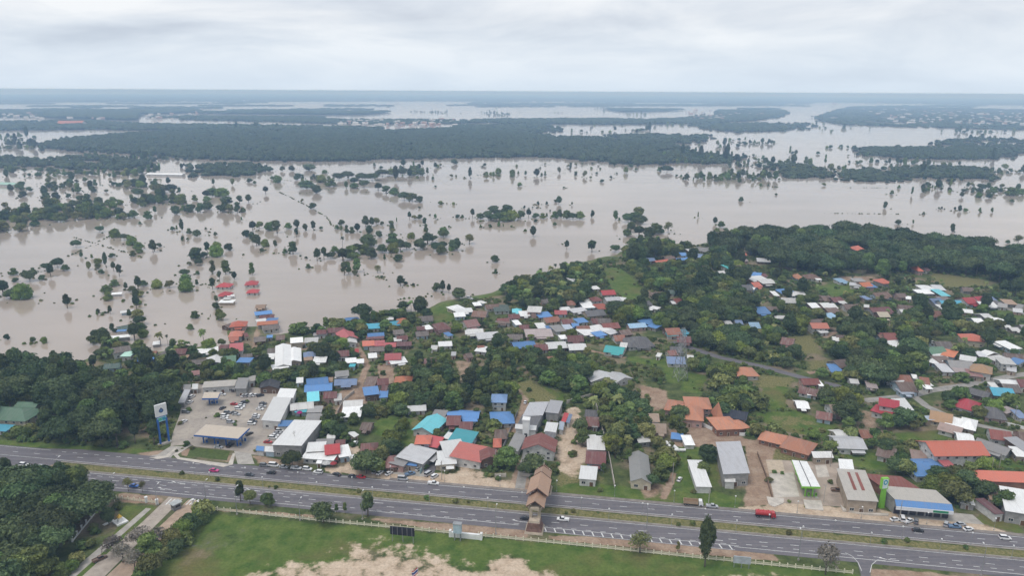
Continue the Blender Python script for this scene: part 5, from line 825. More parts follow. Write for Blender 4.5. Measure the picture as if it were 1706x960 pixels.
# forecourt buildings
hall(hD([(268, 222), (535, 212), (552, 160), (290, 185)]), 4.2, 'beigegrey', 'white', 'long grey flat-roofed block along the back of the filling station forecourt')
hall(hD([(530, 232), (625, 232), (650, 150), (560, 150)]), 5.0, 'greyroof', 'grey', 'square grey-roofed canopy building at the end of the forecourt block')
hall(hD([(640, 180), (700, 165), (700, 130), (645, 140)]), 3.6, 'beigegrey', 'white')
hall(hD([(735, 225), (880, 230), (905, 170), (740, 168)]), 3.6, 'black', 'wood', 'black-roofed house behind the forecourt car park', gable=1.6)
hall(hD([(80, 345), (130, 345), (182, 245), (130, 245)]), 3.0, 'greymetal', 'grey', 'narrow grey carport roof on the left edge of the forecourt', win=False)
hall(hD([(188, 235), (240, 235), (240, 198), (196, 200)]), 3.0, 'white', 'white'); hall(hD([(118, 240), (180, 240), (185, 200), (125, 205)]), 3.0, 'greyroof', 'grey')
hall(hD([(745, 480), (895, 500), (988, 310), (845, 305)]), 5.0, 'white', 'white', 'long white-roofed shop row beside the forecourt car park')
hall(hD([(866, 300), (1000, 306), (1030, 240), (896, 234)]), 5.4, 'white', 'white', 'shorter white-roofed end of the shop row behind the car park')
hall(hD([(880, 535), (1000, 535), (1020, 492), (890, 490)]), 3.2, 'blue', 'white', 'small blue-roofed link between the two white shop buildings', win=False)
hall(hD([(830, 680), (1065, 692), (1232, 492), (1008, 490)]), 6.5, 'white', 'grey', 'big plain white-roofed store right of the filling station')
hall(hD([(700, 725), (765, 735), (772, 700), (708, 698)]), 2.8, 'blue', 'white', win=False); hall(hD([(770, 735), (850, 740), (855, 702), (780, 700)]), 2.8, 'white', 'lightblue', win=False)
# factory left of the gate
hall(hH([(1108, 345), (1265, 362), (1322, 235), (1160, 262)]), 5.5, 'greymetal', 'grey', 'wide grey metal roof at the back of the factory left of the gate')
hall(hH([(1288, 320), (1392, 340), (1432, 238), (1326, 235)]), 6.2, 'greymetal', 'grey', 'open-fronted grey metal hall at the back corner of the factory')
hall(hH([(1060, 425), (1222, 445), (1258, 364), (1110, 348)]), 4.9, 'dkgreyroof', 'grey', 'dark grey middle roof of the factory left of the gate')
hall(hH([(1045, 455), (1215, 470), (1220, 438), (1050, 425)]), 5.6, 'white', 'white', 'narrow white parapet block across the factory yard', win=False)
hall(hH([(985, 615), (1065, 645), (1140, 512), (1040, 500)]), 3.6, 'greyroof', 'white', 'long low grey-roofed shed beside the factory drive', win=False)
hall(hH([(1275, 480), (1375, 490), (1392, 415), (1302, 410)]), 4.5, 'white', 'white'); hall(hH([(1285, 530), (1350, 545), (1378, 492), (1280, 484)]), 4.2, 'dkgreyroof', 'grey')
hall(hJ([(380, 330), (408, 337), (432, 284), (400, 277)]), 3, 'red', 'white', win=False); hall(hJ([(410, 338), (434, 343), (455, 291), (434, 285)]), 3.1, 'slateblue', 'white', win=False); hall(hJ([(360, 385), (394, 390), (401, 341), (370, 336)]), 3, 'ltslate', 'white', win=False)
hall(hJ([(498, 714), (612, 724), (626, 640), (508, 632)]), 3.6, 'white', 'white', 'white box-like hut alone on the grass right of the gate')
hall(hJ([(828, 735), (996, 742), (950, 562), (838, 540)]), 3.8, 'fibregrey', 'cream', 'big grey gabled hall with open front right of the walled yard', gable=2.2)
hall(hM([(262, 405), (375, 400), (305, 215), (195, 205)]), 3.4, 'white', 'white', 'long narrow white-roofed shed on the lawn beside the grey hall', win=False, tilt=.3)
hall(hM([(455, 312), (655, 302), (578, 80), (404, 85)]), 6.5, 'greymetal', 'grey', 'tall grey metal hall beside the muddy drive', tilt=.8)
hall(hM([(470, 365), (545, 368), (545, 322), (464, 318)]), 3.6, 'offwhite', 'white', win=False); hall(hM([(1112, 192), (1265, 190), (1240, 150), (1098, 150)]), 3.4, 'offwhite', 'tan')
hall(hP([(60, 588), (180, 592), (160, 520), (50, 512)]), 5, 'white', 'white'); hall(hO([(600, 900), (735, 862), (640, 785), (525, 770)]), 4.6, 'white', 'white', 'wide white sheet roof attached to the crimson-roofed two-storey house')
hall(hP([(830, 502), (1252, 502), (1196, 442), (775, 442)]), 4.4, 'white', 'white', 'long white lean-to roof along the front of the orange-red school'); hall(hP([(905, 572), (982, 560), (892, 486), (800, 486)]), 3.8, 'pinkred', 'white', win=False)
hall(hP([(1165, 682), (1570, 700), (1570, 618), (1110, 602)]), 6, 'orangered', 'brick', 'long orange-red roofed brick hall cut by the right edge')
hall(hP([(1420, 905), (1570, 975), (1570, 745), (1300, 742)]), 5.5, 'white', 'grey', 'large plain white-roofed warehouse at the right edge')
hall(hP([(1300, 940), (1385, 955), (1212, 815), (1140, 838)]), 3.8, 'maroonstripe', 'white', 'narrow maroon-roofed row with white edges below the warehouse', tilt=.3)
rt, L_, S_, sh_ = hall(hP([(110, 832), (388, 852), (252, 600), (48, 590)]), 6.2, 'beigegrey', 'tan', 'beige-roofed shop with two red roof stripes behind the green pylon sign', tilt=.3)
for k in (.18, .45):
    x0 = -L_ / 2 - sh_ / 2 + L_ * (k + .15); a = [(x0 + sh_ * .32, -S_ / 2 + S_ * .32), (x0 + 1.3 + sh_ * .32, -S_ / 2 + S_ * .32), (x0 + 1.3 + sh_ * .97, S_ / 2 - .3), (x0 + sh_ * .97, S_ / 2 - .3)]
    MB().prism(a, 6.45, 6.62).build('roof_strip', roofmat('rustred', RC['rustred'][0], .3), rt)
hall(hP([(350, 722), (742, 748), (520, 652), (270, 626)]), 4.6, 'rustred', 'brick', 'wide rust-red sheet roof behind the blue-fronted store', tilt=.3)
rt, L_, S_, sh_ = hall(hP([(462, 822), (1000, 878), (790, 752), (428, 730)]), 7.0, 'beigegrey', 'grey', 'long beige-roofed store with a blue front band facing the highway', win=False, tilt=.2)
band = MB().add([(-L_ / 2 - sh_ / 2, -S_ / 2 - .05, 7.1), (L_ / 2 - sh_ / 2, -S_ / 2 - .05, 7.1), (L_ / 2 - sh_ / 2, -S_ / 2 - 2.6, 5.4), (-L_ / 2 - sh_ / 2, -S_ / 2 - 2.6, 5.4)], [(3, 2, 1, 0)]); band.build('awning', roofmat('blue', RC['blue'][0], .15), rt)
MB().box((-sh_ / 2, -S_ / 2 - 2.7, 4.6), (L_, .3, 1.5)).build('sign_board', plain('sign_white', (.74, .74, .75, 1), .5, var=.04), rt)
MB().box((L_ * .28 - sh_ / 2, -S_ / 2 - 2.88, 4.6), (6, .06, 1.0)).build('sign_panel', plain('sign_green', (.03, .25, .12, 1), .5, var=.04), rt)
for k in range(7): MB().box((-sh_ / 2 - L_ / 2 + L_ * (k + .5) / 7, -S_ / 2 + .3, 1.8), (L_ / 7 - .8, .12, 3.2)).build('shutter', plain('shop_dark', (.05, .045, .06, 1), .5), rt)
# flooded long building far out
house(246, 288, 306, 289, 14, 4, 'white', 'g', 'white', label='long white building standing alone far out in the flood'); house(0, 304, 28, 305, 14, 4, 'mint', 'g', 'white'); house(98, 203, 140, 203, 60, 9, 'salmon', 'g', 'white', label='large pinkish roof in the wooded strip at far left')
house(-20, 682, 60, 686, 15, 6, 'green', 'h', 'cream', label='green hip-roofed building half hidden by tall trees at left edge'); house(30, 672, 66, 674, 9, 5, 'green', 'g', 'cream'); house(-12, 712, 18, 714, 6, 3, 'tealblue', 's')
house(1420, 411.5, 1438, 411.5, 16, 11, 'orangered', 'h', 'white', label='orange-red temple roof rising out of the wooded ridge')
# ------------------------------------------------------------------ filling stations, signs, gate, fence, lamps
BLUE = plain('sign_blue', (.035, .13, .42, 1), .4, var=.06); WHITE = plain('paint_white', (.76, .76, .75, 1), .5, var=.06); STEEL = plain('steel', (.36, .37, .38, 1), .5, .4, var=.1)
LIME = plain('lime', (.22, .52, .06, 1), .45, var=.05); BEIGE = roofmat('canopy', (.56, .48, .39, 1), .2); GREY = plain('mid_grey', (.25, .25, .26, 1), .7); DARK = plain('dark', (.03, .03, .035, 1), .5)
TEALP = plain('emblem_teal', (.04, .30, .42, 1), .4, var=.04); YEL = plain('cream_paint', (.76, .71, .56, 1), .7, var=.08); GREENP = plain('emblem_green', (.10, .42, .25, 1), .4, var=.04)
def canopy(name, quad, z, roofm, edge, label, nrow, trim=None, th=.9):
    Q = [at(a, b, z) for a, b in quad]; c = sum(Q, Vector()) / 4; root = empty(name, (c.x, c.y, 0), 0, label=label, cat='fuel canopy')
    P = [(q.x - c.x, q.y - c.y) for q in Q]; inn = [(a * .985, b * .985) for a, b in P]
    MB().prism(P, z - th, z - .06).build('fascia', edge, root); MB().prism(inn, z - .1, z + .06).build('roof_deck', roofm, root)
    def bl(u, v): return ((P[0][0] * (1 - u) + P[1][0] * u) * (1 - v) + (P[3][0] * (1 - u) + P[2][0] * u) * v, (P[0][1] * (1 - u) + P[1][1] * u) * (1 - v) + (P[3][1] * (1 - u) + P[2][1] * u) * v)
    for u, v in nrow:
        x, y = bl(u, v); MB().box((x, y, (z - th) / 2), (.5, .5, z - th)).build('column', edge, root)
        pm = MB().box((x + 1.6, y, .95), (.9, .6, 1.6), 0).box((x + 1.6, y, .1), (1.4, 4.0, .2), 1).box((x + 1.6, y - .32, 1.3), (.6, .05, .5), 2).build('fuel_pump', [BLUE if edge is BLUE else LIME, CONC, DARK], root)
    FOOT.append((c.x, c.y, max((Q[1] - Q[0]).length, (Q[3] - Q[0]).length) / 2)); ROOFPX.append((min(a for a, b in quad), max(a for a, b in quad), min(b for a, b in quad), max(b for a, b in quad) + 10, c.y))
    if trim:
        a, b = bl(.48, 0), bl(.48, 1); MB().tube((*a, z + .1), (*b, z + .1), .18, .18, 4).build('gutter', DARK, root)
    return root
canopy('fuel_canopy', hD([(205, 600), (562, 632), (652, 545), (300, 516)]), 6.0, BEIGE, BLUE, 'large blue-edged beige fuel canopy at the front of the filling station', [(u, v) for u in (.12, .37, .63, .88) for v in (.3, .72)])
canopy('fuel_canopy', hD([(270, 308), (398, 306), (418, 258), (290, 258)]), 5.2, BEIGE, BLUE, 'small blue-edged fuel canopy at the back of the forecourt', [(.35, .5), (.65, .5)])
canopy('fuel_canopy', hM([(1030, 398), (1165, 402), (1066, 214), (955, 204)]), 6.2, WHITE, LIME, 'white fuel canopy with a lime-green edge beside the highway at right', [(u, v) for u in (.3, .7) for v in (.1, .35, .62, .9)], True)
# tall sign of the filling station: white plate with a dark drop-shaped emblem over two blue legs
pb = at(275, 740); rz = R(-38); root = empty('pylon_sign', pb, R(46), label='tall blue-legged pylon sign with white emblem plate at the filling station', cat='sign')
HS = 22.0
for x in (-2.1, 2.1): MB().box((x, 0, HS * .32), (.8, .9, HS * .64 + .1)).build('leg', BLUE, root)
MB().box((0, 0, HS * .855), (5.6, 1.0, HS * .29)).build('emblem_plate', WHITE, root); MB().box((0, 0, HS * .70), (5.4, .9, .25)).build('crossbar', BLUE, root)
MB().box((0, 0, HS * .635), (4.4, .7, HS * .115)).build('price_board', plain('price_board', (.36, .58, .66, 1), .4), root)
for k, mm in ((-.35, GREENP), (.35, TEALP)): MB().box((k * 2.6, -.40, HS * .635), (1.6, .06, 1.6)).build('price_panel', mm, root)
def drop(s, y):
    v = []
    for k in range(20):
        a = 2 * math.pi * k / 20; r = 1 if math.sin(a) < .2 else 1 - .25 * (math.sin(a) - .2); v.append((s * r * math.cos(a) * (1 - max(0, math.sin(a)) ** 2 * .85), y, s * (math.sin(a) * (1.5 if math.sin(a) > 0 else 1.0))))
    return v
for s, y, mm in ((1.15, -.54, plain('emblem_dark', (.06, .10, .20, 1), .4)), (.62, -.57, plain('emblem_blue', (.10, .20, .42, 1), .4))):
    MB().add(drop(s, y), [tuple(range(20))]).build('emblem', mm, root, (0, 0, HS * .845))
MB().box((0, 0, .4), (6.5, 2.2, .8)).build('plinth', CONCP, root)
# lime pylon sign at the right-hand station
pb = at(1468, 846); root = empty('pylon_sign', pb, R(8), label='lime-green pylon sign with round blue emblem in front of the store', cat='sign')
MB().prism([(-1.1, -.7), (1.1, -.7), (1.1, .7), (-1.1, .7)], 0, 9.5, 0, [(-.8, -.6, 9.5), (.8, -.6, 9.5), (.8, .6, 9.5), (-.8, .6, 9.5)]).build('stem', LIME, root); MB().box((-.2, 0, 11.8), (3.0, 1.5, 5.2)).build('sign_head', LIME, root)
MB().box((-.25, -.78, 11.9), (2.4, .06, 4.4)).build('sign_face', plain('sign_pale', (.62, .72, .70, 1), .4, var=.04), root)
MB().add([(1.0 * math.cos(a * math.pi / 10) - .25, -.83, 12.6 + 1.25 * math.sin(a * math.pi / 10)) for a in range(20)], [tuple(range(20))]).build('emblem', TEALP, root)
MB().add([(.5 * math.cos(a * math.pi / 10) - .25, -.86, 12.6 + .6 * math.sin(a * math.pi / 10)) for a in range(20)], [tuple(range(20))]).build('emblem', plain('sign_pale', (.62, .72, .70, 1)), root)
# white tower block on the factory front
p = at(640 + 1135 / 4.8, 620 + 535 / 4.8); root = empty('white_tower', p, R(-8), label='slim white tower standing in front of the white factory parapet', cat='tower')
MB().box((0, 0, 5.5), (3.4, 3.4, 11)).build('shaft', WHITE, root); MB().box((0, 0, 11.3), (4.0, 4.0, .6)).build('cap', WHITE, root); MB().box((0, -1.75, 2.2), (1.4, .1, 3.2)).build('door', DARK, root)
FOOT.append((p.x, p.y, 3))
# ---- the gate over the highway
TERRA = roofmat('gate_roof', (.37, .235, .16, 1), .25); STONE = plain('gate_stone', (.50, .42, .33, 1), .8, var=.15); BRICK = plain('gate_brick', (.22, .13, .105, 1), .85, var=.2, scale=.8)
gs = 12.0; root = empty('highway_gate', rd(gs, 278.5), TH + R(90), label='large temple-style gate with brown tiered roofs spanning both carriageways', cat='gate')
# local x runs across the highway (away from the viewer), y along it
def groof(x0, x1, wd, ez, rise, name='roof_tier'):
    m = gable_roof(x1 - x0, wd, rise, .22); o = m.build(name, TERRA, root, ((x0 + x1) / 2, 0, ez))
    for s in (-1, 1):
        MB().add([(s * (x1 - x0) / 2 + s * .12, -wd / 2, -.3), (s * (x1 - x0) / 2 + s * .12, 0, rise - .1), (s * (x1 - x0) / 2 + s * .12, wd / 2, -.3), (s * (x1 - x0) / 2 + s * .12, wd / 2, .15), (s * (x1 - x0) / 2 + s * .12, 0, rise + .35), (s * (x1 - x0) / 2 + s * .12, -wd / 2, .15)], [(0, 1, 4, 5), (1, 2, 3, 4)] if s > 0 else [(5, 4, 1, 0), (4, 3, 2, 1)]).build('barge_board', BRICK, o)
        MB().tube((s * (x1 - x0) / 2, 0, rise + .1), (s * ((x1 - x0) / 2 + .5), 0, rise + 1.5), .16, .03, 5).build('finial', STONE, o)
    return o
groof(-14.5, -5.5, 7.6, 10.3, 2.7); groof(-7.5, 6.5, 9.2, 11.6, 3.4); groof(5.0, 15.5, 7.6, 10.3, 2.7); groof(14.0, 18.5, 7.0, 9.4, 2.5)
MB().box((1.5, 0, 9.6), (33, 3.6, 1.1)).build('beam', STONE, root)
for s in (-1, 1): MB().box((1.5, s * 2.6, 10.3), (32, .35, 1.0)).build('fascia', STONE, root)
for x in (-13.6, 1.2, 16.4):
    for s in (-1, 1): MB().box((x, s * 1.7, 5.2), (1.2, 1.2, 9.0)).build('pillar', STONE, root)
    for s in (-1, 1): MB().add([(x, s * 2.4, 8.2), (x, s * 3.9, 10.2), (x, s * 2.4, 10.2)], [(0, 1, 2), (2, 1, 0)]).build('bracket', STONE, root)
for x in (-14.6, 16.4):
    for k, (w_, h0, h1) in enumerate(((7.6, 0, .9), (6.6, .9, 1.8), (5.4, 1.8, 4.4), (4.6, 4.4, 5.2))): MB().prism([(x - w_ / 2, -w_ / 2), (x + w_ / 2, -w_ / 2), (x + w_ / 2, w_ / 2), (x - w_ / 2, w_ / 2)], h0, h1, 0, [(x + a * w_ * .46, b * w_ * .46, h1) for a, b in ((-1, -1), (1, -1), (1, 1), (-1, 1))]).build('pedestal', [STONE, BRICK, BRICK, STONE][k], root)
for (a, b), _ in ((((15.5, 1.8)), 0),): pass
FOOT.append((*rd(gs, 264)[:2], 5)); FOOT.append((*rd(gs, 295)[:2], 6)); gp = rd(gs, 278); ROOFPX.append((868, 925, 780, 895, 262))
# ---- the field fence of cream posts and rails
POSTM = mesh('fence_post', *(lambda m: (m.v, m.f))(MB().box((0, 0, .8), (.36, .36, 1.9)).prism([(-.2, -.2), (.2, -.2), (.2, .2), (-.2, .2)], 1.75, 2.0, 0, [(-.04, -.04, 2.05), (.04, -.04, 2.05), (.04, .04, 2.05), (-.04, .04, 2.05)])), [YEL])
def fence(name, path, step, label, zr=((.45, .5), (1.15, .12)), pm=POSTM, railm=None):
    P = [at(*p) for p in path]; root = empty(name, P[0], 0, label=label, cat='fence'); o = P[0]; nseg = 0
    for i in range(len(P) - 1):
        d = P[i + 1] - P[i]; n = max(1, round(d.length / step)); a = math.atan2(d.y, d.x)
        for k in range(n + (1 if i == len(P) - 2 else 0)): q = P[i] + d * (k / n) - o; link('fence_post', pm, root, q, a)
        for k in range(n):
            q = P[i] + d * ((k + .5) / n) - o
            for z, h in zr: link('fence_rail', RAILM[h] if railm is None else railm, root, q + Vector((0, 0, z)), a, (d.length / n - .28, 1, 1))
    return root
RAILM = {h: mesh('fence_rail', *(lambda m: (m.v, m.f))(MB().box((0, 0, 0), (1, .12, h))), [YEL]) for h in (.5, .12)}
fence('field_fence', [(352, 850), (560, 872), (752, 890)], 3.0, 'cream post-and-rail fence along the green field left of the white monument')
fence('field_fence', [(797, 894), (1000, 914), (1180, 933), (1420, 957)], 3.0, 'cream post-and-rail fence along the green field right of the white monument')
fence('roadside_fence', [q3((770, 285))[0], q3((1045, 318))[0]], 3.0, 'short cream fence by the left side of the park entrance')
WPOST = mesh('fence_post', *(lambda m: (m.v, m.f))(MB().box((0, 0, .9), (.5, .5, 2.1)).box((0, 0, 2.1), (.7, .7, .25))), [WHITE])
fence('white_post_fence', [q3((478, 570))[0], q3((660, 345))[0]], 4.4, 'slanting row of white posts on a low wall beside the dark wood', ((.3, .5),), WPOST, mesh('fence_rail', *(lambda m: (m.v, m.f))(MB().box((0, 0, 0), (1, .25, .6))), [WHITE]))
# plot walls
def wall(px, h, label, mat=CONCP, th=.25):
    P = [at(*p) for p in px]; root = empty('boundary_wall', P[0], 0, label=label, cat='wall')
    for i in range(len(P) - 1):
        d = P[i + 1] - P[i]; n = max(1, round(d.length / 3.2)); a = math.atan2(d.y, d.x)
        for k in range(n): q = P[i] + d * ((k + .5) / n) - P[0]; link('wall_panel', PANEL(mat), root, q + Vector((0, 0, h / 2)), a, (d.length / n + .02, th, h))
        for k in range(n + 1): q = P[i] + d * (k / n) - P[0]; link('wall_post', PANEL(mat), root, q + Vector((0, 0, h / 2 + .1)), a, (.3, .35, h + .2))
PAN = {}
def PANEL(mat):
    if mat.name not in PAN: b = MB().box((0, 0, 0), (1, 1, 1)); PAN[mat.name] = mesh('wall_panel', b.v, b.f, [mat])
    return PAN[mat.name]
J4 = lambda x, y: (840 + x / 4, 620 + y / 4)
wall([J4(418, 212), J4(598, 162), J4(640, 340), J4(700, 580), J4(735, 770)], 2.2, 'pale concrete wall round two sides of the sandy lot right of the factory')
wall([J4(-60, 705), J4(10, 700)], 1.8, 'short pale wall left of the factory drive'); wall([J4(110, 695), J4(215, 705)], 1.8, 'short pale wall right of the factory drive', CONCP)
wall([(838, 750), (862, 690)], 2.0, 'dark wall between the factory drive and the salmon-roofed plot', GREY); wall([(700, 790), (730, 745), (768, 700)], 2.0, 'slanting teal-grey wall beside the asphalt drive', plain('wall_teal', (.30, .42, .43, 1), .8))
wall([(562, 690), (574, 668), (590, 655)], 1.8, 'pale wall beside the village dirt lane', CONCP); wall([(1160, 705), (1195, 722), (1240, 727), (1258, 718)], 1.8, 'white wall round the orange-tiled temple houses', WHITE)
wall([(1640, 700), (1706, 716)], 1.8, 'white wall beside the lane at the right edge', WHITE); wall([(1262, 758), (1276, 795), (1286, 830)], 1.6, 'low brown wall along the left side of the muddy drive station', plain('wall_brown', (.25, .17, .12, 1), .9))
tag(MB().prism([(p.x, p.y) for p in pts([(1400, 843), (1408, 850), (1440, 856), (1480, 858), (1480, 861), (1440, 859), (1404, 853)])], 0, .6).build('kerb', CONCP), kind='structure')
for nm, poly in (('entry_kerb', [(248, 763), (276, 760), (294, 745), (296, 747), (280, 763), (262, 766)]), ('entry_kerb', [(288, 758), (316, 742), (319, 743), (296, 758), (300, 763), (380, 774), (388, 756), (392, 756), (388, 775), (372, 779), (296, 766)])):
    P = [at(a, b) for a, b in poly]; tag(sheet(nm, P, .14, CONCP), kind='structure')
# flower bed in front of the filling station
tag(sheet('lawn', pts([(318, 746), (383, 752), (378, 768), (312, 760)]), .05, plain('lawn_bed', (.085, .12, .03, 1), .95, var=.2)), kind='structure')
# ---- boards beside the field
def board(px, py, w_, h_, z, rz, facem, label, name='billboard', cat='billboard', nl=2, text=None):
    p = at(px, py); root = empty(name, p, rz, label=label, cat=cat)
    MB().box((0, 0, z + h_ / 2), (w_, .35, h_)).build('panel', facem, root)
    for k in range(nl): x = (k / (nl - 1) - .5) * w_ * .86; MB().tube((x, .25, -.3), (x, .25, z + h_ * .9), .14, .14, 6).build('leg', STEEL, root)
    return root
b = board(671, 905, 10, 3.6, 3.4, TH, plain('board_back', (.022, .022, .035, 1), .6), 'dark-backed billboard on thin legs over the field fence', nl=3)
for k in range(5): MB().box(((k - 2) * 2.0, -.25, 5.2), (.14, .14, 3.6)).build('stiffener', GREY, b)
p = at(776, 897); root = empty('entrance_monument', p, TH, label='long white monument wall with a slim blue-grey tower sign behind it', cat='monument')
MB().box((0, 0, 1.1), (12.5, 1.0, 2.3)).build('wall', WHITE, root); MB().box((-6.4, 0, 1.5), (.9, 1.4, 3.0)).build('pier', WHITE, root); MB().box((6.4, 0, 1.5), (.9, 1.4, 3.0)).build('pier', WHITE, root)
for x in (-1.7, -4.1):
    for y in (-1.4, -2.6): MB().box((x, y, 2.8), (.25, .25, 5.6)).build('leg', STEEL, root)
MB().box((-2.9, -2.0, 5.6), (3.2, 1.9, 4.0)).build('sign_box', plain('sign_paleblue', (.42, .53, .60, 1), .5), root); MB().box((-2.9, -2.0, 7.7), (3.5, 2.2, .25)).build('cap', STEEL, root)
board(1235, 948, 6.4, 3.0, 2.2, TH, plain('board_pale', (.42, .46, .50, 1), .6), 'pale blank signboard on legs by the field fence at right', nl=3)
board(167, 728, 6.5, 2.4, 6.0, R(-38), plain('board_blue', (.30, .42, .55, 1), .6), 'tilted pale blue signboard in front of the tall dark trees')
# flag at the bottom edge
p = at(698, 1000); root = empty('flagpole', p, 0, label='flagpole with a red, white and blue striped flag at the bottom edge', cat='flag')
MB().tube((0, 0, 0), (0, 0, 13.6), .09, .06, 8).build('pole', WHITE, root)
fm = [plain('flag_red', (.55, .03, .05, 1), .8, var=.05), WHITE, plain('flag_blue', (.05, .05, .26, 1), .8, var=.05)]
V, Fc, Fi = [], [], []
for i in range(13):
    for j in range(7):
        u, v_ = i / 12, j / 6; hh = [0, 1 / 6, 2 / 6, .5, 4 / 6, 5 / 6, 1][j]
        V.append((-u * 3.0 * .75, .25 * math.sin(u * 7 + hh), 13.2 - hh * 2.4 - u * 1.7))
for i in range(12):
    for j in range(6): a = i * 7 + j; Fc.append((a, a + 7, a + 8, a + 1)); Fi.append([0, 1, 2, 2, 1, 0][j])
link('flag', mesh('flag', V, Fc, fm, Fi), root)
# ---- lamps
def lamp(px, py, h, label, arm=2.2, rz=0.0, double=False):
    root = empty('street_lamp', at(px, py), rz, label=label, cat='street lamp', group='tall highway lamps')
    MB().tube((0, 0, 0), (0, 0, h), .16, .09, 8).build('pole', STEEL, root); MB().box((0, 0, .3), (.6, .6, .6)).build('base', CONC, root)
    for s in ((1, -1) if double else (1,)):
        MB().tube((0, 0, h - .1), (0, s * arm, h + .5), .07, .05, 6).build('arm', STEEL, root); MB().box((0, s * (arm + .4), h + .5), (.35, 1.0, .18)).build('lamp_head', WHITE, root)
for i, (px, py, h) in enumerate([(190, 836, 12), (395, 858, 12), (604, 866, 12), (826, 891, 12), (1077, 887, 11), (1330, 934, 12), (1634, 960, 12), (97, 796, 9), (262, 843, 9), (343, 836, 9), (500, 868, 9)]):
    lamp(px, py, h, ['tall grey lamp post beside the short fence near the park entrance', 'tall grey lamp post left of the two roadside trees at the fence', 'tall grey lamp post right of the round bush on the fence', 'tall grey lamp post just right of the white monument', 'grey lamp post behind the airy roadside tree', 'tall grey lamp post right of the tall dark conical tree', 'tall grey lamp post near the lower right corner', 'grey lamp post on the head of the grass median at left', 'grey lamp post beside the left entrance lane', 'grey lamp post beside the right entrance lane', 'grey lamp post between bush and roadside trees at the fence'][i], rz=TH, arm=2.0)
gl = bpy.data.meshes.new('globe'); iv, fi = ICO2; GLOBE = mesh('globe', (iv * .34).tolist(), [tuple(q) for q in fi.tolist()], [WHITE], None, True)
pm_ = MB().tube((0, 0, 0), (0, 0, 5.2), .07, .05, 6).box((0, 0, .15), (.4, .4, .3)); GPOLE = mesh('pole', pm_.v, pm_.f, [STEEL])
n = 0
ordw = ['first', 'second', 'third', 'fourth', 'fifth', 'sixth', 'seventh', 'eighth', 'ninth', 'tenth', 'eleventh', 'twelfth', 'thirteenth', 'fourteenth', 'fifteenth', 'sixteenth', 'seventeenth', 'eighteenth', 'nineteenth', 'twentieth']
def globes(n_, s0, step, cnt, row):
    for k in range(cnt):
        s = s0 + k * step
        if abs(s - gs) < 6: continue
        root = empty('globe_lamp', rd(s, n_), 0, label=f'slim globe lamp, {ordw[k]} from left in the row {row}', cat='street lamp', group='globe lamps along the highway')
        link('pole', GPOLE, root); link('globe', GLOBE, root, (0, 0, 5.45))
globes(295.2, -60, 26, 11, 'on the far highway verge'); globes(282.6, -152, 26, 14, 'on the far side of the median'); globes(275.9, -140, 26, 14, 'on the near side of the median')
# ---- lattice pylon
p = at(1133, 632); root = empty('lattice_pylon', p, R(20), label='grey steel lattice power pylon standing among the village trees', cat='pylon'); Hp = 34
mb = MB()
def cor(z, w0=3.4): w_ = w0 * (1 - z / Hp * .78); return [Vector((a * w_, b * w_, z)) for a, b in ((-1, -1), (1, -1), (1, 1), (-1, 1))]
zs = [0, 5, 9.5, 13.5, 17, 20, 23, 26, 29, 31.5, Hp]
for a, b_ in zip(zs[:-1], zs[1:]):
    A, B = cor(a), cor(b_)
    for i in range(4): mb.tube(A[i], B[i], .15, .15, 4); mb.tube(A[i], B[(i + 1) % 4], .07, .07, 3); mb.tube(A[(i + 1) % 4], B[i], .07, .07, 3); mb.tube(B[i], B[(i + 1) % 4], .07, .07, 3)
mb.build('lattice_mast', STEEL, root)
for z in (23, 27, 31):
    for s in (-1, 1): MB().tube((0, 0, z + .9), (s * 5.2, 0, z), .13, .08, 4).tube((0, 0, z), (s * 5.2, 0, z), .13, .08, 4).tube((s * 2.6, 0, z), (s * 2.6, 0, z + .45), .08, .08, 3).build('cross_arm', STEEL, root)
# ---- utility poles
UP = MB().tube((0, 0, 0), (0, 0, 9), .17, .12, 6).box((0, 0, 8.4), (2.2, .12, .14)).box((0, 0, 7.7), (1.6, .12, .14)); UPM = mesh('utility_pole', UP.v, UP.f, [CONC])
for px, py, lb in [(1180, 845, 'concrete utility pole on the lawn left of the brown truck'), (1498, 868, 'concrete utility pole in front of the blue-fronted store'), (1372, 838, 'concrete utility pole beside the lime-edged fuel canopy'), (1383, 778, 'pale utility pole behind the lime-edged fuel canopy'), (736, 800, 'utility pole in front of the white-roofed shops'), (1650, 795, 'tall pale pole beside the orange-red school'), (1664, 782, 'second tall pale pole right of the orange-red school'), (492, 748, 'utility pole on the corner of the big white store'), (826, 778, 'utility pole beside the salmon-roofed shop'), (1210, 578, 'utility pole beside the asphalt village lane'), (1120, 805, 'utility pole by the dirt track right of the grey hall'), (1690, 700, 'utility pole by the lane at the right edge')]:
    tag(link('utility_pole', UPM, None, at(px, py), R(hrng.uniform(0, 90)), (1, 1, hrng.uniform(.9, 1.15))), lb, 'pole')
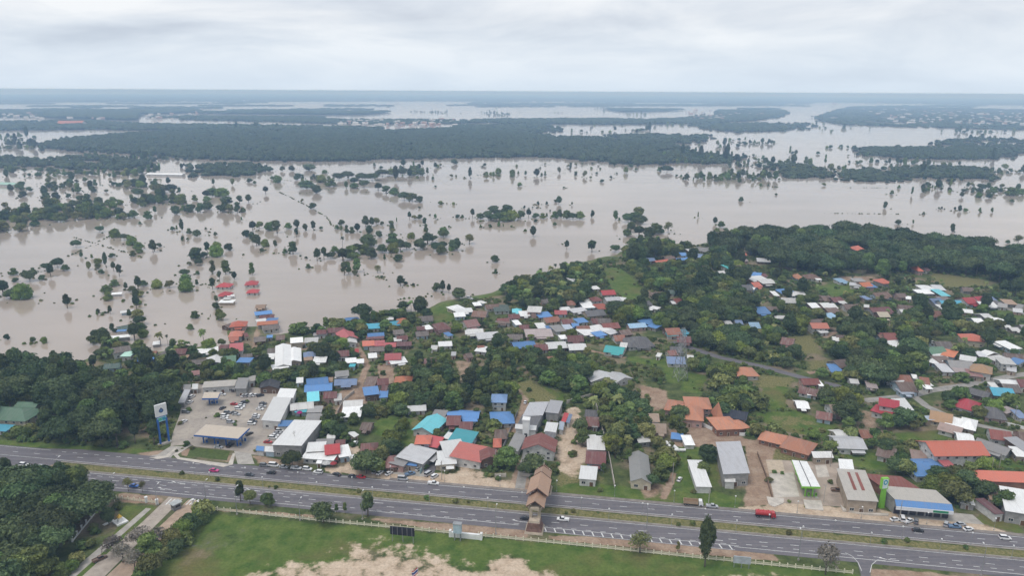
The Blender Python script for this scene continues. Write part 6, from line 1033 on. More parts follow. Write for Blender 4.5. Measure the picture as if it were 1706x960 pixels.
# ---- guard booth, statue, small things
p = at(*q3((1165, 350))[0]); root = empty('guard_booth', p, R(-38), label='small grey flat-roofed guard booth between the entrance lanes', cat='booth')
MB().box((0, 0, 1.4), (2.6, 3.2, 2.8)).build('cabin', GREY, root); MB().box((0, 0, 2.95), (3.6, 4.2, .25)).build('roof', plain('booth_roof', (.42, .44, .44, 1), .6), root)
for y in (-1.62, 1.62): MB().box((0, y, 1.7), (1.8, .06, 1.0)).build('window', GLASS, root)
for x in (-1.32, 1.32): MB().box((x, .2, 1.7), (.06, 2.0, 1.0)).build('window', GLASS, root)
p = at(*q3((795, 440))[0]); root = empty('roadside_shrine', p, R(-38), label='white terrace with a small golden shrine on the lawn by the entrance', cat='shrine')
MB().box((0, 0, .3), (5, 4.5, .6)).build('terrace', WHITE, root); MB().box((0, 0, 1.2), (1.6, 1.6, 1.2)).build('pedestal', WHITE, root); MB().prism([(-.6, -.6), (.6, -.6), (.6, .6), (-.6, .6)], 1.8, 2.6).build('shrine_body', YEL, root)
MB().prism([(-.9, -.9), (.9, -.9), (.9, .9), (-.9, .9)], 2.6, 3.9, 0, [(-.06, -.06, 3.9), (.06, -.06, 3.9), (.06, .06, 3.9), (-.06, .06, 3.9)]).build('shrine_roof', plain('gold', (.60, .38, .06, 1), .35), root); MB().box((-3.5, -3.2, .12), (1.4, 4.5, .24), 0, R(10)).build('path', WHITE, root)
for (px, py, lb) in [(244, 838, 'white gate pillar at the left side of the entrance'), (262, 842, 'second white gate pillar near the entrance crossing'), (322, 842, 'white gate pillar left of the right-hand bushes'), (330, 846, 'white gate pillar by the start of the field fence')]:
    root = empty('gate_pillar', at(px, py), R(-38), label=lb, cat='pillar'); MB().box((0, 0, 1.3), (.9, .9, 2.6)).build('shaft', WHITE, root); MB().box((0, 0, 2.7), (1.2, 1.2, .25)).build('cap', WHITE, root)
# white tanks on the yard right of the walled lot
for k, (x, y, l_) in enumerate([(150, 895, 7), (190, 905, 9), (205, 930, 9)]):
    p = at(1080 + x / 4.3625, 540 + y / 4.3625); root = empty('storage_tank', p, R([100, 110, 0][k]), label=['short white tank lying on the brown yard', 'long slanting white tank on the brown yard', 'white tank lying crosswise in front of the other tanks'][k], cat='tank')
    MB().tube((-l_ / 2, 0, 1.0), (l_ / 2, 0, 1.0), .75, .75, 12).build('drum', WHITE, root, smooth=False)
    for x_ in (-l_ / 3, l_ / 3): MB().box((x_, 0, .3), (.4, 1.2, .6)).build('saddle', CONC, root)
# market umbrellas of the roadside stalls
for k, (x, y, w_, mm, lb) in enumerate([(310, 855, 5.4, WHITE, 'broad off-white stall parasol beside the highway'), (365, 862, 3.6, plain('parasol_red', (.55, .10, .11, 1), .8), 'red stall parasol right of the off-white one'), (95, 450, 4.0, plain('parasol_pink', (.68, .06, .32, 1), .8), 'bright pink parasol behind the big white store'), (70, 440, 3.2, plain('parasol_violet', (.16, .14, .34, 1), .8), 'violet parasol beside the pink one')]):
    p = at(480 + x / 4.8, 600 + y / 4.8, 0); root = empty('parasol', p, 0, label=lb, cat='parasol')
    MB().tube((0, 0, 0), (0, 0, 3.1), .06, .05, 6).build('pole', STEEL, root); v = [(0, 0, 3.3)] + [(w_ / 2 * math.cos(a * math.pi / 4), w_ / 2 * math.sin(a * math.pi / 4), 2.3) for a in range(8)]
    MB().add(v, [(0, 1 + i, 1 + (i + 1) % 8) for i in range(8)] + [(0, 1 + (i + 1) % 8, 1 + i) for i in range(8)]).build('canopy', mm, root)
# ------------------------------------------------------------------ vehicles
TYRE = plain('tyre', (.018, .018, .019, 1), .9); RIM = plain('rim', (.40, .40, .42, 1), .35, .6)
CARG = plain('car_glass', (.012, .015, .02, 1), .08, spec=.7, var=.0)
LIGHT = plain('lamp_white', (.75, .75, .72, 1), .2); TAIL = plain('lamp_red', (.45, .02, .02, 1), .3)
wm = MB().tube((0, -.11, 0), (0, .11, 0), .34, .34, 14, 0); TYREM = mesh('tyre', wm.v, wm.f, [TYRE], wm.i); wm = MB().tube((0, -.125, 0), (0, .125, 0), .20, .20, 8, 0); RIMM = mesh('rim', wm.v, wm.f, [RIM])
PAINTS = {'white': (.74, .74, .74, 1), 'silver': (.42, .43, .45, 1), 'grey': (.17, .175, .185, 1), 'black': (.018, .018, .021, 1), 'red': (.42, .025, .03, 1), 'pink': (.55, .04, .20, 1), 'blue': (.03, .12, .42, 1), 'dark': (.045, .05, .065, 1), 'brown': (.14, .08, .05, 1), 'steel blue': (.12, .20, .32, 1)}
def paintm(c):
    k = 'car_' + c
    if k not in MATS: t = NT(k); t.b.inputs['Base Color'].default_value = PAINTS[c]; t.b.inputs['Roughness'].default_value = .28; t.b.inputs['Coat Weight'].default_value = .5; g = t.n('ShaderNodeNewGeometry'); t.l(t.rng(t.noise(g.outputs['Position'], .8, 3), .3, .7, .22, .42), t.b.inputs['Roughness']); MATS[k] = t.m
    return MATS[k]
def loft(secs):  # sections (x, halfwidth bottom, halfwidth top, z bottom, z top)
    V, Fc = [], []
    for x, wb_, wt, zb, zt in secs: V += [(x, -wb_, zb), (x, wb_, zb), (x, wb_ * 1.0, zb + (zt - zb) * .55), (x, wt, zt), (x, -wt, zt), (x, -wb_ * 1.0, zb + (zt - zb) * .55)]
    for i in range(len(secs) - 1):
        for j in range(6): a, b_ = i * 6 + j, i * 6 + (j + 1) % 6; Fc.append((a, b_, b_ + 6, a + 6))
    n_ = len(secs) - 1; Fc += [tuple(range(5, -1, -1)), tuple(n_ * 6 + j for j in range(6))]
    return V, Fc
BODY = {'sedan': [(-2.25, .70, .62, .42, .85), (-2.0, .84, .76, .28, .95), (-1.0, .87, .80, .24, .98), (.6, .87, .80, .24, .98), (1.7, .85, .76, .26, .86), (2.2, .70, .58, .38, .70)],
        'pickup': [(-2.6, .82, .80, .45, 1.00), (-2.45, .88, .86, .38, 1.04), (-.4, .90, .86, .36, 1.04), (.9, .90, .84, .36, 1.06), (2.2, .88, .80, .38, .98), (2.6, .74, .64, .46, .84)],
        'suv': [(-2.25, .80, .74, .45, 1.05), (-2.1, .88, .82, .36, 1.10), (-.5, .90, .84, .34, 1.10), (.9, .90, .82, .34, 1.08), (1.9, .88, .78, .36, .98), (2.25, .74, .62, .46, .82)],
        'van': [(-2.4, .86, .84, .38, 1.15), (-2.3, .90, .86, .34, 1.20), (0, .92, .86, .32, 1.20), (1.6, .92, .84, .32, 1.15), (2.2, .88, .74, .36, .98), (2.45, .78, .62, .42, .80)]}
CAB = {'sedan': [(-1.75, .74, .66, .95, 1.02), (-1.05, .76, .56, .95, 1.42), (.25, .76, .56, .95, 1.44), (1.0, .74, .66, .95, 1.0)], 'pickup': [(-.55, .80, .74, 1.02, 1.10), (-.40, .80, .62, 1.02, 1.68), (.75, .80, .62, 1.02, 1.70), (1.5, .78, .70, 1.02, 1.08)],
       'suv': [(-2.15, .80, .74, 1.08, 1.14), (-1.85, .80, .64, 1.08, 1.72), (.4, .80, .64, 1.08, 1.74), (1.25, .78, .70, 1.06, 1.12)], 'van': [(-2.35, .84, .80, 1.18, 1.24), (-2.2, .84, .70, 1.18, 1.98), (.9, .84, .70, 1.18, 2.0), (1.9, .80, .72, 1.14, 1.2)]}
VM = {}
def vmesh(kind, part, col):
    key = (kind, part, col if part in ('body', 'roof') else '')
    if key in VM: return VM[key]
    if part == 'body':
        v, f = loft(BODY[kind]); mb = MB().add(v, f)
        if kind == 'pickup': mb.box((-1.5, .82, 1.12), (2.1, .08, .28)).box((-1.5, -.82, 1.12), (2.1, .08, .28)).box((-2.52, 0, 1.12), (.08, 1.6, .28))
        m = mesh('body', mb.v, mb.f, [paintm(col)])
    elif part == 'windows': v, f = loft(CAB[kind]); m = mesh('windows', v, f, [CARG])
    elif part == 'roof': c = CAB[kind]; a, b_ = c[1], c[2]; mb = MB().box(((a[0] + b_[0]) / 2, 0, max(a[4], b_[4]) + .025), (b_[0] - a[0] + .12, a[2] * 2 + .04, .07)); m = mesh('roof', mb.v, mb.f, [paintm(col)])
    VM[key] = m; return m
hl = MB().box((0, 0, 0), (.10, .34, .14)); HL = mesh('headlight', hl.v, hl.f, [LIGHT]); TL = mesh('taillight', hl.v, hl.f, [TAIL])
def car(pos, rz, kind, col, label, group=None, z=.03):
    root = empty({'sedan': 'car', 'pickup': 'pickup_truck', 'suv': 'car', 'van': 'van'}[kind], (pos.x, pos.y, z), rz, label=label, cat={'pickup': 'pickup', 'van': 'van'}.get(kind, 'car'), group=group)
    for p_ in ('body', 'windows', 'roof'): link(p_, vmesh(kind, p_, col), root)
    b = BODY[kind]
    for x in (b[1][0] + .65, b[-2][0] - .30):
        for s in (-1, 1): wv_ = link('wheel', TYREM, root, (x, s * .80, .34)); link('rim', RIMM, wv_)
    for s in (-1, 1): link('headlight', HL, root, (b[-1][0] - .06, s * .50, b[-1][4] - .08)); link('taillight', TL, root, (b[0][0] + .02, s * .55, b[0][4] - .10))
    return root
ALONG = TH; BACK = TH + math.pi
def D5(x, y): return at(280 + x / 4.8, 600 + y / 4.8)
# moving on the highway
for px, py, k, c, d, lb in [(357, 786, 'sedan', 'pink', ALONG, 'bright pink car driving on the far carriageway'), (416, 793, 'sedan', 'dark', ALONG, 'dark car beside the median right of the pink car'), (452, 789.5, 'sedan', 'black', BACK, 'black car on the far carriageway in front of the big store'), (561, 792.5, 'sedan', 'black', BACK - .3, 'dark car pulling out beside the white car on the far carriageway'), (530, 789, 'suv', 'white', BACK, 'white car on the far carriageway opposite the roadside stalls'),
    (722, 807.5, 'pickup', 'white', ALONG, 'white pickup on the far carriageway below the parked van'), (671, 800, 'van', 'silver', ALONG, 'silver van on the road edge near the shops'), (224, 812, 'sedan', 'blue', ALONG, 'blue car on the near carriageway behind the roadside sapling'), (875, 866, 'sedan', 'black', ALONG, 'black car just left of the gate pedestal'), (938, 868, 'pickup', 'white', BACK, 'white pickup with loaded bed just right of the gate'), (1529, 886, 'sedan', 'black', ALONG, 'black car on the far carriageway in front of the store'), (1674, 899, 'suv', 'white', ALONG, 'white car on the far carriageway at the right end'),
    (40, 777, 'suv', 'white', ALONG, 'white car waiting in the median crossing at far left'), (70, 781, 'suv', 'silver', ALONG, 'silver car in the crossing right of the white one')]:
    car(at(px, py), d, k, c, lb)
# parked in the forecourt and along the road
ci = 0
LOT = [(602, 292, 'sedan', 'white', 80), (632, 292, 'suv', 'silver', 80), (668, 290, 'suv', 'white', 75), (705, 288, 'sedan', 'white', 40), (738, 292, 'suv', 'dark', 35), (530, 360, 'sedan', 'red', -8), (612, 345, 'sedan', 'dark', -6), (590, 365, 'sedan', 'silver', -6), (585, 380, 'sedan', 'white', -6), (565, 397, 'suv', 'white', -6), (478, 430, 'suv', 'grey', -6), (530, 430, 'sedan', 'dark', -6), (545, 442, 'sedan', 'silver', -6), (455, 455, 'suv', 'white', -8), (450, 472, 'sedan', 'white', -8), (500, 505, 'suv', 'silver', -8), (437, 392, 'sedan', 'dark', 70),
       (705, 450, 'sedan', 'white', -5), (700, 468, 'sedan', 'silver', -5), (680, 500, 'suv', 'dark', -5), (668, 518, 'suv', 'white', -5), (760, 355, 'sedan', 'dark', -5), (755, 378, 'sedan', 'silver', -5), (735, 400, 'sedan', 'white', -5), (178, 345, 'sedan', 'white', 75), (192, 302, 'suv', 'white', 75), (142, 425, 'suv', 'grey', -15), (127, 500, 'sedan', 'white', 70), (650, 598, 'sedan', 'black', 60), (405, 705, 'sedan', 'silver', -6), (498, 690, 'pickup', 'black', 75), (800, 665, 'sedan', 'red', -5), (840, 632, 'suv', 'white', -5), (855, 612, 'sedan', 'white', -5), (875, 592, 'sedan', 'silver', -5), (895, 575, 'suv', 'white', -5), (905, 562, 'sedan', 'white', -5), (530, 250, 'suv', 'dark', 80), (432, 282, 'sedan', 'white', 0),
       (770, 852, 'suv', 'grey', -8), (845, 852, 'van', 'white', -8), (925, 865, 'sedan', 'silver', -8), (1025, 875, 'pickup', 'white', -8), (1115, 882, 'suv', 'white', -8)]
for i, (x, y, k, c, a) in enumerate(LOT):
    p = D5(x, y); row = 'in the forecourt car park of the filling station' if y < 840 else 'parked on the verge before the big store'
    car(p, R(a), k, c, f'{c} {dict(sedan="saloon", suv="tall car", pickup="pickup", van="van")[k]} {row}', 'cars parked around the filling station')
H5 = lambda x, y: at(640 + x / 4.8, 620 + y / 4.8)
for p, a, k, c, lb in [(at(588, 796), -10, 'sedan', 'dark', 'dark car parked on the verge below the big round tree'), (at(602, 797), -10, 'sedan', 'red', 'dark red car parked right of the dark one on the verge'), (at(625, 788), 70, 'sedan', 'silver', 'silver car nosed in beside the workshop'), (at(633, 790), 60, 'sedan', 'white', 'small white car second in front of the workshop'), (at(648, 791), 55, 'sedan', 'white', 'white hatchback on the pale dirt before the workshop'),
    (at(697, 783), 70, 'suv', 'white', 'white car standing by the teal-grey wall'), (at(714, 792), 55, 'van', 'silver', 'silver van parked on the small asphalt pad'), (at(724, 796), 55, 'suv', 'white', 'white car parked right of the silver van'), (at(683, 792), 30, 'pickup', 'steel blue', 'blue-grey pickup by the workshop front'), (at(773, 772), -5, 'suv', 'silver', 'silver car under the salmon-red shop roof'), (at(592, 741), 80, 'suv', 'white', 'white car in the garden beside the maroon-roofed house'), (at(875, 672), 80, 'sedan', 'white', 'white car on the dirt track behind the factory'),
    (at(1186, 846), -8, 'pickup', 'silver', 'silver pickup parked in front of the tipper truck'), (at(1081, 768), 70, 'suv', 'white', 'white car beside the big grey gabled hall'), (at(1132, 801), 60, 'sedan', 'white', 'white car on the lawn near the narrow white shed'), (at(1394, 819), -5, 'pickup', 'brown', 'brown pickup in the yard of the lime-edged station'),
    (at(1491, 868), 10, 'sedan', 'white', 'white car leftmost in front of the blue-fronted store'), (at(1503, 867), 70, 'van', 'white', 'white van among the cars before the store'), (at(1514, 871), 20, 'pickup', 'white', 'white pickup slanted right of the van before the store'), (at(1526, 871), 60, 'suv', 'grey', 'grey car right of the slanted white pickup'), (at(1576, 876), 50, 'suv', 'silver', 'silver car left of the blue truck before the store'), (at(1590, 880), -5, 'pickup', 'steel blue', 'blue-grey pickup before the right end of the store'), (at(1613, 884), 12, 'sedan', 'white', 'white saloon on the road edge past the store'), (at(1600, 876), 5, 'sedan', 'silver', 'silver car behind the blue-grey pickup'),
    (at(*q3((1085, 528))[0]), 48, 'sedan', 'white', 'white car on the tan entrance lane'), (at(*q3((660, 690))[0]), 52, 'pickup', 'brown', 'brown pickup on the left entrance lane'), (at(*q3((985, 628))[0]), 48, 'sedan', 'white', 'white car half hidden under the pale trees'), (at(782, 498), -15, 'van', 'white', 'white van parked at the water edge on the grass spit'), (at(788, 500), -15, 'sedan', 'silver', 'silver car behind the van at the water edge')]:
    car(p, R(a), k, c, lb)
def truck(pos, rz, cabc, label, tank=False):
    root = empty('tanker_truck' if tank else 'tipper_truck', (pos.x, pos.y, .03), rz, label=label, cat='truck')
    v, f = loft([(2.2, 1.1, 1.08, .55, 2.6), (2.5, 1.15, 1.1, .5, 2.75), (3.6, 1.15, 1.1, .5, 2.7), (4.1, 1.12, 1.02, .5, 1.7)]); link('cab', mesh('cab', v, f, [paintm(cabc)]), root)
    MB().box((3.75, 0, 2.05), (.5, 2.0, .7)).build('windscreen', CARG, root); MB().box((-.6, 0, .75), (7.4, 1.0, .35)).build('chassis', DARK, root)
    if tank:
        MB().tube((-4.2, 0, 2.0), (1.9, 0, 2.0), 1.2, 1.2, 14).build('tank', paintm(cabc), root)
        for x in (-3, -1, 1): MB().tube((x, 0, 3.1), (x, 0, 3.4), .3, .3, 8).build('hatch', paintm(cabc), root)
    else:
        tn = plain('tipper_tan', (.42, .30, .20, 1), .7); MB().box((-1.2, 0, 1.1), (6.2, 2.4, .15)).box((-1.2, 1.15, 1.8), (6.2, .12, 1.4)).box((-1.2, -1.15, 1.8), (6.2, .12, 1.4)).box((1.85, 0, 1.9), (.12, 2.4, 1.6)).box((-4.25, 0, 1.8), (.12, 2.4, 1.4)).build('tipper_body', tn, root)
        for x in (-3, -1.2, .6): MB().box((x, -1.24, 1.8), (.14, .08, 1.4)).build('rib', tn, root)
    for x in (-3.4, -2.3, 3.2):
        for s in (-1, 1): wv_ = link('wheel', TYREM, root, (x, s * 1.0, .48), 0, (1.4, 1.5, 1.4)); link('rim', RIMM, wv_)
truck(at(1275, 862), ALONG + math.pi * 0, 'red', 'red tanker truck driving on the far carriageway', True); truck(at(1155, 842), ALONG, 'white', 'tan tipper truck with a white cab parked on the lawn edge')
# ------------------------------------------------------------------ trees
TREES = []      # x, y, z, height, width, prototype key, set
trng = random.Random(21); tn = np.random.default_rng(9)
def pick(kinds):
    k = trng.choice(kinds); return f'{k}{trng.randrange(KINDS_OF[k])}'
PPOLY = [(c, pts(p)) for c, w_, s_, p in PAINT if c != 'wet']
PPOLY += [('yard', pts(p)) for p in ([(304, 652), (330, 640), (455, 648), (482, 655), (455, 705), (478, 738), (442, 760), (398, 756), (302, 742), (284, 744), (262, 762), (300, 690)], [(1276, 766), (1402, 772), (1432, 838), (1420, 846), (1290, 838)], [(706, 775), (735, 752), (722, 792), (640, 795)], [(1478, 845), (1640, 862), (1640, 880), (1480, 865)], q3((1115, 272), (1365, 300), (1300, 360), (760, 960), (400, 960), (540, 800), (950, 430)))]
TRK = [(w_, pts(p)) for c, w_, p in TRACKS] + [(6, pts(p)) for p in ([(1120, 570), (1160, 583), (1200, 596), (1270, 611), (1335, 629), (1400, 645)], [(1440, 668), (1521, 659), (1549, 651), (1611, 642), (1690, 626)], [(1521, 659), (1545, 678), (1600, 702), (1700, 725)], [(1645, 505), (1706, 523)], [(866, 815), (872, 780), (884, 720)])]
# lanes and clearings that stay open to view
for lane_px in ([(1150, 580), (1200, 596), (1270, 611), (1340, 630), (1395, 643)], [(1450, 667), (1521, 659), (1549, 651), (1611, 642), (1690, 626)], [(1530, 666), (1545, 678), (1600, 702), (1700, 725)], [(592, 572), (604, 592), (612, 610), (600, 640), (582, 665), (562, 685)], [(1650, 507), (1700, 522)]):
    for (x0, y0), (x1, y1) in zip(lane_px[:-1], lane_px[1:]):
        m_ = max(1, int(abs(x1 - x0) + abs(y1 - y0)) // 14)
        for k in range(m_): u = (k + .5) / m_; a, b = x0 + (x1 - x0) * u, y0 + (y1 - y0) * u; ROOFPX.append((a - 7, a + 7, b - 5, b + 4, at(a, b).y))
for c, w_, s_, poly in PAINT:
    if c in ('grass', 'dry', 'dirt') and max(b for a, b in poly) < 800 and min(b for a, b in poly) > 430 and min(a for a, b in poly) > 560:
        xa, xb = min(a for a, b in poly), max(a for a, b in poly); ya, yb = min(b for a, b in poly), max(b for a, b in poly)
        for i in range(3):
            for j in range(2):
                a, b = xa + (xb - xa) * (i + .5) / 3, ya + (yb - ya) * (j + .5) / 2
                if inpoly([a], [b], poly)[0]: ROOFPX.append((a - (xb - xa) / 6, a + (xb - xa) / 6, b - (yb - ya) / 4, b + (yb - ya) / 4, at(a, b).y))
FT = np.array(FOOT); RP = np.array(ROOFPX)
def blocked(x, y, h, w_, paint=.9, cover=.22, foot=True):
    s, n_ = rdinv(x, y)
    if 259.5 < n_ < 297.5: return True
    if foot and (np.hypot(FT[:, 0] - x, FT[:, 1] - y) < FT[:, 2] * .8 + w_ * .12).any(): return True
    if paint and trng.random() < paint:
        for c, P in PPOLY:
            if inpoly([x], [y], P)[0]: return True
    for wd, P in TRK:
        if segdist(np.array([x]), np.array([y]), P, False)[0] < wd / 2 + w_ * .2: return True
    u, v = proj(x, y, h * .55); k = pxm((x, y, 0)); a, b = w_ * .42 * k, h * .42 * k * .95
    ox = np.clip(np.minimum(RP[:, 1], u + a) - np.maximum(RP[:, 0], u - a), 0, None); oy = np.clip(np.minimum(RP[:, 3], v + b) - np.maximum(RP[:, 2], v - b), 0, None)
    fr = ox * oy / np.maximum((RP[:, 1] - RP[:, 0]) * (RP[:, 3] - RP[:, 2]), 1)
    return bool(((fr > cover) & (RP[:, 4] > y - 3)).any())
def put(x, y, h, key, grp, z=0.0, wf=1.0):
    p = PROTO[key]; TREES.append([x, y, z, h, p.W * h / p.H * wf, key, grp, wf])
def fill(poly, sp, hr, kinds, grp, paint=.9, cover=.22, jit=1.0, z=0.0):
    P = pts(poly, z); n = int(area(P) / sp ** 2); got = []
    for x, y in randin(P, n * 4, tn):
        if len(got) >= n: break
        if any((x - a) ** 2 + (y - b) ** 2 < (sp * .62) ** 2 for a, b in got): continue
        h = trng.uniform(*hr); key = pick(kinds); key = trng.choice(['leafy1', 'leafy5', 'leafy1', 'leafy0']) if grp == T and key[:5] == 'leafy' else key; w_ = PROTO[key].W * h / PROTO[key].H
        got.append((x, y))
        if blocked(x, y, h, w_, paint, cover): continue
        put(x, y, h, key, grp, z)
V = 'village'; T = 'wood'
fill([(-90, 652), (0, 640), (60, 624), (110, 620), (150, 652), (200, 668), (288, 668), (282, 700), (262, 742), (150, 746), (60, 740), (-90, 738)], 9.2, (11, 18), ['tall', 'ragged', 'ragged', 'umbrella'], T, paint=0, cover=.3)
fill([(-40, 640), (20, 612), (60, 606), (130, 610), (200, 630), (285, 640), (290, 668), (200, 668), (150, 655), (60, 640)], 14, (10, 16), ['ragged', 'ragged', 'leafy'], T, paint=0)
fill([(-150, 800), (30, 800), (110, 812), (158, 826), (165, 848), (125, 905), (70, 968), (20, 1020), (-150, 1020)], 7, (10, 16), ['tall', 'leafy', 'ragged', 'umbrella'], T, paint=0)
fill([(640, 662), (690, 640), (685, 622), (720, 606), (760, 600), (800, 600), (850, 590), (862, 615), (848, 640), (860, 690), (815, 700), (800, 672), (770, 690), (740, 690), (700, 692), (660, 702)], 6.6, (7, 11), ['leafy', 'leafy', 'tall', 'slim'], V)
fill([(545, 690), (600, 690), (640, 700), (684, 690), (694, 735), (675, 775), (640, 782), (600, 788), (570, 745), (545, 722)], 7.2, (6, 10), ['leafy'], V, paint=.6)
fill([(995, 655), (1040, 645), (1070, 672), (1085, 700), (1078, 745), (1062, 795), (1030, 802), (1016, 742), (1000, 690)], 6, (7, 11), ['leafy', 'leafy', 'coconut', 'slim'], V)
fill([(900, 665), (1000, 645), (995, 620), (940, 602), (880, 600), (880, 625)], 7, (6, 10), ['leafy'], V)
fill([(1005, 530), (1060, 502), (1120, 490), (1200, 488), (1255, 515), (1260, 560), (1245, 604), (1180, 602), (1140, 562), (1060, 555)], 7.8, (8, 13), ['leafy', 'tall', 'leafy', 'umbrella'], V)
fill([(1130, 424), (1200, 410), (1260, 402), (1400, 394), (1500, 407), (1600, 422), (1706, 436), (1900, 452), (1900, 505), (1706, 484), (1640, 468), (1560, 456), (1500, 472), (1440, 468), (1380, 460), (1300, 452), (1240, 438), (1160, 432)], 13, (13, 23), ['umbrella', 'tall', 'umbrella', 'ragged'], T, paint=.8)
fill([(830, 492), (880, 472), (940, 454), (1000, 446), (1012, 470), (1000, 500), (960, 515), (900, 525), (850, 510)], 8, (8, 13), ['leafy', 'leafy', 'tall', 'coconut', 'sugar'], V)
fill([(1036, 432), (1060, 405), (1130, 415), (1240, 440), (1250, 500), (1130, 492), (1070, 480)], 9, (9, 13), ['leafy', 'leafy', 'tall'], V)
fill([(1262, 540), (1300, 500), (1390, 500), (1480, 560), (1420, 610), (1300, 602)], 10, (7, 12), ['leafy', 'leafy', 'tall'], V)
fill([(1395, 555), (1450, 548), (1545, 560), (1565, 640), (1480, 652), (1440, 640), (1400, 640)], 8, (9, 14), ['leafy', 'umbrella', 'tall'], V)
fill([(1500, 505), (1640, 500), (1706, 530), (1706, 570), (1600, 560), (1500, 560)], 9, (7, 11), ['leafy'], V)
fill([(1150, 605), (1320, 606), (1296, 640), (1264, 690), (1232, 705), (1180, 690), (1165, 650)], 7.2, (5, 9), ['leafy', 'leafy', 'bush'], V, paint=.95)
fill([(1340, 625), (1440, 640), (1430, 700), (1400, 712), (1330, 680)], 9, (6, 11), ['leafy'], V)
fill([(1530, 670), (1700, 690), (1706, 720), (1640, 730), (1560, 700)], 8, (6, 9), ['leafy'], V); fill([(1440, 730), (1530, 740), (1540, 800), (1480, 790)], 9, (5, 8), ['leafy', 'bush'], V, paint=.6)
fill([(1550, 770), (1640, 780), (1650, 830), (1570, 835)], 8, (6, 10), ['leafy'], V)
fill([(240, 592), (300, 588), (480, 600), (600, 560), (590, 622), (480, 642), (440, 642), (300, 642)], 7.5, (5, 8), ['leafy', 'leafy', 'bush'], V)
fill([(470, 560), (560, 545), (655, 528), (720, 520), (735, 540), (600, 560)], 7, (5, 9), ['leafy', 'bush', 'leafy'], V, cover=.35)
fill([(160, 570), (250, 590), (372, 576), (380, 600), (240, 620), (165, 605)], 7.5, (5, 9), ['leafy', 'leafy', 'coconut'], V, cover=.3)
fill([(560, 560), (900, 540), (1000, 560), (1000, 640), (560, 640)], 11.5, (4, 7.5), ['leafy', 'leafy', 'coconut', 'bush'], V, cover=.13)
fill([(560, 640), (1010, 640), (1010, 800), (560, 790)], 12, (4, 7), ['leafy', 'bush', 'leafy'], V, cover=.12, paint=1)
fill([(1060, 600), (1706, 600), (1706, 830), (1100, 810)], 12, (5, 9), ['leafy', 'leafy', 'bush'], V, cover=.15, paint=1)
fill([(1250, 455), (1706, 480), (1706, 600), (1250, 600)], 13, (5, 8.5), ['leafy', 'leafy', 'coconut'], V, cover=.12, paint=1)
fill([(-200, 650), (120, 620), (300, 640), (300, 735), (-200, 735)], 9, (3, 6), ['bush', 'leafy'], V, paint=.99)
fill([(150, 890), (205, 838), (215, 842), (165, 900), (110, 965), (90, 960)], 4.5, (2.5, 4.5), ['bush', 'leafy'], V, paint=0)
fill([(270, 930), (345, 852), (352, 862), (300, 920), (245, 975), (215, 970)], 5, (3.5, 6.5), ['leafy', 'bush', 'airy'], V, paint=0)
fill([(20, 735), (140, 744), (215, 748), (220, 740), (140, 732), (20, 725)], 4.5, (2, 4), ['bush'], V, paint=0)
# trees placed one by one: photo base, height, kind, width factor
SOLO = [(8, 640, 21, 'ragged0', .9), (32, 636, 23, 'ragged1', .9), (70, 640, 17, 'ragged2', .7), (100, 640, 20, 'ragged0', 1), (122, 650, 21, 'ragged2', 1), (52, 646, 19, 'ragged2', .9), (150, 668, 18, 'ragged1', 1), (215, 680, 20, 'ragged0', 1), (250, 690, 20, 'ragged2', 1), (401, 836, 10, 'slim2', .9), (417, 842, 7, 'leafy3', .8), (443, 844, 6, 'leafy1', .7), (451, 845, 6.5, 'leafy0', .7), (539, 872, 9, 'leafy5', 1), (561, 856, 4.5, 'slim1', .9), (575, 857, 4.5, 'leafy0', .8), (613, 861, 11, 'slim2', 1.2), (1066, 922, 8.5, 'airy1', 1.3), (1129, 920, 4.6, 'slim0', .8), (1174, 945, 20, 'tall1', .55), (1375, 958, 13, 'airy0', .8), (214, 819, 6.5, 'airy1', .8), (238, 821, 5.5, 'airy1', .7),
        (190, 925, 8, 'airy0', 1.2), (205, 938, 8, 'airy0', 1.1), (232, 915, 9, 'airy0', 1.2), (248, 930, 10, 'leafy0', 1), (262, 915, 9, 'airy0', 1), (288, 915, 8, 'leafy3', 1), (318, 888, 8, 'leafy1', .9), (330, 876, 7, 'leafy0', .9), (225, 950, 8, 'airy0', 1), (250, 962, 9, 'leafy3', 1), (302, 900, 8, 'leafy2', 1),
        (611, 790, 11, 'leafy5', 1.2), (487, 780, 8.5, 'leafy1', 1), (845, 778, 10, 'leafy4', 1.1), (892, 788, 9, 'leafy5', 1.1), (875, 794, 7, 'leafy1', 1), (970, 742, 9, 'leafy0', .9), (966, 722, 8, 'leafy1', .9), (1170, 790, 6, 'leafy4', 1), (1178, 768, 8, 'leafy1', 1), (1100, 800, 8, 'leafy0', 1), (1108, 782, 8, 'leafy2', 1), (1085, 812, 6, 'leafy1', 1), (1590, 838, 10, 'leafy3', 1.2), (1608, 815, 9, 'leafy5', 1), (1640, 830, 8, 'leafy1', 1), (1672, 850, 9, 'leafy0', 1), (1560, 805, 8, 'leafy1', 1), (1502, 710, 10, 'leafy5', 1.2), (1475, 715, 9, 'leafy0', 1), (1410, 705, 12, 'leafy5', 1.1), (1130, 705, 10, 'leafy5', 1), (1135, 725, 7, 'leafy0', 1),
        (604, 533, 12, 'umbrella0', .9), (540, 600, 11, 'leafy5', 1), (765, 500, 10, 'leafy1', 1), (1528, 660, 10, 'coconut0', 1), (990, 690, 10, 'coconut1', 1), (835, 585, 9, 'coconut0', 1), (880, 600, 10, 'coconut0', 1), (705, 522, 10, 'coconut0', 1), (685, 520, 9, 'coconut0', 1), (672, 518, 8, 'leafy2', 1), (1050, 700, 10, 'coconut0', 1), (1030, 690, 11, 'coconut1', 1), (340, 572, 10, 'coconut0', 1), (268, 575, 9, 'coconut1', 1), (280, 578, 8, 'sugar0', .8), (312, 588, 8, 'coconut0', 1)]
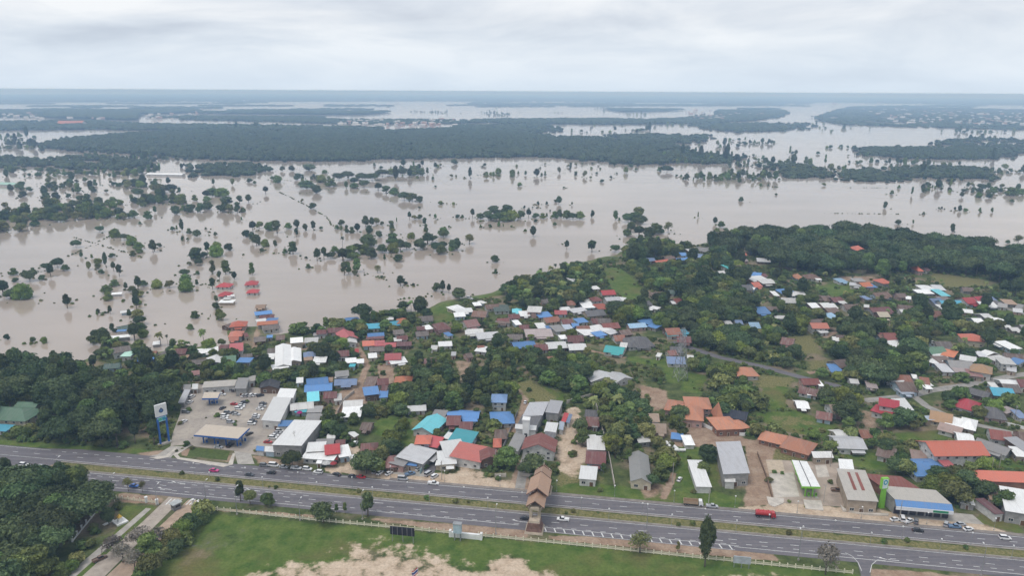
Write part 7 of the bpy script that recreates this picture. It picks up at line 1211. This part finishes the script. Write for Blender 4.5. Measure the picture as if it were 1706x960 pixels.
for px, py, h, key, wf in SOLO: p = at(px, py); put(p.x, p.y, h, key, V, 0, wf)
for k in range(22): p = rd(-150 + k * 18 + trng.uniform(-16, 16), 279 + trng.uniform(-2.4, 2.4)); put(p.x, p.y, trng.uniform(.6, 2.0), pick(['bush']), V, -.3)
# flooded trees, measured: base x, base y, crown width in the enlargement
FL = 'flood'
SCR = []
def flood(x0, y0, s, rows, kinds=('leafy', 'leafy', 'leafy', 'umbrella', 'ragged')):
    for r in rows:
        px, py, w_ = x0 + r[0] / s, y0 + r[1] / s, r[2] / s; p = at(px, py, WATER); wm_ = max(w_ / pxm(p), 2.2)
        key = r[3] if len(r) > 3 else pick(kinds); pr = PROTO[key]; h = wm_ * trng.uniform(.78, 1.0) if key[:5] == 'leafy' else pr.H * wm_ / pr.W
        h = min(h, 15); put(p.x, p.y, h * 1.15, key, FL, WATER - .20 * h, wm_ / (pr.W * h * 1.15 / pr.H)); SCR.append((p.x, p.y, wm_))
flood(0, 340, 3.428, [(570, 160, 48), (435, 248, 60), (660, 190, 60), (710, 205, 50), (752, 235, 60), (790, 262, 60), (760, 298, 40), (800, 280, 40), (465, 303, 18), (188, 388, 32), (80, 405, 50), (88, 445, 35), (172, 440, 85), (240, 435, 35), (290, 415, 45), (270, 380, 60), (330, 360, 70), (375, 380, 45), (20, 520, 90), (60, 540, 70), (135, 540, 105), (155, 545, 50), (385, 595, 50), (390, 560, 40), (510, 375, 28), (562, 340, 40), (562, 372, 35), (580, 400, 30), (605, 358, 22), (650, 385, 35), (682, 412, 42), (525, 312, 30), (640, 305, 35), (610, 510, 60), (655, 470, 50), (620, 550, 55), (720, 495, 30), (755, 500, 45), (790, 490, 50), (820, 470, 45), (795, 530, 50), (780, 560, 50), (895, 482, 60), (970, 478, 45), (1055, 410, 55), (1060, 450, 60), (1060, 500, 80), (1125, 465, 40), (1120, 320, 70), (1120, 290, 60), (1135, 350, 50), (1080, 350, 30), (1185, 280, 40), (1165, 305, 40), (1240, 255, 50), (1240, 300, 80), (1305, 265, 50), (1290, 400, 50, 'slim1'), (1215, 395, 38, 'slim0'), (1130, 405, 22, 'airy1'), (1255, 430, 30), (1340, 430, 25), (1440, 405, 36, 'slim1'), (1115, 650, 52), (1088, 720, 34, 'airy1'), (190, 790, 30, 'airy1'), (252, 795, 34, 'airy1'), (40, 775, 30, 'airy1'), (910, 245, 30), (875, 275, 35), (1080, 170, 35), (1125, 185, 45), (1175, 145, 15), (1190, 163, 12), (1230, 180, 22), (1043, 210, 16), (1072, 210, 18), (985, 150, 26), (1010, 150, 26), (1040, 160, 20), (845, 85, 50), (800, 115, 20), (1380, 95, 20), (1390, 45, 28),
  (780, 600, 50), (790, 650, 60), (800, 690, 70), (800, 730, 70), (740, 655, 34), (785, 575, 40), (770, 780, 80), (555, 640, 25), (630, 628, 30), (560, 625, 18), (600, 625, 15), (1215, 485, 40), (1235, 560, 45), (1235, 600, 45), (1250, 640, 45), (1265, 665, 50), (820, 760, 60), (545, 760, 50), (590, 770, 50), (535, 800, 60), (660, 735, 30), (640, 725, 26)])
flood(400, 320, 3.967, [(480, 112, 50), (412, 62, 20), (245, 270, 70), (190, 255, 60), (130, 240, 50), (230, 225, 55), (320, 245, 50), (375, 240, 35), (85, 260, 60), (40, 300, 55), (80, 335, 45), (110, 355, 50), (167, 360, 55), (232, 365, 50), (145, 395, 30), (372, 295, 35), (350, 410, 65, 'slim1'), (298, 405, 40), (437, 440, 20), (450, 505, 40), (430, 255, 30), (485, 255, 40), (535, 245, 25), (640, 245, 40), (670, 258, 35), (705, 270, 30), (740, 270, 45), (775, 260, 35), (670, 220, 40), (830, 230, 40), (870, 225, 30), (900, 210, 50), (940, 220, 30), (1000, 215, 35), (1035, 205, 15, 'slim0'), (1120, 185, 35), (1150, 180, 40), (1188, 180, 35), (1290, 178, 38), (1220, 225, 35), (1228, 265, 32), (1255, 155, 12), (920, 300, 50), (1010, 285, 45, 'airy1'), (855, 290, 40), (1135, 305, 40), (1345, 300, 65), (1400, 388, 50), (1435, 385, 45), (1515, 340, 60, 'airy1'), (1685, 465, 55), (1690, 540, 30, 'airy1'), (1590, 235, 20), (1650, 240, 22),
  (510, 455, 60), (555, 445, 50), (600, 440, 60), (625, 400, 50), (680, 455, 90), (740, 440, 100), (780, 400, 80), (850, 360, 110), (830, 410, 80), (870, 440, 80), (940, 400, 70), (1010, 400, 80), (1010, 340, 90), (1045, 460, 60), (1060, 390, 70), (1100, 380, 70), (1190, 380, 80), (1240, 345, 100), (1275, 330, 60), (1300, 390, 80), (1330, 410, 70), (1340, 370, 60), (955, 450, 35), (680, 378, 26, 'sugar0'), (718, 540, 40, 'slim1'), (775, 530, 55, 'slim1'), (690, 550, 60), (760, 548, 40), (910, 535, 50, 'airy1'), (935, 565, 20), (1060, 620, 45), (1095, 610, 25), (1145, 620, 20), (1300, 655, 60), (1340, 665, 50), (1380, 670, 40), (1440, 695, 75), (1325, 82, 30), (1410, 85, 20), (1185, 110, 18)])
flood(570, 140, 2.993, [(650, 668, 30), (690, 672, 40), (730, 680, 50), (770, 685, 60), (810, 685, 60), (850, 680, 60), (890, 672, 45), (930, 668, 35), (965, 668, 35), (1000, 670, 35), (1020, 665, 25), (760, 655, 60), (820, 650, 60), (1060, 670, 40), (1085, 668, 25), (1120, 672, 45), (1150, 675, 45), (1185, 675, 45), (1248, 665, 18, 'slim0'), (1362, 680, 26, 'slim1'), (1382, 680, 15), (1425, 690, 60), (1460, 690, 70), (1480, 660, 50), (1490, 700, 60), (1440, 740, 60), (1480, 760, 70), (1530, 770, 70), (1560, 750, 60), (1580, 745, 50), (1420, 760, 40), (1625, 740, 50, 'airy1'), (505, 760, 55), (250, 750, 35), (345, 770, 35), (635, 800, 48, 'airy1'), (560, 830, 60), (690, 715, 16), (738, 715, 18), (782, 712, 16), (803, 712, 16), (844, 714, 12), (914, 735, 15), (952, 760, 28), (1060, 705, 20), (965, 688, 18), (1115, 800, 18), (1120, 825, 28), (1065, 590, 20), (1080, 600, 25), (490, 600, 22), (1245, 838, 55), (1360, 838, 50), (560, 400, 32), (545, 465, 18), (610, 470, 12), (720, 470, 28), (755, 462, 26), (780, 445, 28), (780, 462, 20), (850, 450, 26), (850, 465, 25), (915, 455, 26), (885, 510, 24), (970, 462, 26), (995, 465, 22), (1082, 445, 18), (1128, 415, 18), (1165, 408, 16), (1210, 465, 22), (1240, 472, 14), (1105, 520, 12), (1295, 490, 22), (1340, 470, 14), (1415, 443, 24), (1440, 415, 24), (1165, 460, 12), (1465, 430, 16), (1620, 440, 60), (1580, 435, 25), (425, 450, 30), (465, 515, 12), (268, 485, 26), (700, 415, 12), (870, 412, 12), (490, 410, 14), (400, 408, 14), (305, 410, 22),
  (30, 470, 60), (60, 500, 60), (100, 480, 60), (150, 480, 70), (200, 460, 70), (250, 455, 60), (300, 455, 60), (350, 455, 60), (390, 455, 50), (110, 515, 50), (60, 520, 40), (20, 520, 40), (180, 530, 50), (220, 545, 60), (260, 555, 50), (310, 580, 60), (350, 585, 55), (385, 590, 35), (575, 668, 25), (600, 668, 20)])
flood(0, 140, 2.993, [(1065, 502, 30), (1245, 490, 28), (1270, 498, 18), (1160, 505, 20), (1325, 548, 38), (1385, 492, 45), (1240, 590, 26), (1195, 598, 40), (1215, 640, 24), (1130, 605, 80), (1110, 560, 70), (1060, 560, 60), (1030, 570, 50), (690, 560, 55), (800, 540, 80), (850, 540, 60), (895, 545, 35), (760, 530, 30), (1485, 480, 40), (1530, 520, 80), (1580, 545, 55), (1600, 490, 50), (1650, 510, 60), (1690, 480, 60), (1620, 445, 25), (1455, 435, 30), (1410, 435, 28), (1545, 430, 70), (670, 510, 50), (700, 515, 45), (640, 520, 40)])
flood(1136, 140, 2.993, [(707, 508, 22), (295, 585, 28), (80, 668, 14), (165, 700, 20), (195, 715, 35), (175, 740, 32), (220, 735, 25), (1047, 550, 22), (1147, 555, 20), (1012, 620, 20), (1077, 700, 28), (1152, 698, 18), (1348, 740, 22, 'slim0'), (1385, 635, 18), (1415, 635, 20), (1485, 640, 14), (1545, 640, 12, 'slim0'), (1280, 625, 8), (1295, 625, 8), (1310, 625, 8), (1360, 630, 10), (1205, 650, 16), (1675, 800, 45, 'airy1'), (1625, 795, 22), (1645, 590, 20), (1640, 555, 60), (1690, 555, 40), (1550, 545, 40), (1530, 570, 30), (1495, 530, 45), (1480, 545, 30), (1610, 425, 32), (470, 555, 14), (393, 510, 18), (485, 480, 12), (465, 515, 8), (430, 510, 10)])
# flooded groves and scattered far trees
def ffill(poly, n, w0, w1):
    cen = randin(poly, max(3, n // 7), tn); PQ = []
    while len(PQ) < n:
        cx, cy_ = cen[trng.randrange(len(cen))]; c0 = at(cx, cy_, WATER)
        for _ in range(trng.randint(1, 4)): PQ.append(Vector((c0.x + trng.gauss(0, 26 + c0.y * .006), c0.y + trng.gauss(0, 12 + c0.y * .004), WATER)))
    for p in PQ:
        w_ = trng.uniform(w0, w1); key = pick(['leafy', 'leafy', 'leafy', 'leafy', 'leafy', 'slim']); pr = PROTO[key]; h = w_ * trng.uniform(.75, 1.05) if key[0] == 'l' else w_ * 1.6
        put(p.x, p.y, h * 1.15, key, FL, WATER - .2 * h, w_ / (pr.W * h * 1.15 / pr.H)); SCR.append((p.x, p.y, w_))
T1 = lambda *q: [(a / 2.993, 140 + b / 2.993) for a, b in q]; T3 = lambda *q: [(1136 + a / 2.993, 140 + b / 2.993) for a, b in q]
ffill(T1((-120, 600), (0, 600), (100, 610), (200, 595), (400, 590), (560, 605), (650, 605), (740, 570), (860, 570), (960, 595), (1090, 640), (1080, 655), (950, 645), (700, 662), (560, 690), (380, 700), (200, 715), (100, 738), (0, 752), (-120, 760)), 190, 9, 15)
ffill(T1((160, 490), (440, 470), (720, 470), (720, 530), (560, 575), (180, 575)), 60, 7, 13); ffill(T1((0, 370), (420, 340), (700, 340), (700, 460), (0, 480)), 110, 7, 12); ffill(T1((0, 235), (230, 300), (230, 330), (0, 330)), 50, 8, 14)
ffill(T3((165, 455), (280, 455), (275, 485), (165, 485)), 22, 8, 13); ffill(T3((285, 450), (400, 450), (395, 478), (290, 475)), 16, 8, 13); ffill(T3((690, 425), (800, 430), (800, 465), (690, 460)), 14, 8, 12); ffill(T3((0, 355), (80, 355), (270, 382), (60, 402), (0, 388)), 60, 8, 13); ffill(T3((0, 455), (140, 460), (130, 485), (0, 480)), 12, 5, 9)
ffill(T3((0, 270), (600, 290), (900, 300), (880, 420), (300, 440), (0, 420)), 120, 5, 13); ffill(T3((600, 200), (1706, 240), (1706, 300), (1100, 310), (650, 270)), 70, 6, 14); ffill(T3((880, 370), (1706, 370), (1706, 480), (1500, 480), (880, 420)), 80, 5, 11); ffill(T3((1130, 480), (1706, 490), (1706, 580), (1300, 540)), 50, 5, 10)
ffill([(420, 268), (700, 272), (1136, 276), (1136, 300), (700, 300), (430, 300)], 70, 4, 9); ffill([(650, 179), (1200, 181), (1200, 195), (650, 191)], 110, 8, 15); ffill([(900, 208), (1136, 208), (1136, 226), (950, 226)], 40, 8, 16); ffill([(330, 210), (640, 214), (640, 217), (330, 217)], 60, 10, 18)
ffill([(760, 340), (1000, 345), (1100, 390), (900, 400), (760, 380)], 14, 2.2, 4)
# hedges on drowned dikes: bushes just above the water
DIKES = [[(465, 320), (490, 332), (515, 345), (545, 362), (553, 376)], [(604, 454), (640, 466), (720, 480)], [(0, 456), (60, 450), (120, 425), (190, 390)], [(205, 490), (270, 488), (360, 470)], [(640, 320), (700, 338)], [(120, 395), (240, 430)], [(230, 470), (232, 590)], [(1370, 355), (1410, 356), (1500, 357)], [(1410, 313), (1480, 313)], [(660, 500), (720, 494)]]
dk = []
for d in DIKES:
    P = pts(d, WATER)
    for a, b in zip(P[:-1], P[1:]):
        L = (b - a).length; n = int(L / 2.6)
        for k in range(n):
            if trng.random() < .5: continue
            q = a + (b - a) * ((k + trng.random()) / n); dk.append((q.x + trng.uniform(-1, 1), q.y + trng.uniform(-1, 1), WATER - .5, trng.uniform(.25, .62)))
for x, y, w_ in SCR:
    for _ in range(trng.choice([0, 1, 2, 2, 3, 4])):
        a_ = trng.uniform(0, 6.28); r_ = w_ * trng.uniform(.5, 1.5); s_ = trng.uniform(.2, .75); dk.append((x + r_ * math.cos(a_) * 1.5, y + r_ * math.sin(a_), WATER - 1.2 * s_, s_))
dk = np.array(dk); scatter('dike_hedge', dk[:, :3], np.repeat(dk[:, 3:4], 3, 1), 'bushes', 'drowned hedges of low bushes marking dikes in the flood', 'hedge', 70)
# low growth between the houses
LP = [p for p in LAND]
q = randin(pts([(-60, 640), (130, 612), (380, 580), (620, 530), (840, 490), (1060, 420), (1250, 400), (1500, 410), (1760, 450), (1760, 900), (1240, 845), (900, 815), (560, 785), (480, 770), (260, 752), (-60, 740)]), 30000, tn)
keep = np.ones(len(q), bool)
for c, P in PPOLY: keep &= ~(inpoly(q[:, 0], q[:, 1], P) & (tn.random(len(q)) < (.97 if c != 'grass' else .93)))
for wd, P in TRK: keep &= segdist(q[:, 0], q[:, 1], P, False) > wd / 2 + 1
for fx, fy, fr in FOOT: keep &= np.hypot(q[:, 0] - fx, q[:, 1] - fy) > fr * .95
sn = -q[:, 0] * st + q[:, 1] * ct; keep &= sn > 297.5
nz = np.sin(q[:, 0] * .09 + 2 * np.sin(q[:, 1] * .05)) + np.sin(q[:, 1] * .11 + q[:, 0] * .04); keep &= nz > -.75
q = q[keep]; s = tn.uniform(.25, .95, len(q)) ** 1.3
scatter('undergrowth', np.column_stack([q, np.full(len(q), -.1)]), np.column_stack([s, s, s * tn.uniform(.6, 1.1, len(q))]), 'bushes', 'low green undergrowth and garden bushes between the village houses', 'undergrowth', 71)
# the largest in view stand as trees of their own, the rest are masses
TAR = sorted(TREES, key=lambda t_: -t_[4] * t_[3] * pxm((t_[0], t_[1], t_[2])) ** 2)
NAMES = {'leafy': 'broadleaf_tree', 'ragged': 'ragged_tree', 'tall': 'tall_tree', 'slim': 'slender_tree', 'bush': 'shrub', 'airy': 'sparse_tree', 'umbrella': 'spreading_tree', 'coconut': 'coconut_palm', 'sugar': 'sugar_palm'}
FORM = {'leafy': 'round', 'ragged': 'ragged', 'tall': 'tall', 'slim': 'slender', 'bush': 'low', 'airy': 'sparse', 'umbrella': 'spreading', 'coconut': 'coconut', 'sugar': 'fan-leaved sugar'}
TONE = {'leaf_green': 'green', 'leaf_dark': 'dark', 'leaf_olive': 'olive', 'leaf_lime': 'bright', 'leaf_wood': 'dark', 'leaf_pale': 'pale'}
def fzone(px, py, grp):
    if grp == FL:
        if py < 300: return 'far out in the flood at ' + ('left' if px < 500 else 'centre' if px < 1136 else 'right')
        if px < 250: return 'in the flood at left, ' + ('behind the broad bay' if py < 400 else 'before the dark wood' if py > 470 else 'along the drowned hedges')
        if px < 430: return 'in the flood ' + ('above the drowned dike' if py < 400 else 'around the red-roofed drowned houses')
        if px < 620: return 'in the flood left of the central island' if py > 385 else 'in the flood by the long curved dike'
        if px < 790: return 'on the drowned central island' if py > 395 else 'in the open flood above the central island'
        if px < 960: return 'on the narrow grove island at centre' if py < 380 else 'in the open flood off the village'
        if px < 1136: return 'on the wooded spit by the right shore' if py > 330 else 'in the open flood at centre'
        return 'in the open flood at right'
    if px < 300 and py > 760: return 'in the wood at the lower left' if px < 165 else 'beside the park entrance lanes'
    if px < 300 and py > 600: return 'in the dark wood left of the filling station'
    if py > 815 and px < 1000: return 'on the near verge left of the gate'
    if py > 830 and px < 1430: return 'on the near verge right of the gate'
    if py < 470 and px > 1130: return 'on the wooded ridge at upper right' + (' (left end)' if px < 1300 else ' (middle)' if px < 1500 else ' (right end)')
    return zone(px, py)
cnt = {}; rest = {FL: [], V: [], T: []}; TL_ = []
LIM = {'leafy': 300}
for x, y, z, h, w_, key, grp, wf in TAR:
    k = key.rstrip('0123456789'); nm = NAMES[k] if grp != FL else ('flooded_tree' if k not in ('sugar', 'coconut') else NAMES[k])
    c = cnt.get(nm, 0); px, py = proj(x, y, z + h * .6)
    if c >= 300 or w_ * pxm((x, y, z)) < 3.2 or not (-30 < px < 1736 and py < 1000):
        if -60 < px < 1770 and py < 1010: rest[grp].append((x, y, z, h, w_, k))
        continue
    cnt[nm] = c + 1; pr = PROTO[key]; f = h / pr.H
    root = empty(nm, (x, y, z), trng.uniform(0, 6.28)); sc_ = (f * wf, f * wf, f)
    link('trunk', pr.trunk, root, (0, 0, 0), 0, sc_); link('crown', pr.crown, root, (0, 0, 0), 0, sc_)
    big = w_ * pxm((x, y, z)); base_py = proj(x, y, z)[1]
    size = 'large' if big > 28 else 'medium' if big > 15 else 'small'
    tone = TONE[pr.crown.materials[0].name]; palm = k in ('coconut', 'sugar')
    desc = f'{size} {FORM[k]} palm' if palm else (f'{size} {tone} shrub' if k == 'bush' else f'{size} {tone} {FORM[k]} tree')
    TL_.append((root, desc, fzone(px, base_py, grp), px, 'palm' if palm else 'shrub' if k == 'bush' else 'tree'))
for g_, col, nm, lb in ((FL, 'trees', 'distant_flooded_trees', 'many small trees scattered over the far flood water'), (V, 'trees', 'village_tree_mass', 'close-growing smaller trees filling the gaps between village trees'), (T, 'talls', 'wood_tree_mass', 'massed crowns filling the woods behind the front trees')):
    if rest[g_]:
        a = np.array([r[:5] for r in rest[g_]]); hh = 18.0 if col == 'talls' else 9.0
        scatter(nm, a[:, :3], np.column_stack([a[:, 4] / 9.6, a[:, 4] / 9.6, a[:, 3] / hh]) if col != 'talls' else np.column_stack([a[:, 4] / 11.5, a[:, 4] / 11.5, a[:, 3] / hh]), col, lb, 'trees', 80)
print('TREES', cnt, {k: len(v) for k, v in rest.items()})
# ------------------------------------------------------------------ labels that single each thing out
def nth(i): 
    if i < 20: return ordw[i]
    t_ = {20: 'twenty', 30: 'thirty', 40: 'forty', 50: 'fifty', 60: 'sixty', 70: 'seventy', 80: 'eighty', 90: 'ninety'}; n_ = i + 1
    return (t_[n_ // 10 * 10][:-1] + 'ieth') if n_ % 10 == 0 else t_[n_ // 10 * 10] + '-' + ordw[n_ % 10 - 1]
def assign(items, group):
    cls = {}
    for it in items: cls.setdefault((it[1], it[2]), []).append(it)
    for (d, z), L in cls.items():
        L.sort(key=lambda t_: t_[3])
        for i, it in enumerate(L):
            it[0]['label'] = f'{d} {z}' if len(L) == 1 else f'{d} {z}, {nth(i)} from left'
            it[0]['category'] = it[4]; it[0]['group'] = group(it)
assign(TL_, lambda it: 'trees ' + it[2])
HI = []
for root, px, py, col, what in HOUSES:
    if 'label' in root: root['category'] = 'building' if what[0] == 'hall' else what[0]; continue
    HI.append((root, f'{RC[col][1]} {what[1]} {what[0]}', zone(px, py), px, 'building' if what[0] == 'hall' else what[0]))
assign(HI, lambda it: 'buildings ' + it[2])
by = {}
for o in list(SC.objects):
    if o.parent is None and o.get('category') in ('car', 'pickup', 'van'): by.setdefault(o['label'], []).append(o)
for lb, L in by.items():
    if len(L) > 1:
        L.sort(key=lambda o: proj(*o.location)[0])
        for i, o in enumerate(L): o['label'] = lb.replace(' in the forecourt car park of the filling station', ' in the forecourt car park') + f', {nth(i)} from left'
for o in list(SC.objects):
    if o.parent is None and o.type == 'EMPTY' and o.get('label') and not o.get('group') and o.get('category') in ('car', 'pickup', 'van'): o['group'] = 'vehicles on and beside the highway'
# ------------------------------------------------------------------ haze
t = NT('haze'); t.t.nodes.remove(t.b); out = t.t.nodes['Material Output']
vp = t.n('ShaderNodeVolumePrincipled'); vp.inputs['Color'].default_value = (0.42, 0.66, 1.0, 1); vp.inputs['Absorption Color'].default_value = (0.45, 0.45, 0.45, 1)
vp.inputs['Density'].default_value = 0.00015; vp.inputs['Anisotropy'].default_value = 0.0
t.l(vp.outputs[0], out.inputs['Volume'])
hb = MB().box((0, 36000, 86.0), (119000, 75500, 183.0)); hz_o = hb.build('haze', t.m); tag(hz_o, 'thin pale blue haze filling the air over the whole plain', 'haze', kind='stuff')
